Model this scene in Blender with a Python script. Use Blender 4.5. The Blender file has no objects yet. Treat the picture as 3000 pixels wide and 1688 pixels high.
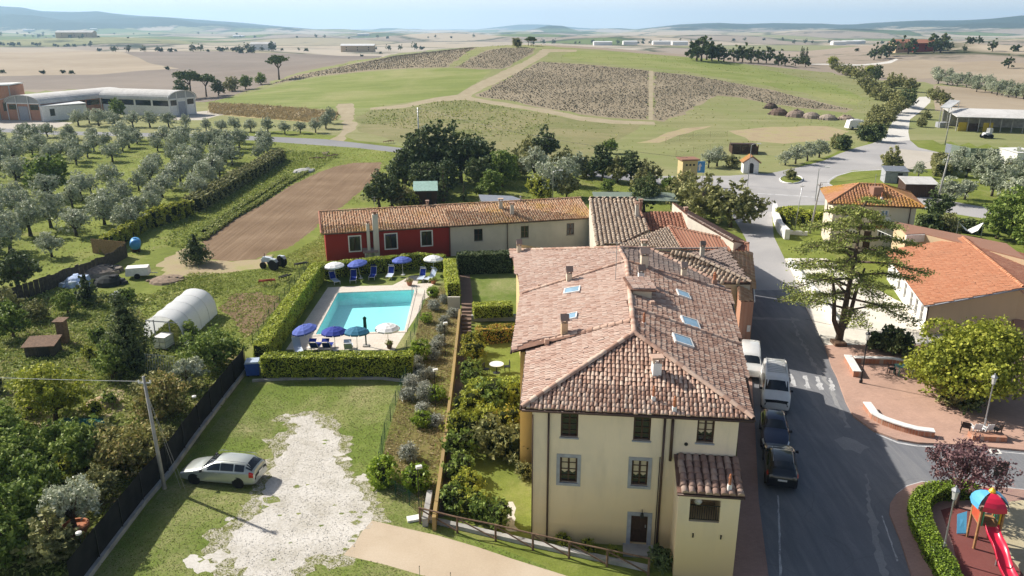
import bpy,bmesh,math, random
import numpy as np
from mathutils import Vector,Matrix
from mathutils.geometry import delaunay_2d_cdt
# --------------------- camera, sky, sun, exposure
scene=bpy.context.scene
COL=scene.collection
EYE=25.0
FOC=2300.0
PITCH=math.atan((844-86)/FOC)
cam_data=bpy.data.cameras.new("camera")
cam_data.sensor_width=36.0
cam_data.lens=36.0*FOC/3000.0
cam_data.clip_start=0.5
cam_data.clip_end=60000.0
cam=bpy.data.objects.new("camera",cam_data)
COL.objects.link(cam)
cam.location=(0,0,EYE)
cam.rotation_euler=(math.pi/2-PITCH,0,0)
scene.camera=cam
SUN_AZ=math.radians(-60.0)
SUN_EL=math.radians(37.0)
world=bpy.data.worlds.new("World")
scene.world=world
world.use_nodes=True
wn=world.node_tree
wn.nodes.clear()
sky=wn.nodes.new("ShaderNodeTexSky")
sky.sky_type='NISHITA'
sky.sun_disc=False
sky.sun_elevation=SUN_EL
sky.sun_rotation=SUN_AZ
sky.altitude=100
sky.air_density=1.0
sky.dust_density=3.6
sky.ozone_density=1.0
bg=wn.nodes.new("ShaderNodeBackground")
bg.inputs["Strength"].default_value=0.07
wo=wn.nodes.new("ShaderNodeOutputWorld")
veil=wn.nodes.new("ShaderNodeMix")
veil.data_type='RGBA'
veil.inputs[7].default_value=(14.0,14.0,13.8,1)
wtc=wn.nodes.new("ShaderNodeTexCoord");wsp=wn.nodes.new("ShaderNodeSeparateXYZ");wrm=wn.nodes.new("ShaderNodeMapRange")
wn.links.new(wtc.outputs["Generated"],wsp.inputs[0]);wn.links.new(wsp.outputs[2],wrm.inputs[0])
wrm.interpolation_type='SMOOTHERSTEP'
wrm.inputs[1].default_value=0.0;wrm.inputs[2].default_value=0.3;wrm.inputs[3].default_value=0.68;wrm.inputs[4].default_value=0.0
wn.links.new(wrm.outputs[0],veil.inputs[0])
wn.links.new(sky.outputs[0],veil.inputs[6])
wn.links.new(veil.outputs[2],bg.inputs[0])
wn.links.new(bg.outputs[0],wo.inputs[0])
sun_data=bpy.data.lights.new("sun",'SUN')
sun_data.energy=5.0
sun_data.angle=math.radians(0.53)
sun_data.color=(1.0,0.94,0.85)
sun=bpy.data.objects.new("sun",sun_data)
COL.objects.link(sun)
sun.location=(-60,40,80)
sun_dir=Vector((math.sin(SUN_AZ)*math.cos(SUN_EL),math.cos(SUN_AZ)*math.cos(SUN_EL),math.sin(SUN_EL)))
sun.rotation_euler=sun_dir.to_track_quat('Z','Y').to_euler()
vs=scene.view_settings
vs.view_transform='Standard'
vs.look='None'
vs.exposure=0.5
vs.gamma=1.0
vs.use_curve_mapping=False
cy=scene.cycles
cy.max_bounces=6
cy.diffuse_bounces=3
cy.glossy_bounces=3
cy.transmission_bounces=4
cy.transparent_max_bounces=8
cy.volume_bounces=2
cy.caustics_reflective=False
cy.caustics_refractive=False
cy.use_denoising=True
random.seed(7)
R=random.Random(7)
NP=np.random.default_rng(7)
# --------------------- survey: where the photograph's sight lines meet the place
_c,_s=math.cos(PITCH),math.sin(PITCH)
def sight(px,py):
 u=(px-1500)/FOC;v=(py-844)/FOC
 return Vector((u,_c-v*_s,-_s-v*_c))
def at_height(px,py,z):
 d=sight(px, py);t=(z-EYE)/d.z
 return Vector((0,0,EYE))+t*d
def on_plane(px,py,p, n):
 d=sight(px,py);o=Vector((0,0,EYE))
 t=(Vector(p)-o).dot(n)/d.dot(n)
 return o+t*d
def on_face(px,py,poly):
 a,b,c=[Vector(q)for q in poly[:3]]
 return on_plane(px,py, a,(b-a).cross(c-a).normalized())
def _range_table(pts):
 az=[];sl=[]
 for px,py in pts:
  d=sight(px,py);az.append(math.atan2(d.x,d.y));sl.append(d.z/math.hypot(d.x,d.y))
 return np.array(az),np.array(sl)
RIDGES=[(_range_table([(-1500,40), (-700,10),(-200,14),(0, 20),(60,23),(120,36),(200,40),(300,38),(420,48),(500,52),(620,61),(700,66),(800,76),(900,84),(1000,90),(1100,98)]),7000.0,3200.0),(_range_table([(1760, 99),(1820,94),(1900,82),(2000,71),(2100,68),(2180,71),(2250,70),(2400,69),(2480,74),(2550,68),(2700,60),(2800,61),(2880,57),(2950,52),(3000,47),(3300,40),(4500,60)]),6200.0,2700.0),(_range_table([(1440,100), (1500,95),(1545,90),(1585,80),(1610,74),(1630,73),(1650,76),(1690,89),(1712,96),(1740,100)]),5200.0,500.0),(_range_table([(1240,100), (1330,92),(1400,86),(1470,78),(1530,71),(1600,72),(1680,80),(1760,88),(1850,98)]),9800.0,1200.0),]
def _ss(a,b,x):
 t=np.clip((x-a)/(b-a), 0,1);return t*t*(3-2*t)
def terrain(x, y):
 x=np.asarray(x,float);y=np.asarray(y,float)
 r=np.hypot(x,y)
 sx=np.where(x<10,85.0,112.0);sy=np.where(y<430,105.0,120.0)
 h=16.6*np.exp(-.5*((x-10)/sx)**2-.5*((y-430)/sy)**2)
 h=h+15*np.exp(-.5*((x-330)/75)**2-.5*((y-620)/130)**2)
 h=h+5*np.exp(-.5*((x+330)/160)**2-.5*((y-720)/130)**2)
 h=h*_ss(135,230,r)
 h=h+.5*np.sin(x/23+1)*np.sin(y/31)*_ss(160,300,r)
 w=_ss(520,1300,r)
 roll=np.sin(x/310+1.3)*np.sin(y/270+.4)+.6*np.sin(x/140-y/190+2)+.5*np.sin((x+y)/95)
 h=h+w*roll*(5.5+4.5*_ss(900,2200,r))
 h=h+_ss(1500,4500,r)*(np.sin(x/620+.5)*np.sin(y/520+2)+.5*np.sin(x/260+y/330))*17
 az=np.arctan2(x,y)
 for(ta,ts),r0,wd in RIDGES:
  crest=np.interp(az,ta,ts, left=-.02,right=-.02)
  crest=np.maximum(EYE+crest*r0,0)
  t=(r-r0)/wd
  prof=np.where(t<0,np.exp(-2.4*t*t),np.exp(-1.2*t*t))
  rough=1+(1-prof)*.9*(np.sin(x/410)*np.sin(y/350+1)+.6*np.sin(x/170+y/150)+.4*np.sin(x/90-y/110))
  hh=crest*prof*np.clip(rough, .2,1.6)
  h=np.maximum(h,hh)
 return h
_TS=np.concatenate([np.linspace(18,400,900),np.geomspace(401,30000,1600)])
def ground(px,py):
 d=sight(px,py);d=d/math.hypot(d.x,d.y)
 zs=EYE+d.z*_TS
 below=np.nonzero(zs<terrain(d.x*_TS,d.y*_TS))[0]
 if len(below)==0:
  t=25000.0
  return Vector((d.x*t,d.y*t,float(terrain(d.x*t,d.y*t))))
 i=below[0]
 if i==0:
  t=EYE/-d.z
 else:
  lo,hi=_TS[i-1],_TS[i]
  for _ in range(18):
   m=(lo+hi)/2
   if EYE+d.z*m<float(terrain(d.x*m,d.y*m)):hi=m
   else:lo=m
  t=hi
 return Vector((d.x*t,d.y*t,float(terrain(d.x*t,d.y*t))))
def zat(x,y):
 return float(terrain(x, y))
 # --------------------- objects and labels
def tag(o,label,cat=None,group=None,kind=None):
 o["label"]=label
 if cat:o["category"]=cat
 if group:o["group"]=group
 if kind:o["kind"]=kind
 return o
def thing(name,label,cat,loc=(0,0,0), rot=0.0,group=None):
 o=bpy.data.objects.new(name,None)
 o.empty_display_size=0.3
 COL.objects.link(o)
 o.location=loc;o.rotation_euler=(0,0,rot)
 return tag(o,label, cat,group)
KIDS={}
OFF={}
def adopt(child,parent):
 child.parent=parent
 KIDS.setdefault(parent.name, []).append(child)
def copy_thing(src,loc,rot=None,label=None, group=None,scale=None):
 def cp(o, par):
  c=o.copy();COL.objects.link(c)
  if par is not None:
   c.parent=par
   KIDS.setdefault(par.name,[]).append(c)
  for k in KIDS.get(o.name,[]):cp(k,c)
  return c
 c=cp(src,None)
 c.location=loc
 if rot is not None:c.rotation_euler=(0, 0,rot)
 if scale is not None:c.scale=scale if hasattr(scale,'__len__')else(scale,)*3
 if label:c["label"]=label
 if group:c["group"]=group
 return c
class MB:
 """collects shapes into one mesh"""
 def __init__(s):
  s.v=[];s.f=[];s.m=[];s.cur=0
 def add(s,verts,faces):
  n=len(s.v)
  s.v.extend([tuple(p)for p in verts])
  for f in faces:
   s.f.append(tuple(n+i for i in f));s.m.append(s.cur)
  return s
 def poly(s,pts):
  return s.add(pts,[tuple(range(len(pts)))])
 def box(s,c,size,rot=0.0,taper=1.0):
  x,y,z=[k/2 for k in size];cs,sn=math.cos(rot),math.sin(rot)
  vv=[]
  for dz,t in((-z,1), (z,taper)):
   for dx,dy in((-x,-y),(x,-y),(x, y),(-x,y)):
    a,b=dx*t,dy*t
    vv.append((c[0]+a*cs-b*sn, c[1]+a*sn+b*cs,c[2]+dz))
  return s.add(vv,[(3, 2,1,0),(4,5,6,7), (0,1,5,4),(1,2,6, 5),(2,3, 7,6),(3, 0,4,7)])
 def bar(s,p,q,w,h=None, up=(0,0,1)):
  """a beam of rectangular section from p to q"""
  p=Vector(p);q=Vector(q);h=h or w
  d=(q-p).normalized();u=Vector(up)
  if abs(d.dot(u))>.98:u=Vector((1, 0,0))
  a=d.cross(u).normalized()*w/2;b=a.cross(d).normalized()*h/2
  vv=[p-a-b,p+a-b,p+a+b,p-a+b,q-a-b,q+a-b,q+a+b,q-a+b]
  return s.add(vv,[(0, 1,2,3),(7,6,5,4), (4,5,1,0),(5,6,2, 1),(6,7, 3,2),(7, 4,0,3)])
 def tube(s,pts,rad,seg=8,cap=True):
  pts=[Vector(p)for p in pts]
  rad=rad if hasattr(rad,'__len__')else[rad]*len(pts)
  n0=len(s.v);ref=None
  for i, p in enumerate(pts):
   d=(pts[min(i+1,len(pts)-1)]-pts[max(i-1,0)]).normalized()
   if ref is None:
    ref=Vector((1,0,0))if abs(d.x)<.9 else Vector((0, 1,0))
   a=d.cross(ref).normalized();b=d.cross(a).normalized()
   for k in range(seg):
    t=2*math.pi*k/seg
    s.v.append(tuple(p+(a*math.cos(t)+b*math.sin(t))*rad[i]))
  for i in range(len(pts)-1):
   for k in range(seg):
    k2=(k+1)%seg
    s.f.append((n0+i*seg+k,n0+i*seg+k2,n0+(i+1)*seg+k2,n0+(i+1)*seg+k));s.m.append(s.cur)
  if cap:
   s.f.append(tuple(n0+k for k in range(seg))[::-1]);s.m.append(s.cur)
   e=n0+(len(pts)-1)*seg
   s.f.append(tuple(e+k for k in range(seg)));s.m.append(s.cur)
  return s
 def lathe(s, prof,c=(0,0,0),seg=12):
  """prof: (radius, z) list"""
  n0=len(s.v)
  for r,z in prof:
   for k in range(seg):
    t=2*math.pi*k/seg
    s.v.append((c[0]+r*math.cos(t),c[1]+r*math.sin(t),c[2]+z))
  for i in range(len(prof)-1):
   for k in range(seg):
    k2=(k+1)%seg
    s.f.append((n0+i*seg+k,n0+i*seg+k2,n0+(i+1)*seg+k2,n0+(i+1)*seg+k));s.m.append(s.cur)
  if prof[0][0]>1e-4:s.f.append(tuple(n0+k for k in range(seg))[::-1]);s.m.append(s.cur)
  e=n0+(len(prof)-1)*seg
  if prof[-1][0]>1e-4:s.f.append(tuple(e+k for k in range(seg)));s.m.append(s.cur)
  return s
 def prism(s, pts,d):
  """planar outline pts extruded by vector d"""
  d=Vector(d);n=len(pts);a=[Vector(p)for p in pts];b=[p+d for p in a]
  return s.add(a+b,[tuple(range(n))[::-1],tuple(range(n,2*n))]+[(i,(i+1)%n, n+(i+1)%n,n+i)for i in range(n)])
 def build(s,name,mats,parent=None,smooth=False,label=None,kind=None,fix=True):
  off=Vector((0,0,0))
  if parent is not None and parent.name in OFF:off=OFF[parent.name]
  me=bpy.data.meshes.new(name)
  v=[(p[0]-off.x,p[1]-off.y,p[2]-off.z)for p in s.v]
  me.from_pydata(v,[],s.f)
  mats=mats if isinstance(mats,(list,tuple))else[mats]
  for m in mats:me.materials.append(m)
  me.polygons.foreach_set("material_index",s.m)
  if smooth:me.polygons.foreach_set("use_smooth",[True]*len(s.f))
  me.update()
  if fix:
   bm=bmesh.new();bm.from_mesh(me)
   bmesh.ops.recalc_face_normals(bm,faces=bm.faces);bm.to_mesh(me);bm.free()
  o=bpy.data.objects.new(name,me)
  COL.objects.link(o)
  if parent is not None:
   adopt(o,parent)
   if parent.name in OFF:OFF[o.name]=off
  if label:o["label"]=label
  if kind:o["kind"]=kind
  return o
def np_mesh(name,verts,faces,mats,parent=None,mat_idx=None,smooth=False):
 """fast mesh from numpy arrays of quads or triangles"""
 verts=np.asarray(verts,np.float32);faces=np.asarray(faces,np.int32)
 me=bpy.data.meshes.new(name)
 k=faces.shape[1]
 me.vertices.add(len(verts));me.vertices.foreach_set("co",verts.ravel())
 me.loops.add(faces.size);me.loops.foreach_set("vertex_index",faces.ravel())
 me.polygons.add(len(faces))
 me.polygons.foreach_set("loop_start", np.arange(0,faces.size,k,dtype=np.int32))
 me.polygons.foreach_set("loop_total",np.full(len(faces),k,np.int32))
 for m in(mats if isinstance(mats,(list,tuple))else[mats]):me.materials.append(m)
 if mat_idx is not None:me.polygons.foreach_set("material_index",np.asarray(mat_idx, np.int32))
 if smooth:me.polygons.foreach_set("use_smooth",np.ones(len(faces),bool))
 me.update(calc_edges=True)
 if name is None:return me
 o=bpy.data.objects.new(name,me)
 COL.objects.link(o)
 if parent is not None:adopt(o,parent)
 return o
def world_thing(name,label,cat,loc,group=None):
 o=thing(name,label,cat, loc,0,group);OFF[o.name]=Vector(loc)
 return o
 # --------------------- materials
def rgb(h):
 """sRGB hex -> linear"""
 out=[]
 for i in(0,2,4):
  c=int(h[i:i+2],16)/255
  out.append(c/12.92 if c<=.04045 else((c+.055)/1.055)**2.4)
 return tuple(out)+(1,)
class NT:
 def __init__(s,name):
  s.m=bpy.data.materials.new(name);s.m.use_nodes=True
  s.t=s.m.node_tree;s.t.nodes.clear()
  s.out=s.t.nodes.new("ShaderNodeOutputMaterial")
  s.b=s.t.nodes.new("ShaderNodeBsdfPrincipled")
  s.t.links.new(s.b.outputs[0],s.out.inputs[0])
  tc=s.t.nodes.new("ShaderNodeTexCoord");s.co=tc.outputs["Object"]
 def n(s,typ,**kw):
  nd=s.t.nodes.new(typ)
  for k,v in kw.items():setattr(nd,k,v)
  return nd
 def l(s,a, b):s.t.links.new(a,b)
 def noise(s,scale,detail=4,rough=.55,dist=0.0,co=None,stretch=None):
  nd=s.n("ShaderNodeTexNoise")
  nd.inputs["Scale"].default_value=scale;nd.inputs["Detail"].default_value=detail
  nd.inputs["Roughness"].default_value=rough;nd.inputs["Distortion"].default_value=dist
  src=co or s.co
  if stretch:
   mp=s.n("ShaderNodeMapping");mp.inputs["Scale"].default_value=stretch[:3]
   if len(stretch)>3:mp.inputs["Rotation"].default_value=(0,0,stretch[3])
   s.l(src,mp.inputs[0]);src=mp.outputs[0]
  s.l(src, nd.inputs["Vector"])
  return nd.outputs["Fac"]
 def ramp(s,fac,stops,interp='LINEAR'):
  nd=s.n("ShaderNodeValToRGB");nd.color_ramp.interpolation=interp
  el=nd.color_ramp.elements
  el[0].position,el[0].color=stops[0][0],stops[0][1]
  el[1].position,el[1].color=stops[-1][0],stops[-1][1]
  for p,c in stops[1:-1]:
   e=el.new(p);e.color=c
  s.l(fac,nd.inputs[0]);return nd.outputs[0]
 def mix(s,fac,a,b, mode='MIX'):
  nd=s.n("ShaderNodeMix",data_type='RGBA',blend_type=mode)
  for sock,v in((nd.inputs[0],fac), (nd.inputs[6], a),(nd.inputs[7],b)):
   if hasattr(v,'links'):s.l(v,sock)
   else:sock.default_value=v
  return nd.outputs[2]
 def math(s,op,a,b=None):
  nd=s.n("ShaderNodeMath", operation=op)
  for sock,v in((nd.inputs[0],a),(nd.inputs[1],b)):
   if v is None:continue
   if hasattr(v,'links'):s.l(v,sock)
   else:sock.default_value=v
  return nd.outputs[0]
 def bump(s,h,strength=.3,dist=.05):
  nd=s.n("ShaderNodeBump");nd.inputs["Strength"].default_value=strength;nd.inputs["Distance"].default_value=dist
  s.l(h,nd.inputs["Height"]);s.l(nd.outputs[0],s.b.inputs["Normal"])
 def done(s,col=None,rough=.85,spec=.3,metal=0.0):
  if col is not None:
   if hasattr(col,'links'):s.l(col,s.b.inputs["Base Color"])
   else:s.b.inputs["Base Color"].default_value=col
  s.b.inputs["Roughness"].default_value=rough
  s.b.inputs["Specular IOR Level"].default_value=spec
  s.b.inputs["Metallic"].default_value=metal
  return s.m
W0, W1=(0,0,0,1),(1,1, 1,1)
def g3(a,b,c):return(a,b,c,1)
def plain(name, col,rough=.6,spec=.3,metal=0.0,var=.12,scale=3.0,coat=0.0):
 """a paint or metal with slight uneven tone"""
 t=NT(name)
 f=t.noise(scale,5)
 a=tuple(c*(1-var)for c in col[:3])+(1,);b=tuple(min(1, c*(1+var))for c in col[:3])+(1,)
 t.done(t.ramp(f,[(.3,a), (.7,b)]), rough,spec,metal)
 if coat:t.b.inputs["Coat Weight"].default_value=coat;t.b.inputs["Coat Roughness"].default_value=.06
 return t.m
def earth(name,stops,big=.15,fine=6.0, rough=.95,bump=.4, mixf=.5,stretch=None, bdist=.06,detail=8):
 """ground material: large patches broken up by fine grain"""
 t=NT(name)
 a=t.noise(big,detail,.62,.4,stretch=stretch);b=t.noise(fine,8,.7)
 f=t.math('ADD',t.math('MULTIPLY',a, 1-mixf),t.math('MULTIPLY',b,mixf))
 c=t.ramp(f, stops)
 t.bump(b,bump,bdist)
 return t.done(c,rough, .1)
def leafmat(name,stops,trans=.25,rough=.6,spec=.2):
 """stops: colours dark -> light picked leaf by leaf"""
 t=NT(name)
 geo=t.n("ShaderNodeNewGeometry");oi=t.n("ShaderNodeObjectInfo")
 big=t.noise(.9,3,.6)
 f=t.math('ADD',t.math('MULTIPLY',geo.outputs["Random Per Island"],.55),t.math('MULTIPLY',big,.5))
 f=t.math('ADD', f,t.math('MULTIPLY', t.math('SUBTRACT',oi.outputs["Random"],.5),.22))
 n=len(stops)
 c=t.ramp(f,[(.12+.75*i/(n-1),s)for i,s in enumerate(stops)])
 t.done(c,rough,spec)
 tr=t.n("ShaderNodeBsdfTranslucent");t.l(t.mix(.0,c,c),tr.inputs[0])
 mx=t.n("ShaderNodeMixShader");mx.inputs[0].default_value=trans
 t.l(t.b.outputs[0],mx.inputs[1]);t.l(tr.outputs[0],mx.inputs[2]);t.l(mx.outputs[0],t.out.inputs[0])
 return t.m
def tilemat(name,stops,moss=None,moss_amt=.0,rough=.85):
 """fired clay: every tile its own tone, lichen and weather stains"""
 t=NT(name)
 geo=t.n("ShaderNodeNewGeometry");oi=t.n("ShaderNodeObjectInfo")
 t.co=geo.outputs["Position"]
 r=t.math('FRACT',t.math('ADD',geo.outputs["Random Per Island"],oi.outputs["Random"]))
 big=t.noise(.55,5,.6)
 f=t.math('ADD',t.math('MULTIPLY',r,.62),t.math('MULTIPLY',big, .38))
 n=len(stops)
 c=t.ramp(f,[(.1+.8*i/(n-1), s)for i,s in enumerate(stops)])
 g=t.noise(9, 6,.7)
 c=t.mix(t.ramp(g,[(.48,(0,0,0,1)),(.8,(.45,.45,.45,1))]),c,g3(.27,.225,.19))
 if moss:
  mm=t.noise(.22,6,.65);m2=t.noise(5, 5,.7)
  k=t.math('MULTIPLY',t.ramp(mm,[(.62-moss_amt, W0),(.8-moss_amt, W1)]),t.ramp(m2,[(.35,W0),(.6,W1)]))
  c=t.mix(k,c,moss)
 return t.done(c,rough,.15)
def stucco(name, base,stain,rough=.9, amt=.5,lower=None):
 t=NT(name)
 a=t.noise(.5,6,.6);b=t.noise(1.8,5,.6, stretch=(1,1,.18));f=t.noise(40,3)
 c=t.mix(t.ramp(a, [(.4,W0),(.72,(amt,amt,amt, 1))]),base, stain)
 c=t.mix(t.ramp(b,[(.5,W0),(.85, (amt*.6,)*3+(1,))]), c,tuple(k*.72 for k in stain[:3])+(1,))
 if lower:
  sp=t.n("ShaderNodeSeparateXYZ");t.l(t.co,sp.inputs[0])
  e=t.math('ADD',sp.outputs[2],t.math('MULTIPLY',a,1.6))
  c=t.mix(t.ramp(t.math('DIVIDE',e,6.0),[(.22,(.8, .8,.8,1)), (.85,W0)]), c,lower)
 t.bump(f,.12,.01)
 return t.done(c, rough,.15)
 # --------------------- ground materials
M={}
def grass_like(name,cols,big=.12,fine=9,bump=.5,dry=None,dry_amt=.55,dscale=.2,streak=None):
 t=NT(name)
 a=t.noise(big,6,.6,.3);b=t.noise(fine,8,.75);c0=t.noise(1.1,6, .68)
 f=t.math('ADD',t.math('ADD',t.math('MULTIPLY',a, .35),t.math('MULTIPLY',b,.35)),t.math('MULTIPLY',c0,.3))
 if streak:f=t.math('ADD',t.math('MULTIPLY',f,.5),t.math('MULTIPLY',t.noise(1,6,.65,.3,stretch=streak),.5))
 n=len(cols)
 c=t.ramp(f,[(.34+.32*i/(n-1),k)for i,k in enumerate(cols)])
 if dry:
  d=t.noise(dscale,8, .66,.5)
  k=t.math('MULTIPLY',t.ramp(d,[(dry_amt-.08, W0),(dry_amt+.14, W1)]),t.ramp(t.noise(4.5,6, .7),[(.3,W0),(.62,W1)]))
  c=t.mix(k,c,dry)
 t.bump(b,bump,.08)
 return t.done(c,.95,.08)
M['grass']=grass_like('bright grass',[g3(.085,.105,.022),g3(.165,.2,.04),g3(.26,.29,.075)], dry=g3(.3,.27, .12),dry_amt=.6)
M['lawn']=grass_like('mown lawn',[g3(.08,.12,.022),g3(.14,.19,.038),g3(.225,.265,.075)],big=.2,dry=g3(.36,.32,.17), dry_amt=.53,dscale=.16)
M['garden']=grass_like('overgrown garden ground',[g3(.05,.075, .015),g3(.11,.14,.03),g3(.2,.2,.07)],big=.3, dry=g3(.24,.17, .10),dry_amt=.52,dscale=.3)
M['bank']=grass_like('dry planted bank',[g3(.10,.08,.035),g3(.19,.15,.065),g3(.27,.23,.10)],big=.4,fine=6,dry=g3(.15,.19,.03),dry_amt=.47,dscale=.25)
M['meadow']=grass_like('hill meadow', [g3(.13,.17,.045),g3(.2,.235,.07),g3(.275,.3,.115)],big=.03,fine=.9,bump=.2,dry=g3(.34,.31,.16),dry_amt=.56,dscale=.03,streak=(.02,.3,1,.15))
M['hillgrass']=grass_like('dry hillside grass',[g3(.165,.175,.07),g3(.24,.24,.11),g3(.32,.3,.17)],big=.04, fine=.8,bump=.2, dry=g3(.2,.24, .08),dry_amt=.5,dscale=.035,streak=(.02,.22,1,-.1))
M['vineslope']=grass_like('rough green slope', [g3(.11,.13,.045),g3(.18,.19,.075),g3(.26,.245,.13)],big=.05,fine=.9,bump=.2,dry=g3(.29,.25,.14),dry_amt=.47,dscale=.06,streak=(.05,.9,1,-.5))
M['field']=earth('stony lavender soil',[(.3,g3(.2,.165,.11)), (.5,g3(.27,.225,.155)),(.7,g3(.36,.305,.215))],.05,1.2,bump=.2)
M['track']=earth('pale dirt track',[(.3,g3(.26,.22,.14)),(.5,g3(.34,.29,.195)),(.7,g3(.42, .36,.26))],.3,5,bump=.2)
M['plough']=None
t=NT('harrowed brown soil')
a=t.noise(.16,6,.6);b=t.noise(5,8,.7);st=t.noise(1.0,5,.6, co=None,stretch=(2.6,.05,1,math.radians(4)))
f=t.math('ADD',t.math('ADD',t.math('MULTIPLY',a,.4),t.math('MULTIPLY',b,.25)),t.math('MULTIPLY',st,.35))
c=t.ramp(f,[(.33,g3(.13, .085,.05)),(.5,g3(.205,.14,.088)),(.68,g3(.3, .22,.145))])
t.bump(t.math('ADD',t.math('MULTIPLY',st,2),b),.5, .08)
M['plough']=t.done(c,.95, .08)
M['dirt']=earth('trodden dirt',[(.3, g3(.26,.2,.12)),(.5,g3(.37, .3,.19)),(.64,g3(.3,.3,.11)),(.8,g3(.45, .38,.26))],.35,4,bump=.3)
t=NT('white crushed stone')
a=t.noise(.5,8, .65);b=t.noise(7,8,.75);v=t.n("ShaderNodeTexVoronoi");v.inputs["Scale"].default_value=9;t.l(t.co, v.inputs["Vector"])
f=t.math('ADD', t.math('MULTIPLY',a, .5),t.math('MULTIPLY',b,.5))
c=t.ramp(f,[(.3,g3(.3,.28,.17)),(.4,g3(.4,.375,.32)),(.55,g3(.57,.545,.5)),(.75,g3(.68, .66,.62))])
c=t.mix(t.ramp(v.outputs["Distance"], [(.0,(.35,.35,.35,1)),(.12,W0)]),c,g3(.2,.19,.16))
t.bump(b,.5, .05)
M['gravel']=t.done(c,.9, .1)
t=NT('worn turf over stone')
b=t.noise(2.3,8,.72);h=t.noise(11,6, .75)
k=t.ramp(t.math('ADD',t.math('MULTIPLY',b,.55),t.math('MULTIPLY',h, .45)),[(.46, W0),(.54,W1)])
c=t.mix(k,t.ramp(h, [(.35,g3(.13, .15,.04)),(.65,g3(.24,.235,.09))]),t.ramp(h,[(.4,g3(.36, .33,.26)),(.65,g3(.54,.51,.46))]))
t.bump(h,.4,.05)
M['worn']=t.done(c,.95,.08)
M['drive']=earth('washed sandy concrete',[(.3,g3(.4,.32, .23)),(.5,g3(.475,.39,.29)), (.7,g3(.54,.46,.355))],.25,9,bump=.1,mixf=.35)
t=NT('worn asphalt')
a=t.noise(.12, 7,.6,.6);b=t.noise(14,6, .7);st=t.noise(.9,6,.65,.8, stretch=(1.6,.18,1,math.radians(-14)))
f=t.math('ADD',t.math('ADD',t.math('MULTIPLY',a,.35),t.math('MULTIPLY',b, .25)),t.math('MULTIPLY',st,.4))
c=t.ramp(f,[(.3,g3(.12,.125, .14)),(.48,g3(.17,.175,.19)), (.6,g3(.235,.235,.24)),(.74,g3(.38,.38,.37))])
crk=t.n("ShaderNodeTexVoronoi",feature='DISTANCE_TO_EDGE');crk.inputs["Scale"].default_value=.22
wv=t.n("ShaderNodeVectorMath", operation='ADD');t.l(t.co,wv.inputs[0])
nv=t.n("ShaderNodeTexNoise");nv.inputs["Scale"].default_value=.5;t.l(t.co,nv.inputs["Vector"]);t.l(nv.outputs["Color"],wv.inputs[1]);t.l(wv.outputs[0],crk.inputs["Vector"])
c=t.mix(t.ramp(crk.outputs[0],[(.0,(.3,.3,.3, 1)),(.006,W0)]),c,g3(.09,.09,.095))
t.bump(b,.15,.02)
M['asphalt']=t.done(c,.85,.25)
t=NT('pale junction asphalt')
a=t.noise(.06,7,.6,.6);b=t.noise(8,6,.7)
c=t.ramp(t.math('ADD',t.math('MULTIPLY',a,.65),t.math('MULTIPLY',b,.35)),[(.34,g3(.27, .265,.265)),(.5,g3(.36,.35,.345)),(.66,g3(.46, .445,.43))])  # paler and warmer tones than the street asphalt
M['paleroad']=t.done(c,.9,.15)
M['farroad']=earth('country asphalt', [(.3,g3(.2, .205,.215)),(.7,g3(.29,.29,.3))],.1,4,bump=.1)
M['whiteroad']=earth('white gravel road',[(.3,g3(.5,.48,.44)), (.7,g3(.66,.64,.6))],.1,3,bump=.15)
M['yard']=earth('pale yard',[(.3,g3(.4,.365,.31)),(.7,g3(.5,.465,.41))],.1,2,bump=.1)
def pavers(name,c1,c2,mortar,bw,rowh,rot):
 t=NT(name)
 mp=t.n("ShaderNodeMapping");mp.inputs["Rotation"].default_value=(0,0,rot);t.l(t.co, mp.inputs[0])
 br=t.n("ShaderNodeTexBrick");t.l(mp.outputs[0],br.inputs["Vector"])
 br.inputs["Scale"].default_value=1;br.inputs["Brick Width"].default_value=bw;br.inputs["Row Height"].default_value=rowh
 br.inputs["Mortar Size"].default_value=.012;br.inputs["Color1"].default_value=c1;br.inputs["Color2"].default_value=c2;br.inputs["Mortar"].default_value=mortar
 a=t.noise(.35, 7,.65);b=t.noise(6,6,.7)
 c=t.mix(t.ramp(a,[(.35, W0),(.75,(.55,.55,.55,1))]),br.outputs[0], tuple(min(1,k*1.35)for k in c2[:3])+(1, ))
 c=t.mix(t.ramp(b,[(.5,W0),(.8, (.35,.35,.35,1))]),c,tuple(k*.6 for k in c1[:3])+(1,))
 t.bump(br.outputs["Fac"],-.15,.01)
 return t.done(c,.9,.12)
M['plaza']=pavers('terracotta plaza paving',g3(.40,.25,.19),g3(.47,.30,.23),g3(.33,.24,.2),.22,.11,.3)
M['walk']=pavers('reddish pavement',g3(.32,.2,.165),g3(.37,.235,.19),g3(.27,.19,.17),.25,.12,.2)
M['deck']=pavers('pale pool deck slabs', g3(.56,.5,.43),g3(.62,.56,.49),g3(.42,.37,.31),.5,.5,.03)
M['terrace']=pavers('white school terrace', g3(.6,.56,.49),g3(.66,.62,.54),g3(.6,.56,.48),.6,.6,.2)
M['rubber']=earth('red rubber play surface', [(.3,g3(.16, .055,.05)),(.7,g3(.215,.08,.07))],.5,12,bump=.1)
M['sand']=earth('sandy play ground',[(.3,g3(.4,.34,.22)), (.6,g3(.5,.44,.3)),(.75,g3(.24,.2,.11))],.5,5)
M['path']=earth('brown brick path',[(.3,g3(.17,.115,.085)),(.7,g3(.26,.18,.14))],.5,6,bump=.2)
M['reedsoil']=earth('dry reed bed soil', [(.3,g3(.36, .28,.13)),(.7,g3(.5,.41,.22))],.1,1)
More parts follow.
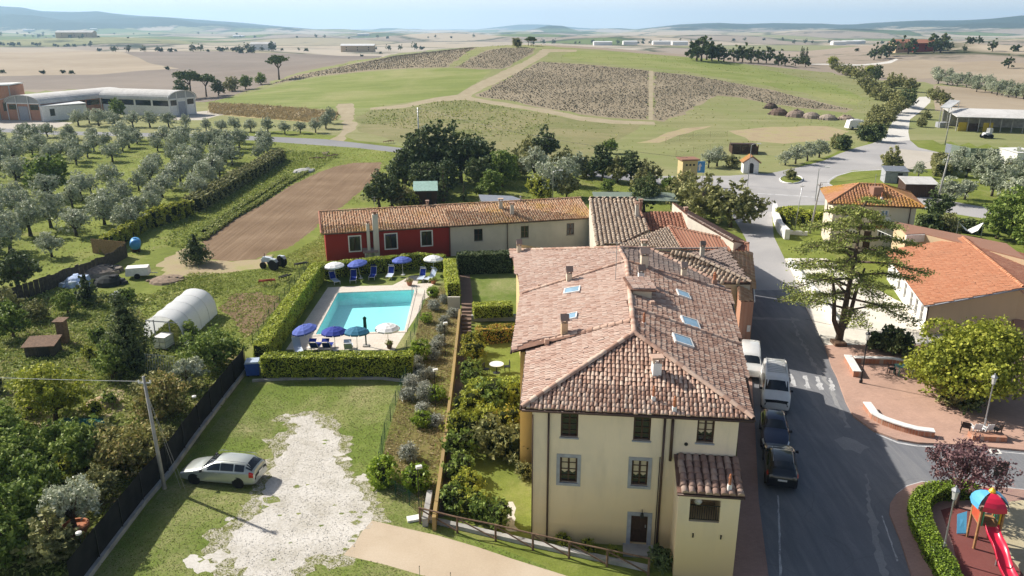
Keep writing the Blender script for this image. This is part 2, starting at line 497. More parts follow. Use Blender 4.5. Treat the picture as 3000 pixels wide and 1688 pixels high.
M['stubble']=earth('pale stubble field', [(.3,g3(.27, .215,.15)),(.5,g3(.335,.275,.2)),(.7,g3(.4, .335,.25))],.012,.12,bump=.1,mixf=.3,bdist=.5)
M['farplough']=earth('grey brown ploughed field',[(.3,g3(.165,.135, .115)),(.5,g3(.215,.18,.15)), (.7,g3(.27,.228,.19))],.01,.15,bump=.2,mixf=.3, bdist=.5)
t=NT('patchwork of far fields')
geo_co=t.co
warp=t.n("ShaderNodeTexNoise");warp.inputs["Scale"].default_value=.004;t.l(t.co,warp.inputs["Vector"])
va=t.n("ShaderNodeVectorMath",operation='MULTIPLY_ADD');t.l(warp.outputs["Color"],va.inputs[0]);va.inputs[1].default_value=(160,160,0);t.l(t.co,va.inputs[2])
mp=t.n("ShaderNodeMapping");mp.inputs["Scale"].default_value=(.0034,.0022,0);mp.inputs["Rotation"].default_value=(0,0,.35);t.l(va.outputs[0],mp.inputs[0])
vo=t.n("ShaderNodeTexVoronoi");vo.inputs["Scale"].default_value=1;t.l(mp.outputs[0],vo.inputs["Vector"])
sp=t.n("ShaderNodeSeparateColor");t.l(vo.outputs["Color"],sp.inputs[0])
c=t.ramp(sp.outputs[0], [(0,g3(.4, .34,.26)),(.22,g3(.3,.25,.2)),(.42,g3(.13, .17,.05)),(.56,g3(.33,.29,.2)),(.72,g3(.24, .24,.12)),(.85,g3(.42,.37,.3)),(.95,g3(.1, .13,.05))],'CONSTANT')
ed=t.n("ShaderNodeTexVoronoi",feature='DISTANCE_TO_EDGE');ed.inputs["Scale"].default_value=1;t.l(mp.outputs[0],ed.inputs["Vector"])
tr=t.noise(.02,8,.75)
k=t.math('MULTIPLY',t.ramp(ed.outputs[0],[(.0,W1),(.05, W0)]),t.ramp(tr,[(.42,W0),(.5,W1)]))
c=t.mix(k,c,g3(.045,.06, .025))
fw=t.noise(.0021,8,.7, .3);f2=t.noise(.012,8,.75)
sz=t.n("ShaderNodeSeparateXYZ");t.l(t.co,sz.inputs[0])
alt=t.ramp(t.math('DIVIDE',sz.outputs[2], 140.0),[(.12,W0),(.5,W1)])
wood=t.math('ADD',t.math('MULTIPLY',fw, .6),t.math('MULTIPLY',f2,.4))
wood=t.math('ADD',wood, t.math('MULTIPLY',alt, .4))
k=t.ramp(wood,[(.54, W0),(.6,W1)])
c=t.mix(k,c,t.ramp(t.noise(.05,6,.7),[(.3,g3(.015,.026,.016)),(.7,g3(.045,.06,.03))]))
M['far']=t.done(c,.95,.05)
# --------------------- ground zones (outlines seen in the photograph, laid on the terrain)
def outline(pts,n=1):
 return[ground(*p)for p in pts]
def ragged(pts,amp,step,seed=0):
 """an uneven natural edge"""
 rr=random.Random(seed);out=[]
 for i,a in enumerate(pts):
  b=pts[(i+1)%len(pts)];L=(b-a).length;k=max(1,int(L/step))
  for j in range(k):
   p=a.lerp(b,j/k);nrm=Vector((b.y-a.y,a.x-b.x,0)).normalized()
   out.append(p+nrm*rr.gauss(0,amp)*(0 if j==0 and False else 1))
 return out
ZONES=[]
def zone(name,mat,pts,label, dz=0.0,rag=None, world=False):
 w=[Vector(p)for p in pts]if world else outline(pts)
 if rag:w=ragged(w, rag[0],rag[1],len(ZONES))
 ZONES.append((name,mat, [(p.x,p.y)for p in w],label,dz))
zone('stubble_field','stubble',[(-500,140),(0,138),(163,141),(291,151),(437,186),(524,201),(408,207),(291,218),(0,223),(-500,225)],'pale stubble field on the far left rise')
zone('ploughed_field','farplough',[(-500,226),(0,224),(291,219),(408,208),(526,201),(437,185),(291,150),(520,150),(750,155),(1000,164),(1120,164),(1000,200),(840,230),(640,300),(480,298),(300,262),(0,264),(-500,270)],'grey brown ploughed field behind the sheds')
zone('hillside','hillgrass',[(470,330),(640,296),(770,252),(870,214),(1010,186),(1130,164),(1260,146),(1400,137),(1540,132),(1640,138),(1800,150),(2000,168),(2250,196),(2440,213),(2560,300),(2590,350),(2540,420),(2300,505),(1900,520),(1700,490),(1200,430),(1000,400),(480,345)], 'dry grass hillside behind the hamlet',rag=(1,6))
zone('meadow','meadow',[(600,300),(700,280),(837,244),(925,228),(1067,212),(1228,203),(1312,200),(1440,207),(1391,246),(1335,277),(1272,286),(1085,316),(1000,318),(800,322),(620,318)],'green meadow on the left flank of the hill',rag=(.3,6))
zone('green_field','meadow',[(1690,149),(1900,158),(2100,175),(2250,205),(2440,250),(2530,290),(2500,310),(2350,272),(2200,243),(2000,208),(1850,195),(1700,180),(1640,165)],'green strip along the top of the hill',rag=(1, 6))
zone('vine_slope','vineslope',[(1085,323),(1187,318),(1274,299),(1365,293),(1500,317),(1590,331),(1700,354),(1790,364),(1880,366),(1800,420),(1700,480),(1180,420),(1050,385),(1045,345)],'rough green slope below the dark field',rag=(.4,6))
zone('lavender_field','field',[(1392,283),(1450, 250),(1510,215),(1579,181),(1704,187),(1905,207),(1903,352),(1791,346),(1704,335),(1587,316),(1500,300)],'brown tufted field on the hill front',rag=(.7,4))
zone('lavender_field','field',[(1918, 210),(2010,219),(2115,236),(2200,252),(2290,270),(2400,300),(2500,320),(2480,330),(2380,320),(2250,305),(2170,286),(2100,280),(2055,303),(2000,335),(1950,355),(1913,352)],'brown tufted field on the hill front',rag=(.7,4))
zone('lavender_field','field',[(773, 253),(866,221),(1012,192),(1129,169),(1245,149),(1400,140),(1312,197),(1228,200),(1067,209),(925,225),(837,240)],'brown tufted field on the hill front',rag=(.7, 4))
zone('lavender_field','field',[(1330,198),(1400,160),(1430,146),(1480,140),(1572,142),(1555,160),(1490,196),(1470,203),(1400,203)],'brown tufted field on the hill front',rag=(.7,4))
zone('bare_patch','dirt',[(2140, 385),(2260,372),(2420,370),(2480,385),(2440,412),(2300,420),(2200,412)],'bare dirt beside the hill',rag=(.7,4))
zone('bare_patch','dirt',[(1870, 420),(2000,376),(2080,368),(2020,390),(1930,418)],'bare dirt beside the hill',rag=(.5, 4))
zone('reed_bed','reedsoil',[(615,308),(750,314),(900,325),(985,335),(982,352),(930,362),(750,347),(615,334)],'strip of dry reeds above the road',rag=(.3,5))
zone('dirt_track','track',[(1085,316),(1187, 306),(1274,286),(1340,278),(1391,247),(1450,219),(1500,196),(1545,176),(1572,158),(1588,144),(1690,146),(1688,152),(1612,153),(1592,168),(1545,195),(1500,221),(1445,247),(1405,266),(1378,284),(1500,305),(1600,320),(1704,341),(1800,352),(1920,357),(1920,366),(1790,363),(1700,353),(1590,330),(1500,316),(1360,293),(1274,298),(1187,316),(1085,322)],'pale dirt track climbing the hill',rag=(.25, 4))
zone('dirt_track','track',[(1902,207),(1914,208),(1912,352),(1900,352)],'pale dirt track climbing the hill')
zone('dirt_track','track',[(965,409),(990,398),(1003,385),(1005,370),(1000,345),(990,330),(985,318),(990,305),(1035,303),(1040,318),(1032,340),(1040,365),(1045,378),(1020,392),(1010,413)],'pale dirt track climbing the hill',rag=(.3,3))
zone('yard','yard',[(-150,345),(0,351),(130,354),(215,360),(170,374),(0,379),(-150,376)],'pale yard in front of the sheds')
zone('yard','yard',[(480,335),(640,322),(660,335),(590,352),(500,352)],'pale yard in front of the sheds',rag=(.4,4))
zone('country_road','farroad',[(-400,368),(0,376),(157,384),(450,390),(750,399),(954,408),(1181,434),(1400,461),(1700,497),(1931,516),(1931,541),(1700,513),(1400,476),(1172,448),(1041,433),(896,423),(750,412),(450,401),(157,395),(0,387),(-400,380)],'asphalt country road crossing behind the grove')
zone('tan_field','stubble',[(2620,190),(2900, 178),(3100,195),(3400,230),(3400,262),(3000,228),(2850,205),(2700,215)],'tan fields beyond the white road')
zone('tan_field','stubble',[(2480,195),(2600,182),(2700,175),(2850,185),(3100,232),(3400,262),(3400,300),(3000,250),(2850,226),(2730,228),(2640,238),(2560,222)],'tan fields beyond the white road')
zone('tan_field','stubble', [(2735,250),(2850,258),(3000,285),(3400,330),(3400,370),(3000,322),(2850,330),(2740,325),(2735,290)],'tan fields beyond the white road')
zone('white_road','whiteroad',[(2556,420),(2594,402),(2605,373),(2637,323),(2672,307),(2693,284),(2728,283),(2725,300),(2698,326),(2666,350),(2661,387),(2666,412)],'white gravel road leaving the junction')
zone('white_road','whiteroad',[(2370,189),(2420,187),(2520,189),(2600,180),(2625,172),(2632,174),(2610,185),(2520,192),(2420,190)], 'white gravel road leaving the junction')
zone('junction', 'paleroad',[(1931,516),(2138,515),(2222,508),(2250,509),(2340,490),(2419,469),(2460,450),(2510,432),(2556,420),(2666,411),(2690,432),(2751,447),(2739,474),(2731,495),(2649,496),(2498,499),(2460,512),(2433,530),(2430,538),(2448,548),(2600,556),(2900,610),(3200,680),(3200,710),(2880,640),(2700,612),(2560,605),(2404,601),(2323,602),(2279,608),(2265,620),(2262,637),(2267,693),(2305,771),(2346,850),(2205,850),(2195,735),(2185,700),(2150,640),(2120,600),(2050,560),(1931,541)],'sunlit junction of pale worn asphalt')
zone('dirt_parking','yard',[(2585,452),(2640,437),(2751,447),(2739,474),(2731,495),(2649,496),(2600,495),(2640,470)],'dusty parking bay beside the junction',rag=(.2, 3))
zone('street','asphalt',[(2262,1750),(2250,1688),(2222,1470),(2212,1266),(2198,1050),(2205,850),(2346,850),(2361,902),(2396,972),(2416,1016),(2436,1077),(2451,1106),(2477,1179),(2500,1223),(2559,1265),(2629,1291),(2687,1301),(2760,1304),(2891,1313),(3000,1323),(3400,1345),(3400,1480),(3000,1440),(2934,1433),(2701,1417),(2658,1429),(2626,1452),(2607,1480),(2605,1508),(2637,1586),(2669,1688),(2682,1750)],'shaded asphalt street beside the yellow house')
M['patch']=earth('grey road repair',[(.3,g3(.2,.2,.205)),(.5,g3(.28,.28,.28)),(.7,g3(.36,.355,.35))],.6,9,bump=.1)
zone('road_patch','patch',[(2315,930),(2325,932),(2346,990),(2374,1042),(2404,1086),(2432,1121),(2462,1193),(2492,1252),(2478,1252),(2450,1193),(2422,1125),(2396,1090),(2366,1046),(2340,994)],'pale repair streaks in the asphalt',rag=(.1, .4))
zone('road_patch','patch',[(2440,1288),(2470,1280),(2512,1290),(2545,1310),(2520,1326),(2470,1318)],'pale repair streaks in the asphalt',rag=(.12,.4))
zone('road_patch','patch',[(2534, 1390),(2540,1388),(2548,1440),(2556,1500),(2572,1530),(2574,1590),(2590,1640),(2602,1688),(2585,1688),(2560,1610),(2548,1540),(2540,1470)],'pale repair streaks in the asphalt',rag=(.06,.3))
zone('road_patch','patch',[(2205,928),(2345, 934),(2345,940),(2205,936)],'pale repair streaks in the asphalt',rag=(.08,.4))
zone('pavement','walk',[(2140,1750),(2160, 1300),(2150,1100),(2145,950),(2170,860),(2203,850),(2198,1050),(2212,1266),(2222,1470),(2250,1688),(2262,1750)],'reddish pavement along the house',.12)
zone('pavement','walk',[(2669,1688),(2637, 1586),(2605,1508),(2607,1480),(2626,1452),(2658,1429),(2701,1417),(2934,1433),(3000,1440),(3400,1480),(3400,1750),(2682,1750)],'paved corner round the playground',.12)
zone('plaza','plaza',[(2436, 1077),(2416,1016),(2440,1006),(2500,1012),(2560,1015),(2900,1010),(3400,1020),(3400,1343),(3000,1323),(2891,1313),(2760,1304),(2687,1301),(2629,1291),(2559,1265),(2500,1223),(2477,1179),(2451,1106)],'sunny terracotta plaza',.12)
zone('school_terrace','terrace',[(2346, 850),(2300,760),(2420,760),(2620,880),(2900,1000),(2900,1012),(2560,1014),(2416,1015),(2396,972),(2361,902)],'white paved terrace before the school',.12)
zone('play_surface','rubber',[(2755,1500),(2790, 1490),(2880,1510),(2925,1560),(2960,1640),(2995,1688),(3010,1750),(2800,1750),(2810,1688),(2790,1600)],'dark red rubber play surface',.124)
zone('play_ground', 'sand',[(2925,1480),(3000,1470),(3300,1500),(3300,1750),(3012,1750),(2995,1688),(2960,1640),(2925,1560)],'sandy ground beside the play surface',.124)
zone('lawn', 'lawn',[(735,1110),(900,1112),(1195,1100),(1160,1190),(1130,1300),(1112,1400),(1140,1430),(1200,1480),(1240,1520),(1400,1580),(1600,1660),(1720,1760),(200,1760),(300,1640),(480,1430),(640,1230)],'mown lawn used for parking')
def grow(w,d):
 sg=1 if sum(p.x*q.y-q.x*p.y for p, q in zip(w, w[1:]+w[:1]))>0 else-1;n=len(w);out=[]
 for i in range(n):
  e=(w[(i+1)%n]-w[i-1]);e.z=0;e.normalize();out.append(w[i]+Vector((e.y,-e.x,0))*d*sg*R.uniform(.4,1.3))
 return out
GP=[(850,1222), (905,1215),(935,1240),(980,1270),(990,1300),(985,1360),(1010,1400),(1050,1430),(1085,1480),(1092,1525),(1060,1555),(1040,1590),(1005,1622),(960,1625),(900,1640),(850,1688),(820,1720),(740,1700),(690,1650),(650,1600),(680,1560),(720,1530),(760,1500),(770,1450),(790,1390),(810,1340),(840,1320),(830,1290),(860,1270),(880,1250)]
zone('worn_turf','worn',grow(outline(GP),1.1),'worn turf thinning into the gravel',world=True,rag=(.22,.3))
zone('gravel_patch','gravel',GP,'white crushed stone worn into the lawn',rag=(.17,.3))
for k,(px,py,s)in enumerate([(905,1255,.5),(870,1235,.35), (885,1240,.4), (640,1630,.8), (590,1660,.7), (700,1620,.5), (1060,1400,.5), (840,1215,.25), (920,1230,.3), (560,1640,.5), (1015,1345,.4), (760,1580,.45), (670,1520,.3), (820,1480,.4), (990,1330,.5)]):
 p=ground(px,py)
 zone('gravel_patch', 'gravel',[p+Vector((s*R.uniform(.5,1.3)*math.cos(a), s*R.uniform(.3, .9)*math.sin(a),0))for a in[i*math.pi/8 for i in range(16)]],'white crushed stone worn into the lawn',world=True,rag=(.06,.15))
for k,(px,py,s)in enumerate([(795,1465,.55), (770,1485,.3), (870,1425,.25), (955,1290,.2), (1035,1500,.25), (1045,1530,.3), (1000,1505,.15), (875,1505,.15), (940,1540,.15), (1040,1572,.22), (1030,1585,.18), (820,1510,.12), (900,1420,.12), (950,1300,.14), (980,1480,.12), (1070,1500,.2), (1055,1515,.18), (1010,1608,.15), (850,1590,.1), (800,1640,.18)]):
 p=ground(px,py)
 zone('lawn', 'lawn',[p+Vector((s*R.uniform(.5,1.3)*math.cos(a), s*R.uniform(.4, .9)*math.sin(a),0))for a in[i*math.pi/6 for i in range(12)]],'mown lawn used for parking',world=True)
zone('driveway','drive',[(1091,1525),(1180,1546),(1283,1569),(1400,1603),(1500,1637),(1663,1688),(1800,1745),(1400,1760),(1245,1688),(1130,1655),(1006,1626),(1040,1590),(1062,1556)], 'beige concrete driveway')
zone('planted_bank', 'bank',[(1195,1078),(1215,1000),(1238,880),(1265,845),(1320,840),(1330,800),(1345,800),(1348,905),(1325,1120),(1303,1266),(1285,1400),(1270,1515),(1240,1520),(1200,1480),(1140,1430),(1112,1400),(1130,1300),(1160,1190)],'dry planted bank between lawn and path')
zone('garden_path','path',[(1345,790),(1376,788),(1385,880),(1380,960),(1362,1075),(1357,1150),(1335,1266),(1322,1400),(1300,1515),(1278,1515),(1290,1400),(1308,1266),(1330,1120),(1353,905)],'sunken brown garden path')
zone('upper_lawn','lawn',[(1376,800),(1500,800),(1560,800),(1560,880),(1386,880)],'small lawn behind the house')
zone('house_garden','grass', [(1386,925),(1560,925),(1560,1560),(1560,1640),(1420,1590),(1300,1530),(1322,1400),(1335,1266),(1357,1150),(1362,1075),(1380,960)],'garden strip beside the house')
zone('white_gravel','gravel',[(1485,1470),(1505,1470),(1512,1560),(1480,1552)],'small white gravel area by the house',rag=(.04,.3))
POOL=[at_height(990,858.6, 0),at_height(1214.6,849.8,0),Vector((-9.4,63.9,0)),at_height(924.8,981,0)]
zone('pool_deck','deck',[(838,1024),(962,840),(1150,836),(1205,808),(1232,808),(1222,832),(1268,828),(1272,845),(1155,1026)],'pale slab deck round the pool',.004)
zone('POOLHOLE', None,POOL,'',world=True)
zone('pool_lawn','lawn',[(955,842),(960,815),(1080,806),(1205,806),(1150,836),(1060,838)],'grass beside the pool deck')
zone('pool_lawn','lawn',[(1222,832),(1232,806),(1300,800),(1310,840),(1238,880),(1215,1000),(1195,1050),(1150,1050),(1155,1026),(1272,845),(1268,828)], 'grass beside the pool deck')
zone('pool_lawn', 'lawn',[(838,1024),(1155,1026),(1150,1060),(800,1060)],'grass beside the pool deck')
zone('brown_field','plough',[(1035,477),(1118,476),(1111,509),(1073,547),(1000,608),(951,632),(925,670),(846,728),(794,739),(750,760),(680,766),(612,760),(597,735),(597,697),(690,640),(750,610),(846,547),(936,504),(983,488)],'harrowed brown field behind the red house',rag=(.12, .7))
zone('dirt_patch','dirt',[(455,775),(540,728),(597,735),(612,760),(680,766),(750,760),(800,745),(770,785),(650,800),(560,812),(490,810)],'trodden dirt by the garden',rag=(.25,.8))
zone('soil_plot','plough',[(640,902),(690, 860),(760,856),(815,866),(828,882),(745,978),(715,990),(680,935)],'small dug plot beside the hedge',rag=(.15,.8))
zone('vegetable_garden','garden',[(-200,900),(200,860),(330,870),(420,900),(520,1010),(620,1000),(720,1050),(735,1080),(640,1200),(480,1400),(250,1688),(200,1760),(-200,1760)],'overgrown vegetable garden ground',rag=(.3,2))
zone('compost_soil','dirt',[(240,1215),(330,1140),(370,1150),(350,1200),(290,1240)],'bare compost soil in the garden',rag=(.2, .5))
zone('compost_soil','dirt',[(70,1190),(130,1180),(150,1290),(200,1270),(190,1310),(110,1300)],'bare compost soil in the garden',rag=(.2,.5))
zone('traffic_island','grass',[(2318+31*math.cos(i*math.pi/8),527+11*math.sin(i*math.pi/8))for i in range(16)],'kerbed traffic island in the junction',.12)
def inside(poly,x,y):
 n=len(poly);r=np.zeros(np.shape(x),bool);j=n-1
 for i in range(n):
  xi, yi=poly[i];xj,yj=poly[j]
  c=((yi>y)!=(yj>y))&(x<(xj-xi)*(y-yi)/((yj-yi)or 1e-9)+xi)
  r^=c;j=i
 return r
def build_ground():
 pts=[]
 az=np.radians(np.arange(-66,66.1,1.0))
 rs=np.concatenate([np.arange(6,150,4.5),np.geomspace(152,1500,75),np.geomspace(1560,30000,75)])
 jit=NP.uniform(-.25,.25,(len(rs),len(az)))
 for i,r in enumerate(rs):
  a=az if i%2==0 else az+math.radians(.5)
  for j,t in enumerate(a):
   pts.append((r*math.sin(t),r*math.cos(t)))
 nb=len(pts)
 edges=[]
 for zi,z in enumerate(ZONES):
  poly=z[2];n0=len(pts);dense=[]
  for i,a in enumerate(poly):
   b=poly[(i+1)%len(poly)];L=math.hypot(b[0]-a[0],b[1]-a[1]);d=math.hypot(*a)
   k=max(1,int(L/max(4,d*.03)))
   for j in range(k):dense.append((a[0]+(b[0]-a[0])*j/k,a[1]+(b[1]-a[1])*j/k))
  pts.extend(dense);edges.extend((n0+i, n0+(i+1)%len(dense))for i in range(len(dense)))
 vv,ee,ff, ov,oe,of=delaunay_2d_cdt([Vector(p)for p in pts],edges,[],0,1e-4)
 vx=np.array([p[0]for p in vv]);vy=np.array([p[1]for p in vv]);vz=terrain(vx,vy)
 fa=np.array(ff);cx=vx[fa].mean(1);cyy=vy[fa].mean(1);topz=np.full(len(fa),-1)
 for zi,z in enumerate(ZONES):topz[inside(z[2],cx,cyy)]=zi
 rr_=np.hypot(cx,cyy);groups={}
 for f,o, rad in zip(ff, topz,rr_):
  if o>=0:
   key=ZONES[o][0]
   if key=='POOLHOLE':continue
   groups.setdefault(key,(ZONES[o][1],ZONES[o][3],ZONES[o][4],[]))[3].append(f)
  else:
   key,mt,lb=('far_fields','far','hazy patchwork of fields and hills')if rad>380 else('rough_pasture', 'hillgrass','dry pasture beyond the junction')if rad>205 else('ground','grass','bright green grass ground')
   groups.setdefault(key, (mt,lb,0.0,[]))[3].append(f)
 for name,(mat,label,dz,fs)in groups.items():
  used=sorted({i for f in fs for i in f});idx={g:k for k, g in enumerate(used)}
  v=[(vx[i],vy[i],vz[i]+dz)for i in used]
  f2=[tuple(idx[i]for i in f)for f in fs]
  if dz>.05:
   cnt={}
   for f in fs:
    for a,b in((f[0], f[1]),(f[1],f[2]),(f[2],f[0])):
     cnt[(a,b)]=1
   low={}
   for(a,b)in cnt:
    if(b,a)in cnt:continue
    for q in(a,b):
     if q not in low:
      low[q]=len(v);v.append((vx[q],vy[q],vz[q]-.05))
    f2.append((idx[b],idx[a],low[a],low[b]))
  me=bpy.data.meshes.new(name);me.from_pydata([tuple(map(float, p))for p in v],[],f2)
  me.materials.append(M[mat])
  if name in('far_fields','ground','hillside', 'ploughed_field','stubble_field'):me.polygons.foreach_set("use_smooth",[True]*len(f2))
  me.update()
  o=bpy.data.objects.new(name,me);COL.objects.link(o)
  tag(o,label, None,None,'structure')
build_ground()
# --------------------- building materials
M['clay']=tilemat('weathered pink clay tiles',[g3(.28,.16,.115),g3(.42,.265,.2),g3(.54,.38,.295),g3(.62,.5,.4)])
M['clay_sunlit']=tilemat('sunlit pink clay tiles',[g3(.42,.26,.2),g3(.51,.35,.28),g3(.57,.42,.345),g3(.62,.5,.42)])  # lighter copy of the pink clay: sun brightness painted into the left slopes
M['clay_base']=plain('clay pan tiles',(.19,.11,.082),.9,.1,var=.35,scale=2)
M['clay_grey']=tilemat('grey lichened clay tiles', [g3(.2,.15,.125),g3(.29,.22,.19),g3(.38,.3,.255)],g3(.3,.29, .26),.08)
M['clay_row']=tilemat('orange row house tiles',[g3(.36,.185,.1), g3(.44,.25,.145),g3(.5,.32,.2),g3(.54,.39,.26)],g3(.4,.25,.035),.1)
M['clay_tan']=tilemat('tan big tiles',[g3(.36,.26,.19),g3(.46,.36,.27),g3(.56,.46,.36)])
M['clay_red']=tilemat('red clay tiles',[g3(.3,.125,.08),g3(.38,.17,.11),g3(.46,.235,.15)])
M['clay_brown']=tilemat('brown clay tiles',[g3(.25,.13,.09),g3(.32,.175,.12),g3(.38,.225,.155)])
M['clay_villa']=tilemat('villa clay tiles', [g3(.36,.16,.085),g3(.44,.215,.12),g3(.49,.27,.16)],g3(.42,.24, .03),.16)
M['clay_school']=tilemat('new orange tiles',[g3(.46,.19,.1), g3(.51,.225,.125),g3(.56,.27,.155)],g3(.4,.2,.12),.04)
M['clay_annex']=tilemat('dark annex tiles',[g3(.2,.12,.095),g3(.3,.2,.16),g3(.42,.32,.26)],g3(.42,.25,.04),.04)
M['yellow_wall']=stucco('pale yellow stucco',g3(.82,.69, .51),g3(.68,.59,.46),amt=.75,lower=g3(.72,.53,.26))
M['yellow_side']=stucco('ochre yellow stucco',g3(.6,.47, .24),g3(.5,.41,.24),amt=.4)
M['red_wall']=stucco('brick red paint',g3(.30,.035,.025),g3(.25,.032,.026),amt=.4)
M['white_wall']=stucco('aged off white plaster',g3(.60,.55,.47),g3(.44,.41,.36),amt=.55)
M['cream_wall']=stucco('cream plaster',g3(.63,.56,.44),g3(.55,.49,.4),amt=.3)
M['tan_wall']=stucco('tan plaster',g3(.55,.42,.27),g3(.5,.39,.26),amt=.3)
M['white_paint']=plain('white paint',(.74,.73,.7),.6,.3)
M['grey_stone']=plain('grey blue stone trim',(.33,.34,.37),.8,.2,var=.15)
M['dark_wood']=plain('dark brown wood',(.055,.028,.018),.6,.3,var=.3,scale=8)
M['wood']=plain('weathered wood rail',(.17,.11,.075),.85,.15,var=.35,scale=6)
M['grey_wood']=plain('greyed boards',(.075,.065,.055),.9,.1,var=.35, scale=4)
M['reed_']=plain('brown reed',(.3,.2,.11),.9,.1,var=.3,scale=9)
M['green_sheet']=plain('pale green sheet',(.3,.45,.4),.5,.3,var=.2)
M['pine']=plain('honey coloured timber',(.36,.2,.09),.7,.2,var=.3, scale=6)
M['glass']=plain('dark window glass',(.02,.024,.03),.08,.6,var=.2)
M['glass_sky_tint']=plain('sky tinted skylight glass',(.25,.4,.52),.06,.8,var=.1)  # pale blue base colour stands in for the reflected sky
M['copper']=plain('brown metal gutter',(.075,.045,.035),.5,.4,.3)
M['iron']=plain('dark iron',(.03,.03,.032),.5,.4,.5)
M['steel']=plain('galvanised steel',(.42,.43,.44),.4,.5,.7)
M['concrete']=plain('grey concrete',(.36,.35,.33), .9,.15,var=.25, scale=1.5)
M['terracotta']=plain('terracotta pot clay',(.42,.17,.09),.85,.2,var=.2)
M['curtain']=plain('cream curtain',(.55,.47,.33),.9,.1)
M['shade']=plain('dark room interior',(.02,.018,.016),.95,.05)
M['brick']=pavers('old red brickwork',g3(.36,.15,.09),g3(.44,.21,.13),g3(.4,.33,.27),.3,.1,0)
M['lead']=plain('grey lead flashing',(.33,.34,.35),.6,.3,.4)
M['white_metal']=plain('white coated sheet',(.7,.7,.68),.5,.3,var=.12,scale=1)
M['fibro']=earth('weathered fibre cement roof', [(.3,g3(.36, .35,.33)),(.5,g3(.55,.54,.52)),(.7,g3(.68, .67,.65))],.15,1.2,bump=.1)
def barrel_profile(rad,ln,seg=5):
 v=[];
 for s,k,lift in((-ln/2,.86,.0),(ln/2,1.0,.028)):
  for i in range(seg+1):
   t=math.pi*i/seg
   v.append((rad*k*math.cos(t),s,rad*k*math.sin(t)*.82+lift))
 f=[(i,i+1,seg+2+i,seg+1+i)for i in range(seg)]
 return np.array(v), f
TILE_MESH={}
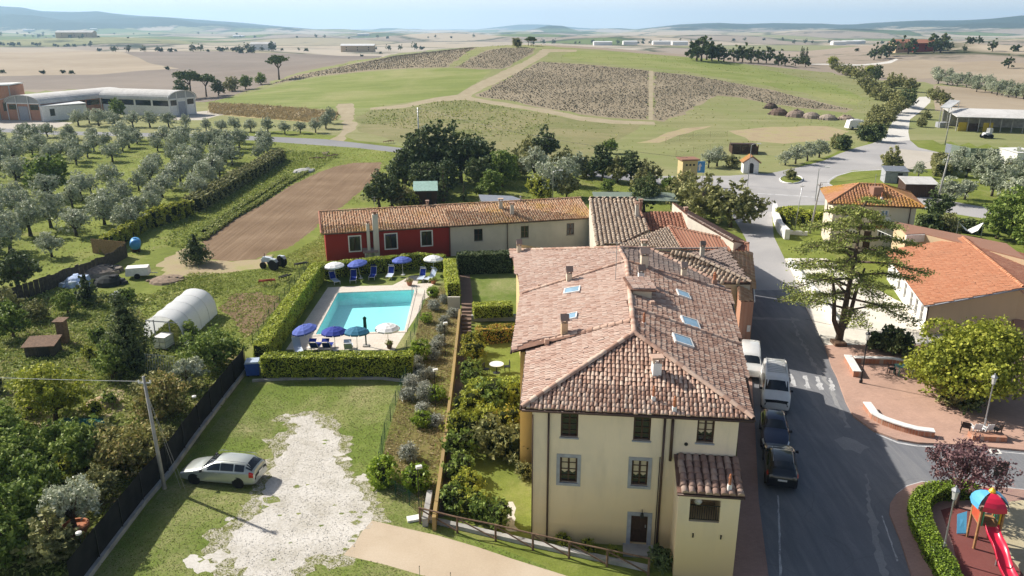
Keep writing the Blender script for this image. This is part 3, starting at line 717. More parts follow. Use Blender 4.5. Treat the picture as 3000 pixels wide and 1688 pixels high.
def roof_face(roof,poly, mat,pitch=.24,row=.36,individual=0,base_mat='clay_base',seg=5,margin=.04, relief=1.0,thick=.1, jitter=.02):
 """clay cover tiles laid in courses on a sloping face, with a solid slab under them"""
 poly=[Vector(p)for p in poly]
 n=Vector((0,0,0))
 for i in range(1,len(poly)-1):n+=(poly[i]-poly[0]).cross(poly[i+1]-poly[0])
 n.normalize()
 if n.z<0:n=-n
 s=Vector((0,0,-1));s=(s-n*s.dot(n)).normalized();a=s.cross(n).normalized()
 o=poly[0];off=OFF.get(roof.name,Vector((0, 0,0)))
 sl=MB();m_=len(poly);up_=[p-n*.01 for p in poly];lo_=[p-n*(thick+.01)for p in poly]
 sl.add(up_+lo_,[(0,i,i+1)for i in range(1, m_-1)]+[(m_,m_+i+1,m_+i)for i in range(1,m_-1)]+[(i,(i+1)%m_,m_+(i+1)%m_,m_+i)for i in range(m_)])
 sl.build('roof_slab',M[base_mat],roof)
 P2=[((p-o).dot(a),(p-o).dot(s))for p in poly]
 amin,amax=min(p[0]for p in P2),max(p[0]for p in P2);smin,smax=min(p[1]for p in P2),max(p[1]for p in P2)
 A,S=np.meshgrid(np.arange(amin+pitch/2,amax,pitch),np.arange(smax-row*.42,smin,-row))
 A=A.ravel();S=S.ravel()
 rr=np.random.default_rng(len(A))
 k=inside(P2,A,S+0*A);A,S=A[k],S[k]
 A=A+rr.normal(0,jitter,len(A));S=S+rr.normal(0,jitter,len(A))
 key=(round(pitch,3),round(row, 3),seg,relief)
 tv,tf=barrel_profile(pitch*.47,row*1.12,seg)
 tv=tv*np.array([1,1,relief])
 hgt=np.zeros(len(A));best=np.full(len(A),-9.0)
 for i in range(1,m_-1):
  (ax,ay),(bx,by),(cx,cy_)=P2[0],P2[i],P2[i+1]
  den=(by-cy_)*(ax-cx)+(cx-bx)*(ay-cy_)
  if abs(den)<1e-9:continue
  w0=((by-cy_)*(A-cx)+(cx-bx)*(S-cy_))/den;w1=((cy_-ay)*(A-cx)+(ax-cx)*(S-cy_))/den;w2=1-w0-w1
  mn=np.minimum(np.minimum(w0,w1),w2)
  hz_=w0*0+w1*(poly[i]-o).dot(n)+w2*(poly[i+1]-o).dot(n)
  up2=mn>best;hgt[up2]=hz_[up2];best[up2]=mn[up2]
 ctr=np.array(o)[None]+A[:,None]*np.array(a)[None]+S[:,None]*np.array(s)[None]+hgt[:,None]*np.array(n)[None]
 if individual:
  d=np.linalg.norm(ctr-np.array((0,0,EYE)),axis=1);order=np.argsort(d)
  single, rest=order[:individual], order[individual:]
  if key not in TILE_MESH:
   me=bpy.data.meshes.new('roof_tile');me.from_pydata([tuple(p)for p in tv],[], tf+[tuple(range(seg+1,2*seg+2))])
   me.materials.append(M[mat]);me.polygons.foreach_set("use_smooth",[True]*seg+[False]);me.update();TILE_MESH[key]=me
  rot=Matrix((a,s,n)).transposed().to_4x4()
  for i in single:
   ob=bpy.data.objects.new('roof_tile',TILE_MESH[key]);COL.objects.link(ob)
   yaw=Matrix.Rotation(rr.normal(0,.05),4,'Z')
   ob.matrix_local=Matrix.Translation(Vector(ctr[i])-off)@rot@yaw
   adopt(ob,roof)
 else:
  rest=np.arange(len(A))
 if len(rest):
  m=len(tv);C=ctr[rest]
  yaw=rr.normal(0,.045,len(C))
  lx=tv[None,:,0]*np.cos(yaw)[:,None]-tv[None,:,1]*np.sin(yaw)[:,None]
  ly=tv[None,:,0]*np.sin(yaw)[:,None]+tv[None,:,1]*np.cos(yaw)[:,None]
  V=C[:,None]+lx[..., None]*np.array(a)+ly[...,None]*np.array(s)+tv[None,:,2,None]*np.array(n)
  V=V.reshape(-1,3)-np.array(off)
  F=(np.arange(len(C))*m)[:,None,None]+np.array(tf)[None]
  ob=np_mesh('roof_tiles',V,F.reshape(-1,4),M[mat],roof,smooth=True);ob["kind"]='stuff'
def ridge_caps(roof,p, q,mat='clay',step=.36,rad=.15,single=True):
 p=Vector(p);q=Vector(q);d=(q-p);L=d.length;d.normalize()
 side=d.cross(Vector((0,0,1))).normalized();up=side.cross(d).normalized();off=OFF.get(roof.name,Vector((0,0,0)))
 tv, tf=barrel_profile(rad,step*1.15,5)
 n=max(1,int(L/step));key=('cap',round(rad,3),round(step, 3),mat)
 if key not in TILE_MESH:
  me=bpy.data.meshes.new('ridge_tile');me.from_pydata([tuple(k)for k in tv],[], tf);me.materials.append(M[mat]);me.polygons.foreach_set("use_smooth",[True]*5);me.update();TILE_MESH[key]=me
 rot=Matrix((side,d, up)).transposed().to_4x4()
 if single:
  for i in range(n):
   ob=bpy.data.objects.new('ridge_tile', TILE_MESH[key]);COL.objects.link(ob)
   ob.matrix_local=Matrix.Translation(p+d*(i+.5)*L/n-off+up*.02)@rot@Matrix.Rotation(R.gauss(0,.04),4, 'Z')
   adopt(ob, roof)
 else:
  b=MB()
  for i in range(n):
   c=p+d*(i+.5)*L/n+up*.02
   b.add([c+side*k[0]+d*k[1]+up*k[2]for k in tv],tf)
  b.build('ridge_tiles',M[mat],roof,smooth=True)
def wall(mb,p, q,z0,z1,z1q=None,openings=(),depth=.2,out=None):
 """a wall face from p to q (plan), outward side on the right hand, with real openings and reveals"""
 p=Vector((p[0],p[1]));q=Vector((q[0],q[1]));L=(q-p).length;u=(q-p)/L;nrm=Vector((u.y,-u.x))
 z1q=z1 if z1q is None else z1q
 ss=sorted({0.0,L}|{o[0]for o in openings}|{o[1]for o in openings})
 top=min(z1,z1q)
 zs=sorted({z0,top}|{o[2]for o in openings}|{o[3]for o in openings})
 def pt(s,z, d=0):return(p.x+u.x*s-nrm.x*d,p.y+u.y*s-nrm.y*d,z)
 for i in range(len(ss)-1):
  for j in range(len(zs)-1):
   sm,zm=(ss[i]+ss[i+1])/2,(zs[j]+zs[j+1])/2
   if any(o[0]<sm<o[1]and o[2]<zm<o[3]for o in openings):continue
   mb.poly([pt(ss[i],zs[j]),pt(ss[i+1],zs[j]),pt(ss[i+1],zs[j+1]), pt(ss[i],zs[j+1])])
 if z1!=z1q:mb.poly([pt(0,top),pt(L,top),pt(L,z1q),pt(0,z1)]if z1q!=top and z1!=top else([pt(0,top),pt(L,top),pt(L,z1q)]if z1q>top else[pt(0,top),pt(L,top),pt(0,z1)]))
 for s0,s1,a, b in[o[:4]for o in openings]:
  for(x0,y0, x1,y1)in((s0,a,s1,a),(s1,a,s1,b), (s1,b,s0,b),(s0,b,s0, a)):
   mb.poly([pt(x0,y0),pt(x1,y1),pt(x1,y1,depth),pt(x0,y0,depth)])
 return pt,L,u,nrm
def window(parent,pt,o,depth=.14, frame='dark_wood',surround=None, bars=(1,2), sill='grey_stone',pane='glass', curtain=False,sw=.16, name='window',dim=.06):
 """frame, mullions, pane and sill set into an opening o=(s0,s1,z0,z1) of a wall"""
 s0,s1,a,b=o[:4]
 w=MB();f=dim
 def bar(x0,z0,x1,z1,d0,d1):
  c=[pt(x0,z0,d0), pt(x1,z0,d0),pt(x1,z1,d0),pt(x0,z1,d0)];e=[pt(x0, z0,d1),pt(x1,z0,d1),pt(x1,z1,d1),pt(x0,z1,d1)]
  w.add(c+e,[(0,1,2,3), (7,6,5,4),(0,4,5, 1),(1,5, 6,2),(2, 6,7,3),(3,7,4,0)])
 d0,d1=depth-.05,depth+.02
 bar(s0+.002,a+.002,s0+f,b-.002,d0, d1);bar(s1-f,a+.002,s1-.002, b-.002,d0,d1)
 bar(s0+f,a+.002,s1-f,a+f,d0,d1);bar(s0+f,b-f,s1-f,b-.002,d0, d1)
 for i in range(1,bars[0]+1):
  x=s0+(s1-s0)*i/(bars[0]+1);bar(x-.045,a+f,x+.045,b-f,d0,d1)
 for j in range(1,bars[1]+1):
  z=a+(b-a)*j/(bars[1]+1);bar(s0+f, z-.018,s1-f, z+.018,d0+.01, d1)
 wo_=w.build(name,M[frame], parent)
 g=MB().poly([pt(s0, a,depth),pt(s1,a,depth),pt(s1,b,depth),pt(s0,b,depth)]);g.build('pane',M[pane],wo_)
 if curtain:
  zc=a+(b-a)*.42
  cpts=[]
  m=MB()
  for(x0,x1)in((s0+f,(s0+s1)/2-.05),((s0+s1)/2+.05, s1-f)):
   m.add([pt(x0, b-f,depth-.008),pt(x1,b-f, depth-.008),pt(x1,zc,depth-.008),pt((x0+x1)/2, zc-.1,depth-.008),pt(x0,zc,depth-.008)],[(0,1,2,3,4)])
  m.build('curtain',M['curtain'],wo_)
 if sill:
  m=MB();c=[pt(s0-.05,a-.07,-.07),pt(s1+.05,a-.07,-.07),pt(s1+.05,a-.003,-.07),pt(s0-.05,a-.003,-.07)]
  e=[pt(s0-.05, a-.07,-.001), pt(s1+.05,a-.07,-.001),pt(s1+.05,a-.003,depth-.06),pt(s0-.05, a-.003,depth-.06)]
  m.add(c+e,[(0,1,2,3),(7,6, 5,4),(0, 4,5,1),(1,5,6,2), (2,6,7,3),(3,7,4, 0)]);m.build('sill',M[sill],wo_)
 if surround:
  m=MB()
  for(x0,z0,x1,z1)in((s0-sw,a-sw,s0,b+sw),(s1,a-sw,s1+sw,b+sw),(s0, b,s1,b+sw),(s0,a-sw,s1,a)):
   c=[pt(x0,z0,-.03),pt(x1,z0,-.03),pt(x1,z1, -.03),pt(x0, z1,-.03)];e=[pt(x0,z0,.02),pt(x1,z0,.02),pt(x1,z1,.02),pt(x0,z1,.02)]
   m.add(c+e,[(0,1, 2,3),(0, 4,5,1),(1,5,6,2), (2,6,7,3),(3,7,4, 0)])
  m.build('surround',M[surround], wo_)
 return wo_
def px_opening(pt_plane,u, nrm,L,x0,y0, x1,y1):
 """an opening on a wall from its corners in the photograph"""
 p=Vector((pt_plane[0],pt_plane[1],0));n3=Vector((nrm.x,nrm.y,0))
 a=on_plane((x0+x1)/2,y1,p,n3);b=on_plane((x0+x1)/2,y0, p,n3)
 l=on_plane(x0,(y0+y1)/2,p,n3);r=on_plane(x1,(y0+y1)/2,p,n3)
 f=lambda k:(k.x-p.x)*u.x+(k.y-p.y)*u.y
 s0,s1=f(l), f(r)
 return(max(.05,min(s0,s1)),min(L-.05, max(s0,s1)), a.z,b.z)
def chimney(roof,base,h,w=.45,cap='pitched',mat='white_wall',rot=.1,sink=.3,name='chimney'):
 b=Vector(base);w*=.86;h*=.86
 m=MB().box((b.x,b.y, b.z+h/2-sink/2),(w,w*.9,h+sink),rot)
 c=m.build(name,M[mat],roof)
 k=MB()
 if cap=='pitched':
  for dx in(-1,1):
   for dy in(-1,1):k.box((b.x+dx*w*.38,b.y+dy*w*.34,b.z+h+.11),(.1,.1,.22),rot)
  z=b.z+h+.22;e=w*.68
  cs, sn=math.cos(rot),math.sin(rot)
  q=lambda x,y,zz:(b.x+x*cs-y*sn,b.y+x*sn+y*cs,zz)
  k.add([q(-e,-e,z),q(e,-e,z),q(e,e,z),q(-e,e, z),q(-e, 0,z+.32),q(e,0,z+.32),q(-e,-e, z-.05),q(e,-e,z-.05), q(e,e,z-.05),q(-e,e,z-.05)],[(0,1,5,4), (2,3,4,5),(0,4,3),(1,2,5), (6,7,1,0),(8,9,3, 2),(7,8, 2,1),(9, 6,0,3),(9,8,7,6)])
  k.build('chimney_cap', M['clay_grey'],c)
 elif cap=='flat':
  for dx in(-1, 1):
   for dy in(-1,1):k.box((b.x+dx*w*.4,b.y+dy*w*.35,b.z+h+.12),(.11,.11,.24),rot)
  k.box((b.x,b.y,b.z+h+.28),(w*1.45,w*1.3,.1),rot);k.build('chimney_cap',M['clay'],c)
 elif cap=='pot':
  k.lathe([(w*.38,0),(w*.34,.3),(w*.45,.32), (w*.45,.38), (w*.3,.4), (w*.3,.5), (.02,.56)],(b.x,b.y,b.z+h),10);k.build('chimney_pot',M['terracotta'],c)
 elif cap=='steel':
  k.lathe([(w*.45,0), (w*.45,.25), (w*.7,.27), (w*.7,.33), (.02,.4)],(b.x,b.y,b.z+h),10);k.build('chimney_pot',M['steel'],c)
 return c
def skylight(roof,quad_px,face,frame='white_metal',glass='glass_sky_tint',lift=.2,blind=False):
 """a roof window given by its four corners in the photograph on a roof face"""
 c=[on_face(px,py,face)for px,py in quad_px]
 n=(c[1]-c[0]).cross(c[3]-c[0]).normalized()
 if n.z<0:n=-n
 top=[k+n*lift for k in c];ctr=sum(top,Vector())/4
 inn=[k.lerp(ctr, .16)for k in top]
 m=MB();m.add(c+top+inn,[(0,1,5,4),(1,2, 6,5),(2, 3,7,6),(3,0,4,7), (4,5,9,8),(5,6,10, 9),(6,7, 11,10),(7, 4,8,11)])
 w=m.build('skylight',M[frame],roof)
 MB().poly([k-n*.02 for k in inn]).build('pane',M[glass],w)
def gutter_line(parent,pts, rad=.07,mat='copper', name='gutter'):
 MB().tube(pts,rad, 7).build(name,M[mat],parent,smooth=True)
V2=lambda v:Vector((v.x,v.y))
# --------------------- the yellow house
def yellow_house():
 ZE,ZR=7.7,9.8
 H=lambda px,py,z=ZE:at_height(px,py,z)
 E1,E2=H(1530,1195),H(2206,1228)
 A=H(1858,979, ZR);RA=H(1847,944,ZR);RB=H(1854,904,ZR);RB.x=RA.x+.35;R2=H(1835,769,ZR);R3=H(1813,728,ZR)
 RA2=RA
 L1=H(1547,1017);S1=H(1501,1030);S2=H(1530,863);F1=on_face(1495,736, [H(1530,863), H(1835,769,ZR),H(1813,728,ZR)])
 K1=H(2168,1013);K2=H(2138,858);G1=H(1902,731,9.3);G2=H(2100,827,8.0)
 t=world_thing('yellow_house','pale yellow three storey house with pink tiled hip roof','house',(6,40,0))
 roof=MB().tube([A-Vector((0, 0,.2)),RA-Vector((0,0,.2)),R2-Vector((0, 0,.2))],.08,6).build('roof',M['dark_wood'],t)
 roof_face(roof,[E1,E2,A],'clay',.205,.285,individual=255)
 roof_face(roof, [E2,K1,RB,A],'clay',.25,.31)
 roof_face(roof,[E1,A,RA,L1],'clay_sunlit',.22,.3)
 fl=[S1,L1+Vector((-.0, .15,0)),RA+Vector((0,.1,0)),R2,S2]
 roof_face(roof,fl,'clay_sunlit',.22, .3)
 roof_face(roof, [K1+Vector((0, .1,.04)),K2, R2,RB+Vector((0,.1,.0))],'clay',.25,.31)
 roof_face(roof,[S2,R2,R3, F1],'clay_sunlit',.22,.3)
 roof_face(roof,[K2,R2,R3,G1,G2],'clay_grey',.27,.37)
 for p,q in((E1,A),(E2,A),(A,R2),(L1,RA),(S2,R2),(RB,K1),(R2,K2),(R2,R3),(R3,F1),(R3,G1),(G1,G2)):
  ridge_caps(roof, p+Vector((0,0,.05)),q+Vector((0,0,.05)), 'clay',.42,.16)
 gutter_line(roof,[E1+Vector((-.02,-.06,-.1)),E2+Vector((.02,-.06,-.1))])
 gutter_line(roof,[E2+Vector((.07,0,-.1)),K1+Vector((.07,0,-.1)), K2+Vector((.07,0,-.1))])
 gutter_line(roof,[E1+Vector((-.07,0,-.1)),L1+Vector((-.07,0,-.1))])
 gutter_line(roof,[S1+Vector((-.07,0,-.1)),S2+Vector((-.07,0,-.1))])
 wL=V2(E1)+Vector((.5,.38));wR=V2(E2)+Vector((-.5,.42))
 kR=V2(K1)+Vector((-.5,0));kR2=V2(K2)+Vector((-.5,0));gR=V2(G2)+Vector((-.5,0));bR=V2(G1);bL=V2(F1)+Vector((.5, -.3));sL=V2(S2)+Vector((.4, 0));sL1=V2(S1)+Vector((.45,.1));lL=V2(L1)+Vector((.45,.1))
 mb=MB();U=(wR-wL).normalized();Lw=(wR-wL).length;N=Vector((U.y,-U.x))
 op=lambda*r:px_opening(wL,U,N,Lw, *r)
 W=[op(1643,1211,1694,1281),op(1856,1219,1907,1291),op(2042,1226,2093,1298)]
 Mw=[op(1640,1340,1691,1414),op(1850,1349,1898,1423)]
 D=op(1847,1511,1896, 1606);D=(D[0],D[1],.15,D[3])
 pt,_,_,_=wall(mb,wL,wR,-.3, ZE-.12,None,W+Mw+[D],.22)
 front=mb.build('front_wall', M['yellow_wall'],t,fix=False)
 m2=MB()
 SW=[(2.2, 3.1,5.2,6.7),(5.2,6.0,5.2,6.7)]
 ptS,LS,uS,nS=wall(m2,lL,wL, -.3,ZE-.12,None,[(1.6,2.5,5.2, 6.7)],.2)
 wall(m2,sL1,lL,-.3,ZE-.12)
 ptB,*_=wall(m2,sL,sL1,-.3,ZE-.12,None,[(2.5,3.3, 5.0,6.6),(6.0, 6.9,5.0,6.6)], .2)
 wall(m2, bL,sL,-.3,F1.z-.15,ZE-.12);wall(m2,bR,bL, -.3,ZE+.5)
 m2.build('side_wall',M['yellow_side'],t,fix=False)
 m3=MB()
 ptR,LR,uR,nR=wall(m3,wR,kR,-.3,ZE-.12,None,[(2.0,2.9,1.0,2.6), (5.5,6.5,1.0,2.6),(2.0,2.9,5.0, 6.4),(5.6,6.5, 5.0,6.4)],.2)
 ptR2,*_=wall(m3,kR,kR2,-.3, ZE-.12,None,[(2.0,2.9,5.0,6.4), (5.6,6.5,5.0,6.4)],.2)
 wall(m3,kR2,gR,-.3, ZE-.1);wall(m3,gR,bR,-.3,ZE-.1)
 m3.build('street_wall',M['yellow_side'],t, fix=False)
 for i,o in enumerate(W):window(t,pt,o,.16,bars=(1,3),sill='grey_stone',dim=.09,curtain=i==2)
 for i,o in enumerate(Mw):window(t,pt,o,.16,bars=(1,3),surround='grey_stone',sill='grey_stone',curtain=True,dim=.09,sw=.17)
 window(t,ptS,(1.6,2.5,5.2,6.7),bars=(1,2));window(t,ptB,(2.5,3.3,5.0,6.6));window(t, ptB,(6.0,6.9,5.0,6.6))
 for o in((2.0,2.9,1.0,2.6),(5.5,6.5, 1.0,2.6),(2.0, 2.9,5.0,6.4),(5.6,6.5,5.0,6.4)):window(t,ptR,o, surround='grey_stone')
 for o in((2.0,2.9, 5.0,6.4),(5.6, 6.5,5.0,6.4)):window(t,ptR2,o)
 s0,s1,a,b=D;d=MB()
 q=lambda x0,z0,x1,z1,k0,k1:d.add([pt(x0,z0, k0),pt(x1,z0,k0),pt(x1,z1,k0),pt(x0,z1,k0),pt(x0,z0,k1),pt(x1,z0,k1),pt(x1,z1,k1),pt(x0,z1,k1)],[(0, 1,2,3),(7,6,5,4), (0,4,5,1),(1,5,6, 2),(2,6, 7,3),(3, 7,4,0)])
 q(s0,a,s1,b,.15,.2);mid=(s0+s1)/2
 for x0,x1 in((s0+.08,mid-.06),(mid+.06,s1-.08)):
  for z0, z1 in((a+.12,a+(b-a)*.42),(a+(b-a)*.48,b-.12)):q(x0,z0,x1,z1,.125,.149)
 door=d.build('door',M['dark_wood'],t)
 MB().box(tuple(pt(s1-.1,a+1.0,.1)),(.05,.05,.14)).build('handle',M['steel'],door)
 d=MB();q(s0-.2,a,s0,b+.2, -.03,.02);q(s1,a,s1+.2,b+.2,-.03,.02);q(s0,b,s1,b+.2,-.03,.02);d.build('door_surround',M['grey_stone'],t)
 d=MB();q(s0-.35, -.2,s1+.35,a-.003,-.9,-.002);d.build('door_step',M['concrete'],t)
 lp=pt(mid+.1,b+.3,-.22)
 MB().bar(pt(mid+.1, b+.36,0),lp,.035).box((lp[0],lp[1],lp[2]-.12),(.17,.17,.2),0,.7).build('wall_lamp',M['iron'],t)
 for px0,y0,px1,y1,r in((1608,1210,1601, 1588,.05),(1949, 1225,1927,1632,.06),(1972,1230,1967,1350,.075),(1934,1340, 1915,1630,.025),(1561,1215,1558,1560,.03)):
  p3=Vector((wL.x,wL.y, 0))+Vector((N.x,N.y,0))*(.08);a3=on_plane(px0,y0,p3,Vector((N.x,N.y, 0)));b3=on_plane(px1,y1,p3,Vector((N.x,N.y, 0)))
  b3.x,b3.y=a3.x,a3.y
  MB().tube([a3,Vector((b3.x,b3.y,max(b3.z,.05)))],r,8).build('downpipe',M['copper'],t, smooth=True)
 for px,py in((2010, 1301),):
  p3=on_plane(px,py,Vector((wL.x,wL.y, 0)),Vector((N.x,N.y,0)))
  MB().tube([p3+Vector((N.x,N.y,0))*-.02,p3+Vector((N.x,N.y,0))*.04],.09,12).build('vent_cover',M['iron'],t)
 dF=2.1
 a0=on_plane(1982,1330,Vector((wL.x,wL.y,0)),Vector((N.x,N.y, 0)));a1=on_plane(2155,1338,Vector((wL.x,wL.y,0)),Vector((N.x, N.y,0)))
 n3=Vector((N.x,N.y,0));f0=V2(a0)+N*dF;f1=V2(a1)+N*dF
 ze=on_plane(1984,1442,Vector((f0.x,f0.y,0))+n3*.25,n3).z;zt=a0.z
 ann=MB();wz=ze-.1
 lo=px_opening(f0,U,N,(f1-f0).length,2020,1464,2110,1530)
 ptA,LA, *_=wall(ann,f0,f1,-.3,wz,None,[lo],.25)
 wall(ann,V2(a0), f0,-.3,zt-.15,wz);wall(ann,f1,V2(a1),-.3, wz,zt-.15)
 annex=ann.build('annex',M['yellow_wall'],t,fix=False)
 s0,s1,za, zb=lo
 MB().add([ptA(s0,za,.25),ptA(s1,za,.25),ptA(s1,za,1.7),ptA(s0,za,1.7),ptA(s0,zb,.25),ptA(s1,zb,.25),ptA(s1,zb,1.7),ptA(s0,zb,1.7)],[(0, 1,2,3),(4,7,6,5), (3,2,6,7),(0,3,7, 4),(1,5, 6,2)]).build('loggia',M['tan_wall'],annex,fix=False)
 rl=MB().bar(ptA(s0,za+.85,.06),ptA(s1,za+.85,.06),.04).bar(ptA(s0,za+.1,.06),ptA(s1,za+.1,.06),.03)
 for i in range(13):x=s0+.06+(s1-s0-.12)*i/12;rl.bar(ptA(x,za+.1,.06),ptA(x,za+.85,.06),.022)
 rl.build('railing',M['iron'],annex)
 c=ptA(s0+.42,zb-.38,.45)
 MB().lathe([(.02,-.16),(.14,-.12),(.2,0),(.14,.12),(.02,.16)], c,10).build('hanging_bundle',M['white_paint'],annex,smooth=True)
 for f in(.28,.74):
  p=ptA(LA*f,za-.75,-.0);MB().box((p[0]+N.x*.02,p[1]+N.y*.02, p[2]),(.06,.05,.22)).build('iron_bracket',M['iron'],annex)
 ar=MB().bar(Vector((a0.x,a0.y,zt)),Vector((a1.x,a1.y, zt)),.06).build('annex_roof',M['dark_wood'],t)
 e0=Vector((f0.x,f0.y,ze))+n3*.25-Vector((U.x,U.y,0))*.12;e1=Vector((f1.x,f1.y, ze))+n3*.25+Vector((U.x,U.y,0))*.12
 face=[e0,e1,Vector((a1.x,a1.y, zt))+Vector((U.x,U.y,0))*.12,Vector((a0.x,a0.y,zt))-Vector((U.x,U.y,0))*.12]
 roof_face(ar,face,'clay_annex',.36,.4,relief=1.15, individual=60)
 gutter_line(ar,[e0+Vector((0,-.05,-.1)), e1+Vector((0,-.05,-.1))],.06)
 chimney(ar,on_face(2136,1440,face),.42, .2,'pot','white_paint')
 FH=[E1,E2,A];FR=[E2,K1,RB,A];FL=[S1, RA,R2];FM=[K1,K2,R2];FG=[K2,R2,R3];FF=[S2,R2,F1]
 chimney(roof,on_face(1922, 1096,FH),.75,.5,'flat','white_paint')
 chimney(roof,on_face(1914,1174,FH),.28,.2,'pot','white_paint');chimney(roof,on_face(1975,1206,FH),.3,.22,'pot','white_paint')
 chimney(roof,on_face(1653,979,FL),.8,.42,'pitched','tan_wall');chimney(roof,on_face(1602,1003,FL),.25,.28,'none','clay')
 chimney(roof,on_face(1667,828,FL),.75,.42,'pitched','cream_wall');chimney(roof,on_face(1580,846,FL),.4,.25,'none','clay')
 chimney(roof,on_face(1521,741,FF),.7,.4,'pitched','cream_wall')
 chimney(roof,on_face(1886,784,FG),1.0, .55,'pitched','cream_wall');chimney(roof,on_face(1877,828, FM),.8,.42,'pitched','white_paint')
 chimney(roof, on_face(2002,813,FG),.7,.38,'pitched','cream_wall');chimney(roof,on_face(1886, 953,FR),.2,.22,'pot','white_paint')
 chimney(roof,on_face(1910,902,FM),.5,.3,'none','clay');chimney(roof,on_face(2092,836,FG),.5,.35,'pot','clay')
 skylight(roof,[(1652,868), (1700,860),(1703,844),(1656,852)],FL);skylight(roof, [(1648,947),(1691,938),(1694,921),(1652,930)], FL)
 skylight(roof, [(1986,871),(2023,884),(2014,866),(1978,853)], FM);skylight(roof,[(2000,957),(2050, 972),(2040,946),(1991,931)],FR);skylight(roof,[(1975,1008),(2031,1026),(2020,999),(1966,982)],FR)
 b0=on_face(1854,872,FM);b1=on_face(1908,886,FM)
 u=(b1-b0);u.z=0;u.normalize();back=Vector((-u.y,u.x,0))
 zt2=b0.z+.55
 dm=MB().add([b0,b1,Vector((b1.x,b1.y,zt2-.1)),Vector((b0.x, b0.y,zt2))]+[k+back*2.2 for k in(b0,b1, Vector((b1.x,b1.y,zt2-.1)), Vector((b0.x,b0.y,zt2)))], [(0,1,2, 3),(1,5, 6,2),(0, 3,7,4),(4,7,6,5)])
 dorm=dm.build('dormer',M['cream_wall'],roof)
 roof_face(roof,[Vector((b0.x,b0.y, zt2+.05))-u*.2-back*.2,Vector((b1.x,b1.y,zt2-.05))+u*.2-back*.2,Vector((b1.x,b1.y,zt2-.05))+u*.2+back*2.3,Vector((b0.x, b0.y,zt2+.05))-u*.2+back*2.3],'clay_sunlit',.24,.36)
 b=on_face(1803,822, FL);m=MB().tube([b,b+Vector((0,0,2.6))],.025,6)
 for z,w in((2.5,.5),(2.2,.4),(1.9,.6)):
  m.bar(b+Vector((-w,0,z)),b+Vector((w,0,z)),.02)
 for i in range(7):m.bar(b+Vector((-.6+i*.2, -.2,1.9)),b+Vector((-.6+i*.2,.2,1.9)),.012)
 m.build('aerial', M['steel'],roof)
 return dict(wL=wL, wR=wR,U=U, N=N)
YH=yellow_house()
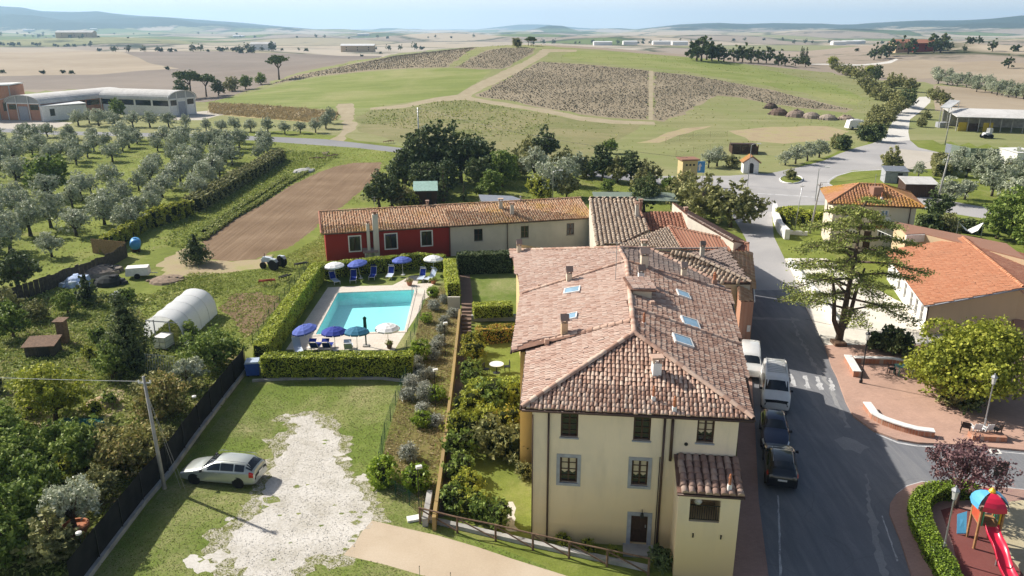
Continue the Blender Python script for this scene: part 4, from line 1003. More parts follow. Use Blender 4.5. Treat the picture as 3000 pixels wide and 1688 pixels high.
# --------------------- the row of houses behind the pool
def row_houses():
 ze,zr=3.7,5.0
 e0,e3=at_height(948,684,ze), at_height(1741,636,ze)
 r0,r3=at_height(967,620,zr),at_height(1721,581,zr)
 u=(e3-e0).normalized();back=Vector((-u.y,u.x,0))
 run=(r0-e0).dot(back)
 def along(px,py=670):
  p=on_plane(px,py,e0,Vector((back.x,back.y,0)));return(p-e0).dot(u)
 s_end=(e3-e0).length
 cuts=[0,along(1320,663),along(1491,651),s_end]
 specs=[('red_house', 'single storey brick red house at the left end of the row','red_wall'),('plain_house', 'off white house in the middle of the row joining the red one','white_wall'),('corner_house', 'off white house at the right end of the row beside big tan roof','white_wall')]
 houses=[]
 for k, (nm,lab,wm)in enumerate(specs):
  s0,s1=cuts[k],cuts[k+1]
  P=lambda s,d,z:Vector((e0.x+u.x*s+back.x*d, e0.y+u.y*s+back.y*d,z))
  t=world_thing(nm,lab,'house',tuple(P((s0+s1)/2,run,0)))
  f0, f1=V2(P(s0+(.15 if k==0 else .004),.3,0)),V2(P(s1-.004,.3,0));L=(f1-f0).length;U=(f1-f0)/L;N=Vector((U.y, -U.x))
  op=lambda*r:px_opening(f0,U,N,L,*r)
  wins={0:[op(1024,693,1056,735),op(1129,686,1162,728),op(1235,678,1265,719)],1:[op(1389,671,1414, 706)],2:[op(1526,662,1549,697),op(1660,654,1682, 688)]}[k]
  mb=MB();pt, *_=wall(mb,f0,f1,-.3,ze-.06,None,wins,.15)
  b0,b1=V2(P(s0+(.15 if k==0 else 0),run*2-.3,0)),V2(P(s1-.004,run*2-.3,0));m0=V2(P(s0+(.15 if k==0 else 0),run,0));m1=V2(P(s1-.004, run,0))
  wall(mb,b1,b0,-.3,ze-.06)
  wall(mb,m0,f0,-.3, zr-.1,ze-.06);wall(mb,b0,m0, -.3,ze-.06,zr-.1)
  wall(mb, f1,m1,-.3,ze-.06,zr-.1);wall(mb,m1,b1,-.3,zr-.1,ze-.06)
  mb.build('wall',M[wm],t,fix=False)
  for o in wins:
   if k==0:window(t,pt,o, .1,frame='dark_wood',surround='white_paint',sw=.13,sill=None,bars=(1,0), pane='glass')
   else:window(t,pt,o,.12,frame='wood' if k==2 else 'dark_wood',bars=(1,1),sill='concrete')
  rf=MB().bar(P(s0,run,zr-.1),P(s1,run, zr-.1),.12).build('roof',M['dark_wood'], t)
  a=-.25 if k==0 else 0
  roof_face(rf,[P(s0+a,-.12,ze-.03),P(s1,-.12,ze-.03),P(s1,run,zr),P(s0+a,run,zr)],'clay_row',.3,.38,relief=.75,thick=.08,individual=200)
  roof_face(rf,[P(s0+a,run,zr),P(s1,run,zr),P(s1,run*2+.1,ze-.05),P(s0+a,run*2+.1,ze-.05)],'clay_row', .6,.76,relief=.6, thick=.08,seg=3)
  ridge_caps(rf,P(s0+a,run,zr+.04),P(s1,run,zr+.04),'clay_row',.42,.14, single=True)
  if k==0:ridge_caps(rf,P(s0+a,0,ze+.02),P(s0+a, run,zr+.02),'clay_red',.4,.13,single=False)
  gutter_line(rf,[P(s0,-.16,ze-.1),P(s1,-.16,ze-.1)],.06)
  if k<2:
   d=P(s1-.12,.2, 0);MB().tube([(d.x,d.y,ze-.12),(d.x,d.y,0)],.05,7).build('downpipe',M['copper'],t)
  if k==0:
   def stack(px,y0, w,nm,mat,top_px):
    b=on_plane(px, y0,P(0,-.0,0),Vector((back.x,back.y,0)));h=on_plane(px,top_px,P(0,.0,0),Vector((back.x,back.y,0))).z
    m=MB().box((b.x-back.x*.02,b.y-back.y*.02,h/2), (w,.5,h), math.atan2(u.y, u.x));c=m.build(nm,M[mat],t)
    k2=MB().box((b.x,b.y,h+.12),(w*.5,.25,.24),math.atan2(u.y,u.x)).box((b.x,b.y, h+.28),(w*1.2,.6,.08),math.atan2(u.y,u.x));k2.build('chimney_cap', M['clay_brown'],c)
   stack(1104,740,.62, 'chimney','white_wall',627);stack(1080,715,.33,'flue', 'white_wall',655)
   b=on_plane(1084,728,P(0,.25,0),Vector((back.x,back.y,0)))
   aw=MB().prism([b-u*.85-back*.9-Vector((0,0,.3)),b+u*.85-back*.9-Vector((0,0,.3)),b+u*.85,b-u*.85],(0, 0,.08));aw.build('door_canopy',M['clay_annex'], t)
   dz=b.z-.25
   MB().add([b-u*.5-back*.04-Vector((0, 0,.25)),b+u*.5-back*.04-Vector((0,0,.25)),Vector((b.x,b.y,0))+u*.5-back*.04,Vector((b.x,b.y,0))-u*.5-back*.04],[(0,1, 2,3)]).bar(b-u*.55-back*.06-Vector((0,0, .25)),Vector((b.x,b.y,0))-u*.55-back*.06,.12).bar(b+u*.55-back*.06-Vector((0,0,.25)), Vector((b.x,b.y,0))+u*.55-back*.06,.12).build('door',M['white_paint'], t)
   b=P(4.9,run*.75,zr);MB().tube([P(6.1,run,zr),P(6.1,run,zr+1.5)],.02,5).bar(P(5.8,run,zr+1.4),P(6.4,run,zr+1.4),.02).bar(P(5.85,run,zr+1.1),P(6.35,run,zr+1.1),.02).build('aerial',M['steel'],rf)
   chimney(rf,P(cuts[1]-1.8,run+.3, zr-.1),.5,.35,'flat','clay')
  if k==1:chimney(rf,at_height(1467,606,zr-.2),.8,.5,'flat','white_wall')
  if k==2:
   chimney(rf,at_height(1500, 632,ze+.3),1.5,.5,'flat','white_wall');chimney(rf,P((s0+s1)/2-2.5,run,zr),.3,.2,'steel','clay')
  houses.append(t)
row_houses()
def roof_cluster():
 def Z(*pts):return[at_height(*p)for p in pts]
 def block(nm,lab,faces,wallmat,walls, zmin=-.3):
  allp=[p for f in faces for p in f[0]]
  c=sum(allp,Vector())/len(allp)
  t=world_thing(nm,lab,'house',(c.x,c.y,0))
  rf=MB().bar(faces[0][0][0]-Vector((0,0,.15)),faces[0][0][1]-Vector((0,0,.15)),.08).build('roof', M['dark_wood'],t)
  for i,(f,mat,pitch,rowh,rel)in enumerate(faces):roof_face(rf, f,mat,pitch,rowh, relief=rel,individual=0 if i else 280)
  mb=MB()
  for p,q in walls:wall(mb,p,q,zmin,p.z-.1,q.z-.1)
  mb.build('wall',M[wallmat],t,fix=False)
  return t,rf
 R1,R2, B1=Z((1727,581,6.0),(1858,582, 6.0),(1750,722, 3.8))
 f=[R1,R2,on_face(1902,676,[R1,R2,B1]),on_face(1812,716,[R1,R2,B1]),B1]
 bk=Vector((.15, .99,0))*5
 t,rf=block('big_tiled_house', 'house with bold tan barrel tiles between the row and pink roofs',[(f,'clay_tan', .46,.5,1.1),([R1,R1+bk-Vector((0,0,1.4)), R2+bk-Vector((0,0,1.4)),R2],'clay_tan',.8,.8,.8)],'white_wall',[(B1,f[3]),(f[3],f[2]),(f[2],R2),(R1,B1),(R2,R2+bk-Vector((0,0,1.4))),(R2+bk-Vector((0,0, 1.4)),R1+bk-Vector((0,0,1.4))),(R1+bk-Vector((0,0,1.4)),R1)])
 ridge_caps(rf,R1,R2,'clay_tan',.45,.17,single=False);ridge_caps(rf,R2,f[2],'clay_brown',.45,.17,single=False)
 chimney(rf,on_face(1865,636,f),1.6,.42,'flat','white_wall');chimney(rf,on_face(1876,618, f),1.2,.4,'flat','clay_brown')
 f2=Z((1884,623,4.6),(2013,623,4.6),(2030,680,3.5),(1905, 676,3.5))
 t,rf=block('low_red_house','low house with light red roof and one brick chimney', [(f2,'clay_red',.4, .42,.7)],'white_wall', [(f2[3],f2[2]),(f2[2],f2[1]),(f2[1],f2[0]),(f2[0],f2[3])])
 chimney(rf,on_face(2008,634, f2),.9,.4,'flat','clay_red')
 f3=Z((2015,630,5.2),(2150,706,5.2),(2196,716,4.5),(1970, 593,4.5))
 t,rf=block('brown_roofed_house','long brown roofed house below the bushy roadside trees', [(f3,'clay_brown',.4, .42,.6)],'white_wall', [(f3[0],f3[1]),(f3[1],f3[2]),(f3[2],f3[3]),(f3[3],f3[0])])
 ridge_caps(rf,f3[0],f3[1],'clay_grey',.45,.16,single=False)
 f4=Z((1960,663,4.8),(2055,681,4.8), (2193,716,4.7), (2194,736,3.9), (2001,731,3.6))
 pl=[f4[0],f4[2],f4[4]]
 f4=[on_face(*p,pl)for p in((1960,663),(2055,681),(2193,714),(2194,736),(2001,731))]
 f5=[f4[0],at_height(1809,719,3.9),f4[4]]
 t,rf=block('ribbed_roof_house','house with ribbed red brown roof beside the pale tan triangle roof',[(f5,'clay_tan',.3,.36,.8)],'cream_wall',[(f5[1],f4[4]),(f4[4],f4[3]),(f4[3],f4[2]),(f4[2],f4[0]),(f4[0],f5[1])])
 n=(f4[1]-f4[0]).cross(f4[4]-f4[0]).normalized();n=n if n.z>0 else-n
 MB().prism(f4,-n*.1).build('roof_slab',M['clay_brown'],rf)
 top=[f4[0].lerp(f4[2],i/22)for i in range(23)]
 for i,p in enumerate(top):
  q=f4[4].lerp(f4[3],i/22);MB().bar(p+n*.04,q+n*.04,.09,.08).build('rib',M['clay_red'],rf)
 ridge_caps(rf,f4[0],f4[4],'clay_red', .4,.18,single=False);ridge_caps(rf,f4[0],f4[2],'clay_brown',.45,.16,single=False)
 a,b,c,d=Z((1890,731,6.6), (2128,729,6.6), (2199,827,5.3), (2098,826,5.3))
 e=at_height(1905,745,6.0)
 n_=at_height(2020,745,6.75)
 t,rf=block('hipped_house','house with bold orange and tan hipped tiles behind the yellow house', [([a,n_,c,d,e],'clay_tan',.36,.4,1.0),([n_,b,c],'clay_grey',.36,.4,.8)],'cream_wall', [(d,c),(c,b),(b,a),(a,e),(e,d)])
 ridge_caps(rf,n_,c,'clay_tan', .45,.17,single=False);ridge_caps(rf,a,b, 'clay_grey',.45,.16,single=False)
 gutter_line(rf,[d-Vector((0,.05, .12)),c-Vector((0,.05,.12))],.08)
 chimney(rf, on_face(2056,752,[n_,b,c]),1.0, .4,'pitched','white_wall');chimney(rf,on_face(1886,738, [a,n_,c]),.9,.5,'flat','white_wall')
 w0=d.lerp(c,.15);w1=d.lerp(c,.7)
 MB().box((w0.x+.4,w0.y-.03,4.2),(.8,.05,1.1)).build('window',M['glass'],t)
 f6=Z((2134,738,5.2), (2202,738,4.4), (2209,881,4.4), (2172,881,4.9))
 t,rf=block('street_house','narrow house with bright orange tiles at the street edge',[(f6,'clay_row', .36,.4,.8)], 'brick',[(f6[3],f6[2]),(f6[2],f6[1]),(f6[1],f6[0]),(f6[0],f6[3])])
 p=on_face(2186,1000, [Vector((f6[3].x,f6[3].y,0)),Vector((f6[2].x,f6[2].y,0)),f6[2]])
 b=f6[3].lerp(f6[2],.7);MB().box((b.x,b.y-.05,2.2),(.42,.04,.55)).build('notice_plate',M['white_paint'],t)
 gutter_line(rf,[f6[2]+Vector((.05, 0,-.1)),f6[1]+Vector((.05, 0,-.1))], .06,'white_paint')
roof_cluster()
def villa():
 ze,zr=5.8,7.4
 H=at_height
 A, B,C,D=H(2428,596,ze),H(2709,608,ze),H(2656,562,ze),H(2403,553,ze)
 r0,r1=H(2525,546, zr),H(2590,549,zr)
 u=(B-A).normalized();C=B+(D-A)*.95+u*.2
 cen=(A+B+C+D)/4
 mid0=(A+D)/2;mid1=(B+C)/2
 r0=Vector((*(mid0.lerp(mid1,.36)).xy,zr));r1=Vector((*(mid0.lerp(mid1,.62)).xy,zr))
 t=world_thing('cream_villa','cream two storey villa with low orange hipped roof beside the junction','house',(cen.x,cen.y,0))
 rf=MB().bar(r0-Vector((0,0,.2)), r1-Vector((0,0,.2)),.1).build('roof',M['dark_wood'],t)
 for f in([A,B,r1,r0],[B,C,r1], [C,D,r0,r1],[D,A,r0]):roof_face(rf,f,'clay_villa',.34,.4,relief=.7, individual=250 if f[0]is A else 0)
 for p,q in((A,r0),(B,r1),(C,r1),(D,r0),(r0,r1)):ridge_caps(rf,p+Vector((0,0,.03)),q+Vector((0,0,.03)), 'clay_villa',.42,.15,single=False)
 gutter_line(rf,[A-Vector((0,.05, .1)),B-Vector((0,.05,.1))],.07)
 ins=lambda p:V2(p+(cen-p).normalized()*.9)
 a,b,c,d=ins(A),ins(B),ins(C),ins(D);L=(b-a).length;U=(b-a)/L;N=Vector((U.y,-U.x))
 op=lambda*r:px_opening(a,U,N, L,*r)
 wins=[op(2583,617,2602,632),op(2480,617,2498,634),op(2489,675,2506,692),op(2572,678,2592,697)]
 dr=op(2529, 677,2551,724);dr=(dr[0],dr[1],.05,dr[3])
 mb=MB();pt,*_=wall(mb, a,b,-.3,ze-.1,None,wins+[dr],.2)
 L2=(a-d).length
 pt2,*_=wall(mb,d,a,-.3,ze-.1,None,[(L2*.3, L2*.42,3.6,4.8),(L2*.6,L2*.72,3.6,4.8),(L2*.3,L2*.42,.9,2.1)],.2)
 wall(mb,b,c,-.3, ze-.1);wall(mb,c,d,-.3,ze-.1)
 mb.build('wall',M['cream_wall'],t, fix=False)
 blue=plain('pale blue shutters',(.2,.3, .45),.6)
 M['blue_shutter']=blue
 for o in wins:window(t,pt,o,.12,frame='white_paint',surround='white_paint',sw=.08,bars=(1,0), pane='blue_shutter' if o is wins[0]else 'glass')
 for o in[(L2*.3,L2*.42, 3.6,4.8),(L2*.6,L2*.72,3.6,4.8),(L2*.3,L2*.42,.9,2.1)]:window(t,pt2,o,.12, frame='dark_wood',bars=(1,0))
 s0,s1,z0,z1=dr
 MB().add([pt(s0,z0,.18),pt(s1,z0,.18),pt(s1,z1,.18),pt(s0,z1,.18)],[(0,1,2,3)]).build('door',M['dark_wood'],t)
 n3=Vector((N.x,N.y,0));nb=on_plane(2594,668,Vector((a.x,a.y,0)),n3)
 arch=[nb+Vector((U.x,U.y,0))*x+Vector((0,0,z))+n3*.02 for x,z in[(-.45, 0),(.45,0),(.45,.9)]+[(.45*math.cos(k*math.pi/6),.9+.45*math.sin(k*math.pi/6))for k in range(1,6)]+[(-.45,.9)]]
 MB().prism(arch,n3*.05).build('arched_niche',M['white_paint'],t)
 arch2=[nb+(p-nb)*.6+n3*.06+Vector((0,0, .1))for p in arch];MB().prism(arch2,n3*.02).build('niche_picture',blue,t)
 fb=on_plane(2577,668,Vector((a.x,a.y,0)),n3)
 for i in range(6):MB().lathe([(.02,0),(.16, .1),(.2,.25),(.02,.42)],fb+Vector((U.x,U.y,0))*(i*.22-.6)+n3*.15,6).build('flower_pot',M['red_wall']if i%2 else M['terracotta'],t)
 p,q=pt(.02,3.05,-.03),pt(L-.02,3.05,-.03);MB().bar(p, q,.06,.12).build('string_course',M['tan_wall'],t)
 p=pt(L*.93,ze-.2,-.07);q=pt(L*.93, .05,-.07);MB().tube([p,q],.05,6).build('downpipe',M['copper'],t)
 f=[A,B,r1]
 chimney(rf,on_face(2565,568,f)+Vector((0,0,0)), 1.0,1.3,'none','clay_brown');chimney(rf,on_face(2582, 588,f),.5,.25,'pot','white_paint')
 MB().tube([on_face(2560, 560,f),on_face(2560,560,f)+Vector((0,0,2.0))], .03,5).build('aerial',M['steel'],rf)
 return t
villa()
def school():
 ze,zr=2.9,4.6
 H=at_height
 e0,e1=H(2592,735,ze),H(2709,895,ze);r0,r1=H(2821, 696,zr),H(3000,842,zr)
 dirv=(e1-e0).normalized();perp=Vector((-dirv.y,dirv.x,0))
 if perp.x<0:perp=-perp
 run=(r0-e0).dot(perp);L=(e1-e0).length
 sgn=0
 P=lambda s,d,z:Vector((e0.x+dirv.x*s+perp.x*d,e0.y+dirv.y*s+perp.y*d, z))
 sr=(r0-e0).dot(dirv);er=(r1-e0).dot(dirv)
 t=world_thing('school','school with broad new orange tile roof and tan gable wall','building',tuple(P(L/2,run,0)))
 rf=MB().bar(P(0,run,zr-.2),P(L,run,zr-.2),.1).build('roof',M['dark_wood'],t)
 roof_face(rf,[e0,e1,r1,r0],'clay_school',.3,.38,relief=.55)
 roof_face(rf, [r0,r1,r1+perp*run+Vector((0,0,ze-zr)),r0+perp*run+Vector((0, 0,ze-zr))],'clay_red',.3,.38,relief=.6)
 ridge_caps(rf,r0,r1,'clay_school',.42,.18, single=True)
 gutter_line(rf,[e1+Vector((0,-.06,-.1)), r1+Vector((0,-.06,-.1))],.07,'grey_stone');gutter_line(rf,[e0+Vector((-.06,0,-.1)),e1+Vector((-.06,0,-.1))],.06,'white_paint')
 w0,w1=V2(e0+perp*.5+dirv*.5), V2(e1+perp*.5-dirv*.5);Lw=(w1-w0).length
 ops=[(Lw*f,Lw*f+.95,.5,2.3)for f in(.15,.3,.46,.62,.74,.86)]
 mb=MB();pt, *_=wall(mb,w0,w1,-.2,ze-.1,None,ops,.2);mb.build('side_wall',M['white_paint'],t,fix=False)
 for o in ops:window(t,pt,o,.15, frame='white_paint',bars=(1,1),sill='white_paint',pane='glass')
 g1=V2(r1-dirv*.5);far=V2(r1+perp*run-dirv*.5)
 mb=MB();wall(mb,w1,g1,-.2,ze-.1,zr-.12);wall(mb,g1,far,-.2,zr-.12,ze-.1);wall(mb,far,V2(r0+perp*run),-.2,ze-.1);wall(mb,V2(r0+perp*run),V2(r0),-.2,ze-.1, zr-.1);wall(mb,V2(r0),w0,-.2,zr-.1,ze-.1)
 mb.build('gable_wall', M['tan_wall'],t,fix=False)
 MB().tube([P(L-.4, .42,ze-.1),P(L-.4,.42,0)],.06,6).build('downpipe',M['copper'],t)
 c=on_plane(2990,950,Vector((g1.x,g1.y,0)),Vector((w1.y-g1.y, g1.x-w1.x, 0)).normalized())
 MB().prism([c+Vector((-.8,-.05,.4)),c+Vector((2.0,-.05,.5)),c+Vector((2.0, -.9,.0)),c+Vector((-.8,-.9,-.1))],(0,0,.07)).build('door_canopy',M['clay_brown'],t)
 a=H(2655,690,4.4);b=H(2708,687,4.4);c=H(3010,764,4.4)
 t2=world_thing('school_wing','tan flat topped wing behind the orange school roof','building',(b.x+4,b.y,0))
 q=Vector((.25,.97,0))*6
 mb=MB();
 for p0, p1 in((a,b),(b,c),(c,c+q),(c+q,a+q),(a+q,a)):wall(mb,p0,p1,-.2,4.4)
 mb.build('wall',M['tan_wall'],t2, fix=False)
 MB().prism([a+Vector((0,0,.0)), b,c,c+q, a+q],(0, 0,.12)).build('roof',M['clay_brown'],t2)
 MB().bar(a+Vector((-.05,-.08,-.35)),b+Vector((0,-.08,-.35)),.16,.8).build('parapet',M['white_paint'],t2)
school()
def tower():
 a=ground(1992,559);w=2.5;h=4.9
 t=thing('transformer_tower','tall narrow yellow transformer tower beside the junction','tower',(a.x+w/2,a.y+w/2,0),.12)
 MB().box((0,0,h/2-.1),(w,w,h+.2)).build('wall',M['yellow_side'],t)
 MB().box((0,0,h+.12), (w+.5,w+.5,.22)).build('roof', M['clay_brown'],t)
 MB().box((-.2,-w/2-.02, 1.05),(.9,.06, 2.1)).build('door', M['tan_wall'],t)
 for dx in(-.6,0,.6):MB().box((dx,-w/2-.02,h-.7), (.3,.05,.3)).build('vent_cover',M['iron'],t)
 s=thing('blue_sign_board','blue road sign board beside the yellow tower','sign',tuple(ground(2046,545)),.05)
 for x in(-.65,.65):MB().tube([(x,0,0),(x,0,4.2)],.05,6).build('post',M['steel'],s)
 MB().box((0,-.06,3.2),(1.7,.05,1.9)).build('panel',plain('traffic sign blue',(.08,.3,.62),.5), s)
 MB().prism([(-.2,-.1,2.6),(.1,-.1,2.6),(.1,-.1,3.3),(.35,-.1,3.3),(0,-.1,3.9),(-.35,-.1,3.3),(-.2, -.1,3.3)],(0,-.01,0)).build('arrow',M['white_paint'], s)
 p=ground(2199,509)
 c=thing('wayside_chapel','tiny white wayside chapel with orange gabled roof and arched opening','chapel',tuple(p),-.12)
 w,d,ze,zr=2.7, 2.6,2.1,3.1
 mb=MB();wall(mb, (-w/2,0),(w/2,0), -.2,ze,None,[(w/2-.45,w/2+.45,.1,1.6)],.3);wall(mb,(w/2,0),(w/2,d),-.2, ze);wall(mb,(w/2,d),(-w/2,d),-.2,ze);wall(mb,(-w/2,d),(-w/2,0),-.2,ze)
 mb.poly([(-w/2,0,ze),(w/2, 0,ze),(0, 0,zr)]);mb.poly([(w/2, d,ze),(-w/2,d,ze),(0,d,zr)]);mb.build('wall',M['white_paint'],c,fix=False)
 MB().prism([(-.44,-.02,.1), (.44,-.02,.1),(.44,-.02,1.5)]+[(.44*math.cos(k*math.pi/6),-.02,1.5+.44*math.sin(k*math.pi/6))for k in range(1,6)]+[(-.44,-.02,1.5)],(0,.12,0)).build('iron_gate',M['iron'],c)
 rf=MB().bar((0,-.2,zr-.1),(0,d+.2,zr-.1),.08).build('roof',M['dark_wood'],c)
 for sg in(-1,1):roof_face(rf,[Vector((sg*(w/2+.3),-.25,ze-.15)),Vector((sg*(w/2+.3),d+.2,ze-.15)),Vector((0,d+.2,zr+.05)),Vector((0, -.25,zr+.05))],'clay_villa',.3,.36)
 MB().bar((0,0,zr),(0, 0,zr+.7),.05).bar((-.2,0,zr+.5),(.2, 0,zr+.5),.05).build('cross',M['iron'],c)
 p=ground(2182,452)
 k=thing('timber_pen','dark open topped timber pen on the green slope','shed',tuple(p),-.1)
 w,d,h=5.2,4.2,1.6
 for i in range(20):
  f=-w/2+w*(i+.5)/20;hh=h+R.uniform(-.1, .1)
  MB().box((f,0,hh/2),(w/20*.9,.06,hh)).build('plank',M['dark_wood'],k)
  MB().box((f,d,hh/2), (w/20*.9,.06,hh)).build('plank', M['dark_wood'],k)
 for i in range(14):
  f=d*(i+.5)/14
  for sx in(-1, 1):MB().box((sx*w/2,f,h/2),(.06, d/14*.9,h)).build('plank',M['dark_wood'],k)
 for x in(-w/2,-w/6,w/6,w/2):
  MB().box((x,-.06, 1.0),(.14,.14, 2.0)).build('post', M['dark_wood'],k)
 MB().box((0,d*.75,h+.15),(w,d*.5,.1)).build('roof',M['dark_wood'],k)
tower()
def barns():
 def vault(t,A,B,back,h,rise, mat_w,lowbrick=False,seg=14,roofmat='fibro',door=True,left_windows=True):
  """a barrel roofed barn: A,B ground corners of the front, back = vector to the rear"""
  u=(B-A);W=u.length;u.normalize();N=Vector((u.y,-u.x, 0))
  P=lambda x,d,z:A+u*x+back*d+Vector((0,0,z))
  arc=[(W/2-(W/2+.35)*math.cos(math.pi*(i/seg)),h+rise*math.sin(math.pi*i/seg)**.8)for i in range(seg+1)]
  m=MB()
  for i in range(seg):
   (x0, z0),(x1,z1)=arc[i],arc[i+1]
   m.add([P(x0,-.02,z0),P(x1,-.02, z1),P(x1,1.01,z1),P(x0,1.01,z0),P(x0,-.02,z0-.12),P(x1,-.02,z1-.12),P(x1,1.01,z1-.12),P(x0,1.01, z0-.12)],[(0,1,2,3), (7,6,5,4),(0,4,5, 1),(3,2, 6,7)])
  rf=m.build('roof',M[roofmat],t,smooth=False)
  m=MB()
  for f in(0, .98):
   m.poly([P(x,f,z-.1)for x,z in arc])
  m.build('arched_gable',M['lead'], t)
  m=MB();a2,b2=V2(A),V2(B);a3, b3=V2(A+back*.98),V2(B+back*.98)
  wall(m,a2,b2,-.5+A.z,h+A.z);wall(m,b2,b3,-.5+A.z,h+A.z);wall(m,b3, a3,-.5+A.z,h+A.z);wall(m,a3,a2,-.5+A.z,h+A.z)
  m.build('wall',M[mat_w],t,fix=False)
  m=MB()
  for f in(0,.3,.66,1):
   zt=h+rise*math.sin(math.pi*min(max(f,.001),.999))**.8
   m.bar(P(W*f,0,-.2)+N*.06,P(W*f,0,zt-.15)+N*.06,.3,.18)
  m.bar(P(0,0,h)+N*.06,P(W,0,h)+N*.06,.18,.3)
  for i in range(seg):m.bar(P(arc[i][0],0,arc[i][1]-.1)+N*.05, P(arc[i+1][0],0,arc[i+1][1]-.1)+N*.05,.12,.25)
  m.build('frame',M['white_metal'],t)
  if door:MB().prism([P(W*.34,0, 0)+N*.07,P(W*.62,0,0)+N*.07,P(W*.62,0,h*.82)+N*.07,P(W*.34,0,h*.82)+N*.07],N*.05).build('sliding_door',M['grey_stone'], t)
  for x0, x1 in((.05,.28),(.7,.95)):
   MB().prism([P(W*x0,0,h*.62)+N*.03,P(W*x1,0,h*.62)+N*.03,P(W*x1,0,h*.93)+N*.03,P(W*x0,0,h*.93)+N*.03],N*.03).build('window',M['glass'],t)
  nL=-u
  L=back.length;k=max(3,int(L/5))
  for sx,nn,X in((0,-u,0),(1,u,W)):
   for i in range(k):
    p=[P(X,(i+.06)/k,h*.6),P(X,(i+.94)/k, h*.6),P(X,(i+.94)/k, h*.92),P(X,(i+.06)/k, h*.92)]
    MB().prism([q+nn*.03 for q in p],nn*.03).build('window',M['glass'],t)
  return P
 A,B=ground(29,351),ground(125,354)
 bk=at_height(318,258,7)-at_height(62,281,7);bk.z=0
 t=world_thing('vaulted_barn','brick fronted barn with long grey vaulted roof at the far left','barn',tuple((A+B)/2))
 vault(t, A,B,bk*.98, 4.6,2.3,'brick')
 A,B=ground(501,341),ground(575,333)
 bk=at_height(347,266, 7.5)-at_height(545,272,7.5);bk.z=0
 t=world_thing('vaulted_barn','white walled barn with stained vaulted roof and blue grey door','barn',tuple((A+B)/2))
 vault(t,A,B,bk,4.7,2.3,'white_paint')
 a=ground(130,356);b=ground(258,345)
 t=world_thing('flat_shed','low white flat roofed shed between the two vaulted barns','shed', tuple((a+b)/2))
 v=b-a;bk=Vector((-v.y,v.x,0)).normalized()*7
 m=MB()
 for p,q in((a, b),(b,b+bk),(b+bk,a+bk),(a+bk, a)):wall(m, p,q,a.z-.4,a.z+3.9)
 m.build('wall',M['white_paint'],t,fix=False);MB().prism([a+Vector((-.3,-.3,3.9)),b+Vector((.3,-.3,3.9)),b+bk+Vector((0,0,3.9)),a+bk+Vector((0,0, 3.9))],(0, 0,.25)).build('roof',M['white_metal'],t)
 N=Vector((v.y,-v.x,0)).normalized();c=a+v*.16
 MB().prism([c+Vector((0,0,1.3))+N*.02,c+v.normalized()*1.2+Vector((0, 0,1.3))+N*.02,c+v.normalized()*1.2+Vector((0,0,3.2))+N*.02, c+Vector((0,0,3.2))+N*.02],N*.04).build('window',M['glass'],t)
 a=ground(300,330);b=ground(395,328)
 t=world_thing('lean_to_canopy','grey lean-to canopy between the vaulted barns','canopy',tuple(a))
 q=Vector((0,9,0));MB().prism([a+Vector((0,0,4.2)),b+Vector((0,0,4.2)),b+q+Vector((0,0,4.9)),a+q+Vector((0,0,4.9))],(0, 0,.15)).build('roof',M['fibro'],t)
 for f in(0,.33,.66,1):p=a.lerp(b,f);MB().bar(p, p+Vector((0,0,4.2)),.25).build('post',M['concrete'],t)
 a=ground(-60,355);b=ground(46,350)
 t=world_thing('brick_building','tall red brick building cut by the left edge','building',tuple((a+b)/2))
 bk=Vector((-1.5, 9,0));m=MB()
 for p, q in((a,b),(b,b+bk),(b+bk,a+bk),(a+bk,a)):wall(m,p,q,a.z-.4,a.z+9.3)
 m.build('wall',M['brick'],t,fix=False);MB().prism([p+Vector((0,0,9.3))for p in(a,b+Vector((.3,-.3,0)),b+bk,a+bk)],(0,0,.35)).build('roof',M['white_metal'],t)
 m=MB()
 for f in(.6,.98):p=a.lerp(b,f);m.bar(p+Vector((0,-.08,0)), p+Vector((0,-.08,9.2)),.35,.2)
 m.bar(a.lerp(b,.1)+Vector((0,-.08,4.5)),b+Vector((0,-.08,6.2)),.25,.2);m.build('frame',M['concrete'],t)
 p=a.lerp(b,.78);MB().box((p.x,p.y-.1, 4.4),(1.3,.1, 2.4)).build('window', M['glass'],t)
 a=ground(2800,384);b=ground(3060,392)
 t=world_thing('open_farm_shed','open farm shed with long pale sheet roof at the right edge','barn',tuple((a+b)/2))
 bk=Vector((1.5,10,0))
 fr,hi=3.4, 4.6
 MB().prism([a+Vector((-.5,-.5,fr)),b+Vector((0,-.5, fr)),b+bk+Vector((0,0,hi)),a+bk+Vector((-.3,0,hi))],(0,0,.15)).build('roof',M['fibro'],t)
 for i in range(9):
  p=a.lerp(b,i/8);MB().bar(p,p+Vector((0,0,fr)),.16).build('post',M['concrete'],t)
  MB().bar(p+bk,p+bk+Vector((0,0,hi)),.16).build('post',M['concrete'],t)
 MB().prism([a+bk+Vector((0,-.2,0)),b+bk+Vector((0,-.2, 0)),b+bk+Vector((0,-.2,hi-.2)),a+bk+Vector((0,-.2,hi-.2))],(0, .1,0)).build('back_wall',M['concrete'],t)
 yp=plain('yellow board',(.5,.36,.04),.7)
 for f in(.02,.3):p=a.lerp(b,f);MB().box((p.x+1.2,p.y-.05,1.55),(2.4,.1,3.1)).build('yellow_panel',yp,t)
 p=a.lerp(b,.16);MB().box((p.x+1,p.y+.6,1.4),(3.2,.1,2.8)).build('hay_wall',M['dark_wood'],t)
 a=ground(2748, 377)
 t=world_thing('shed_canopy','raised canopy with white sheet roof on slim posts','canopy',tuple(a))
 u=Vector((6.2,1.0,0));bk=Vector((1.6,5,0))
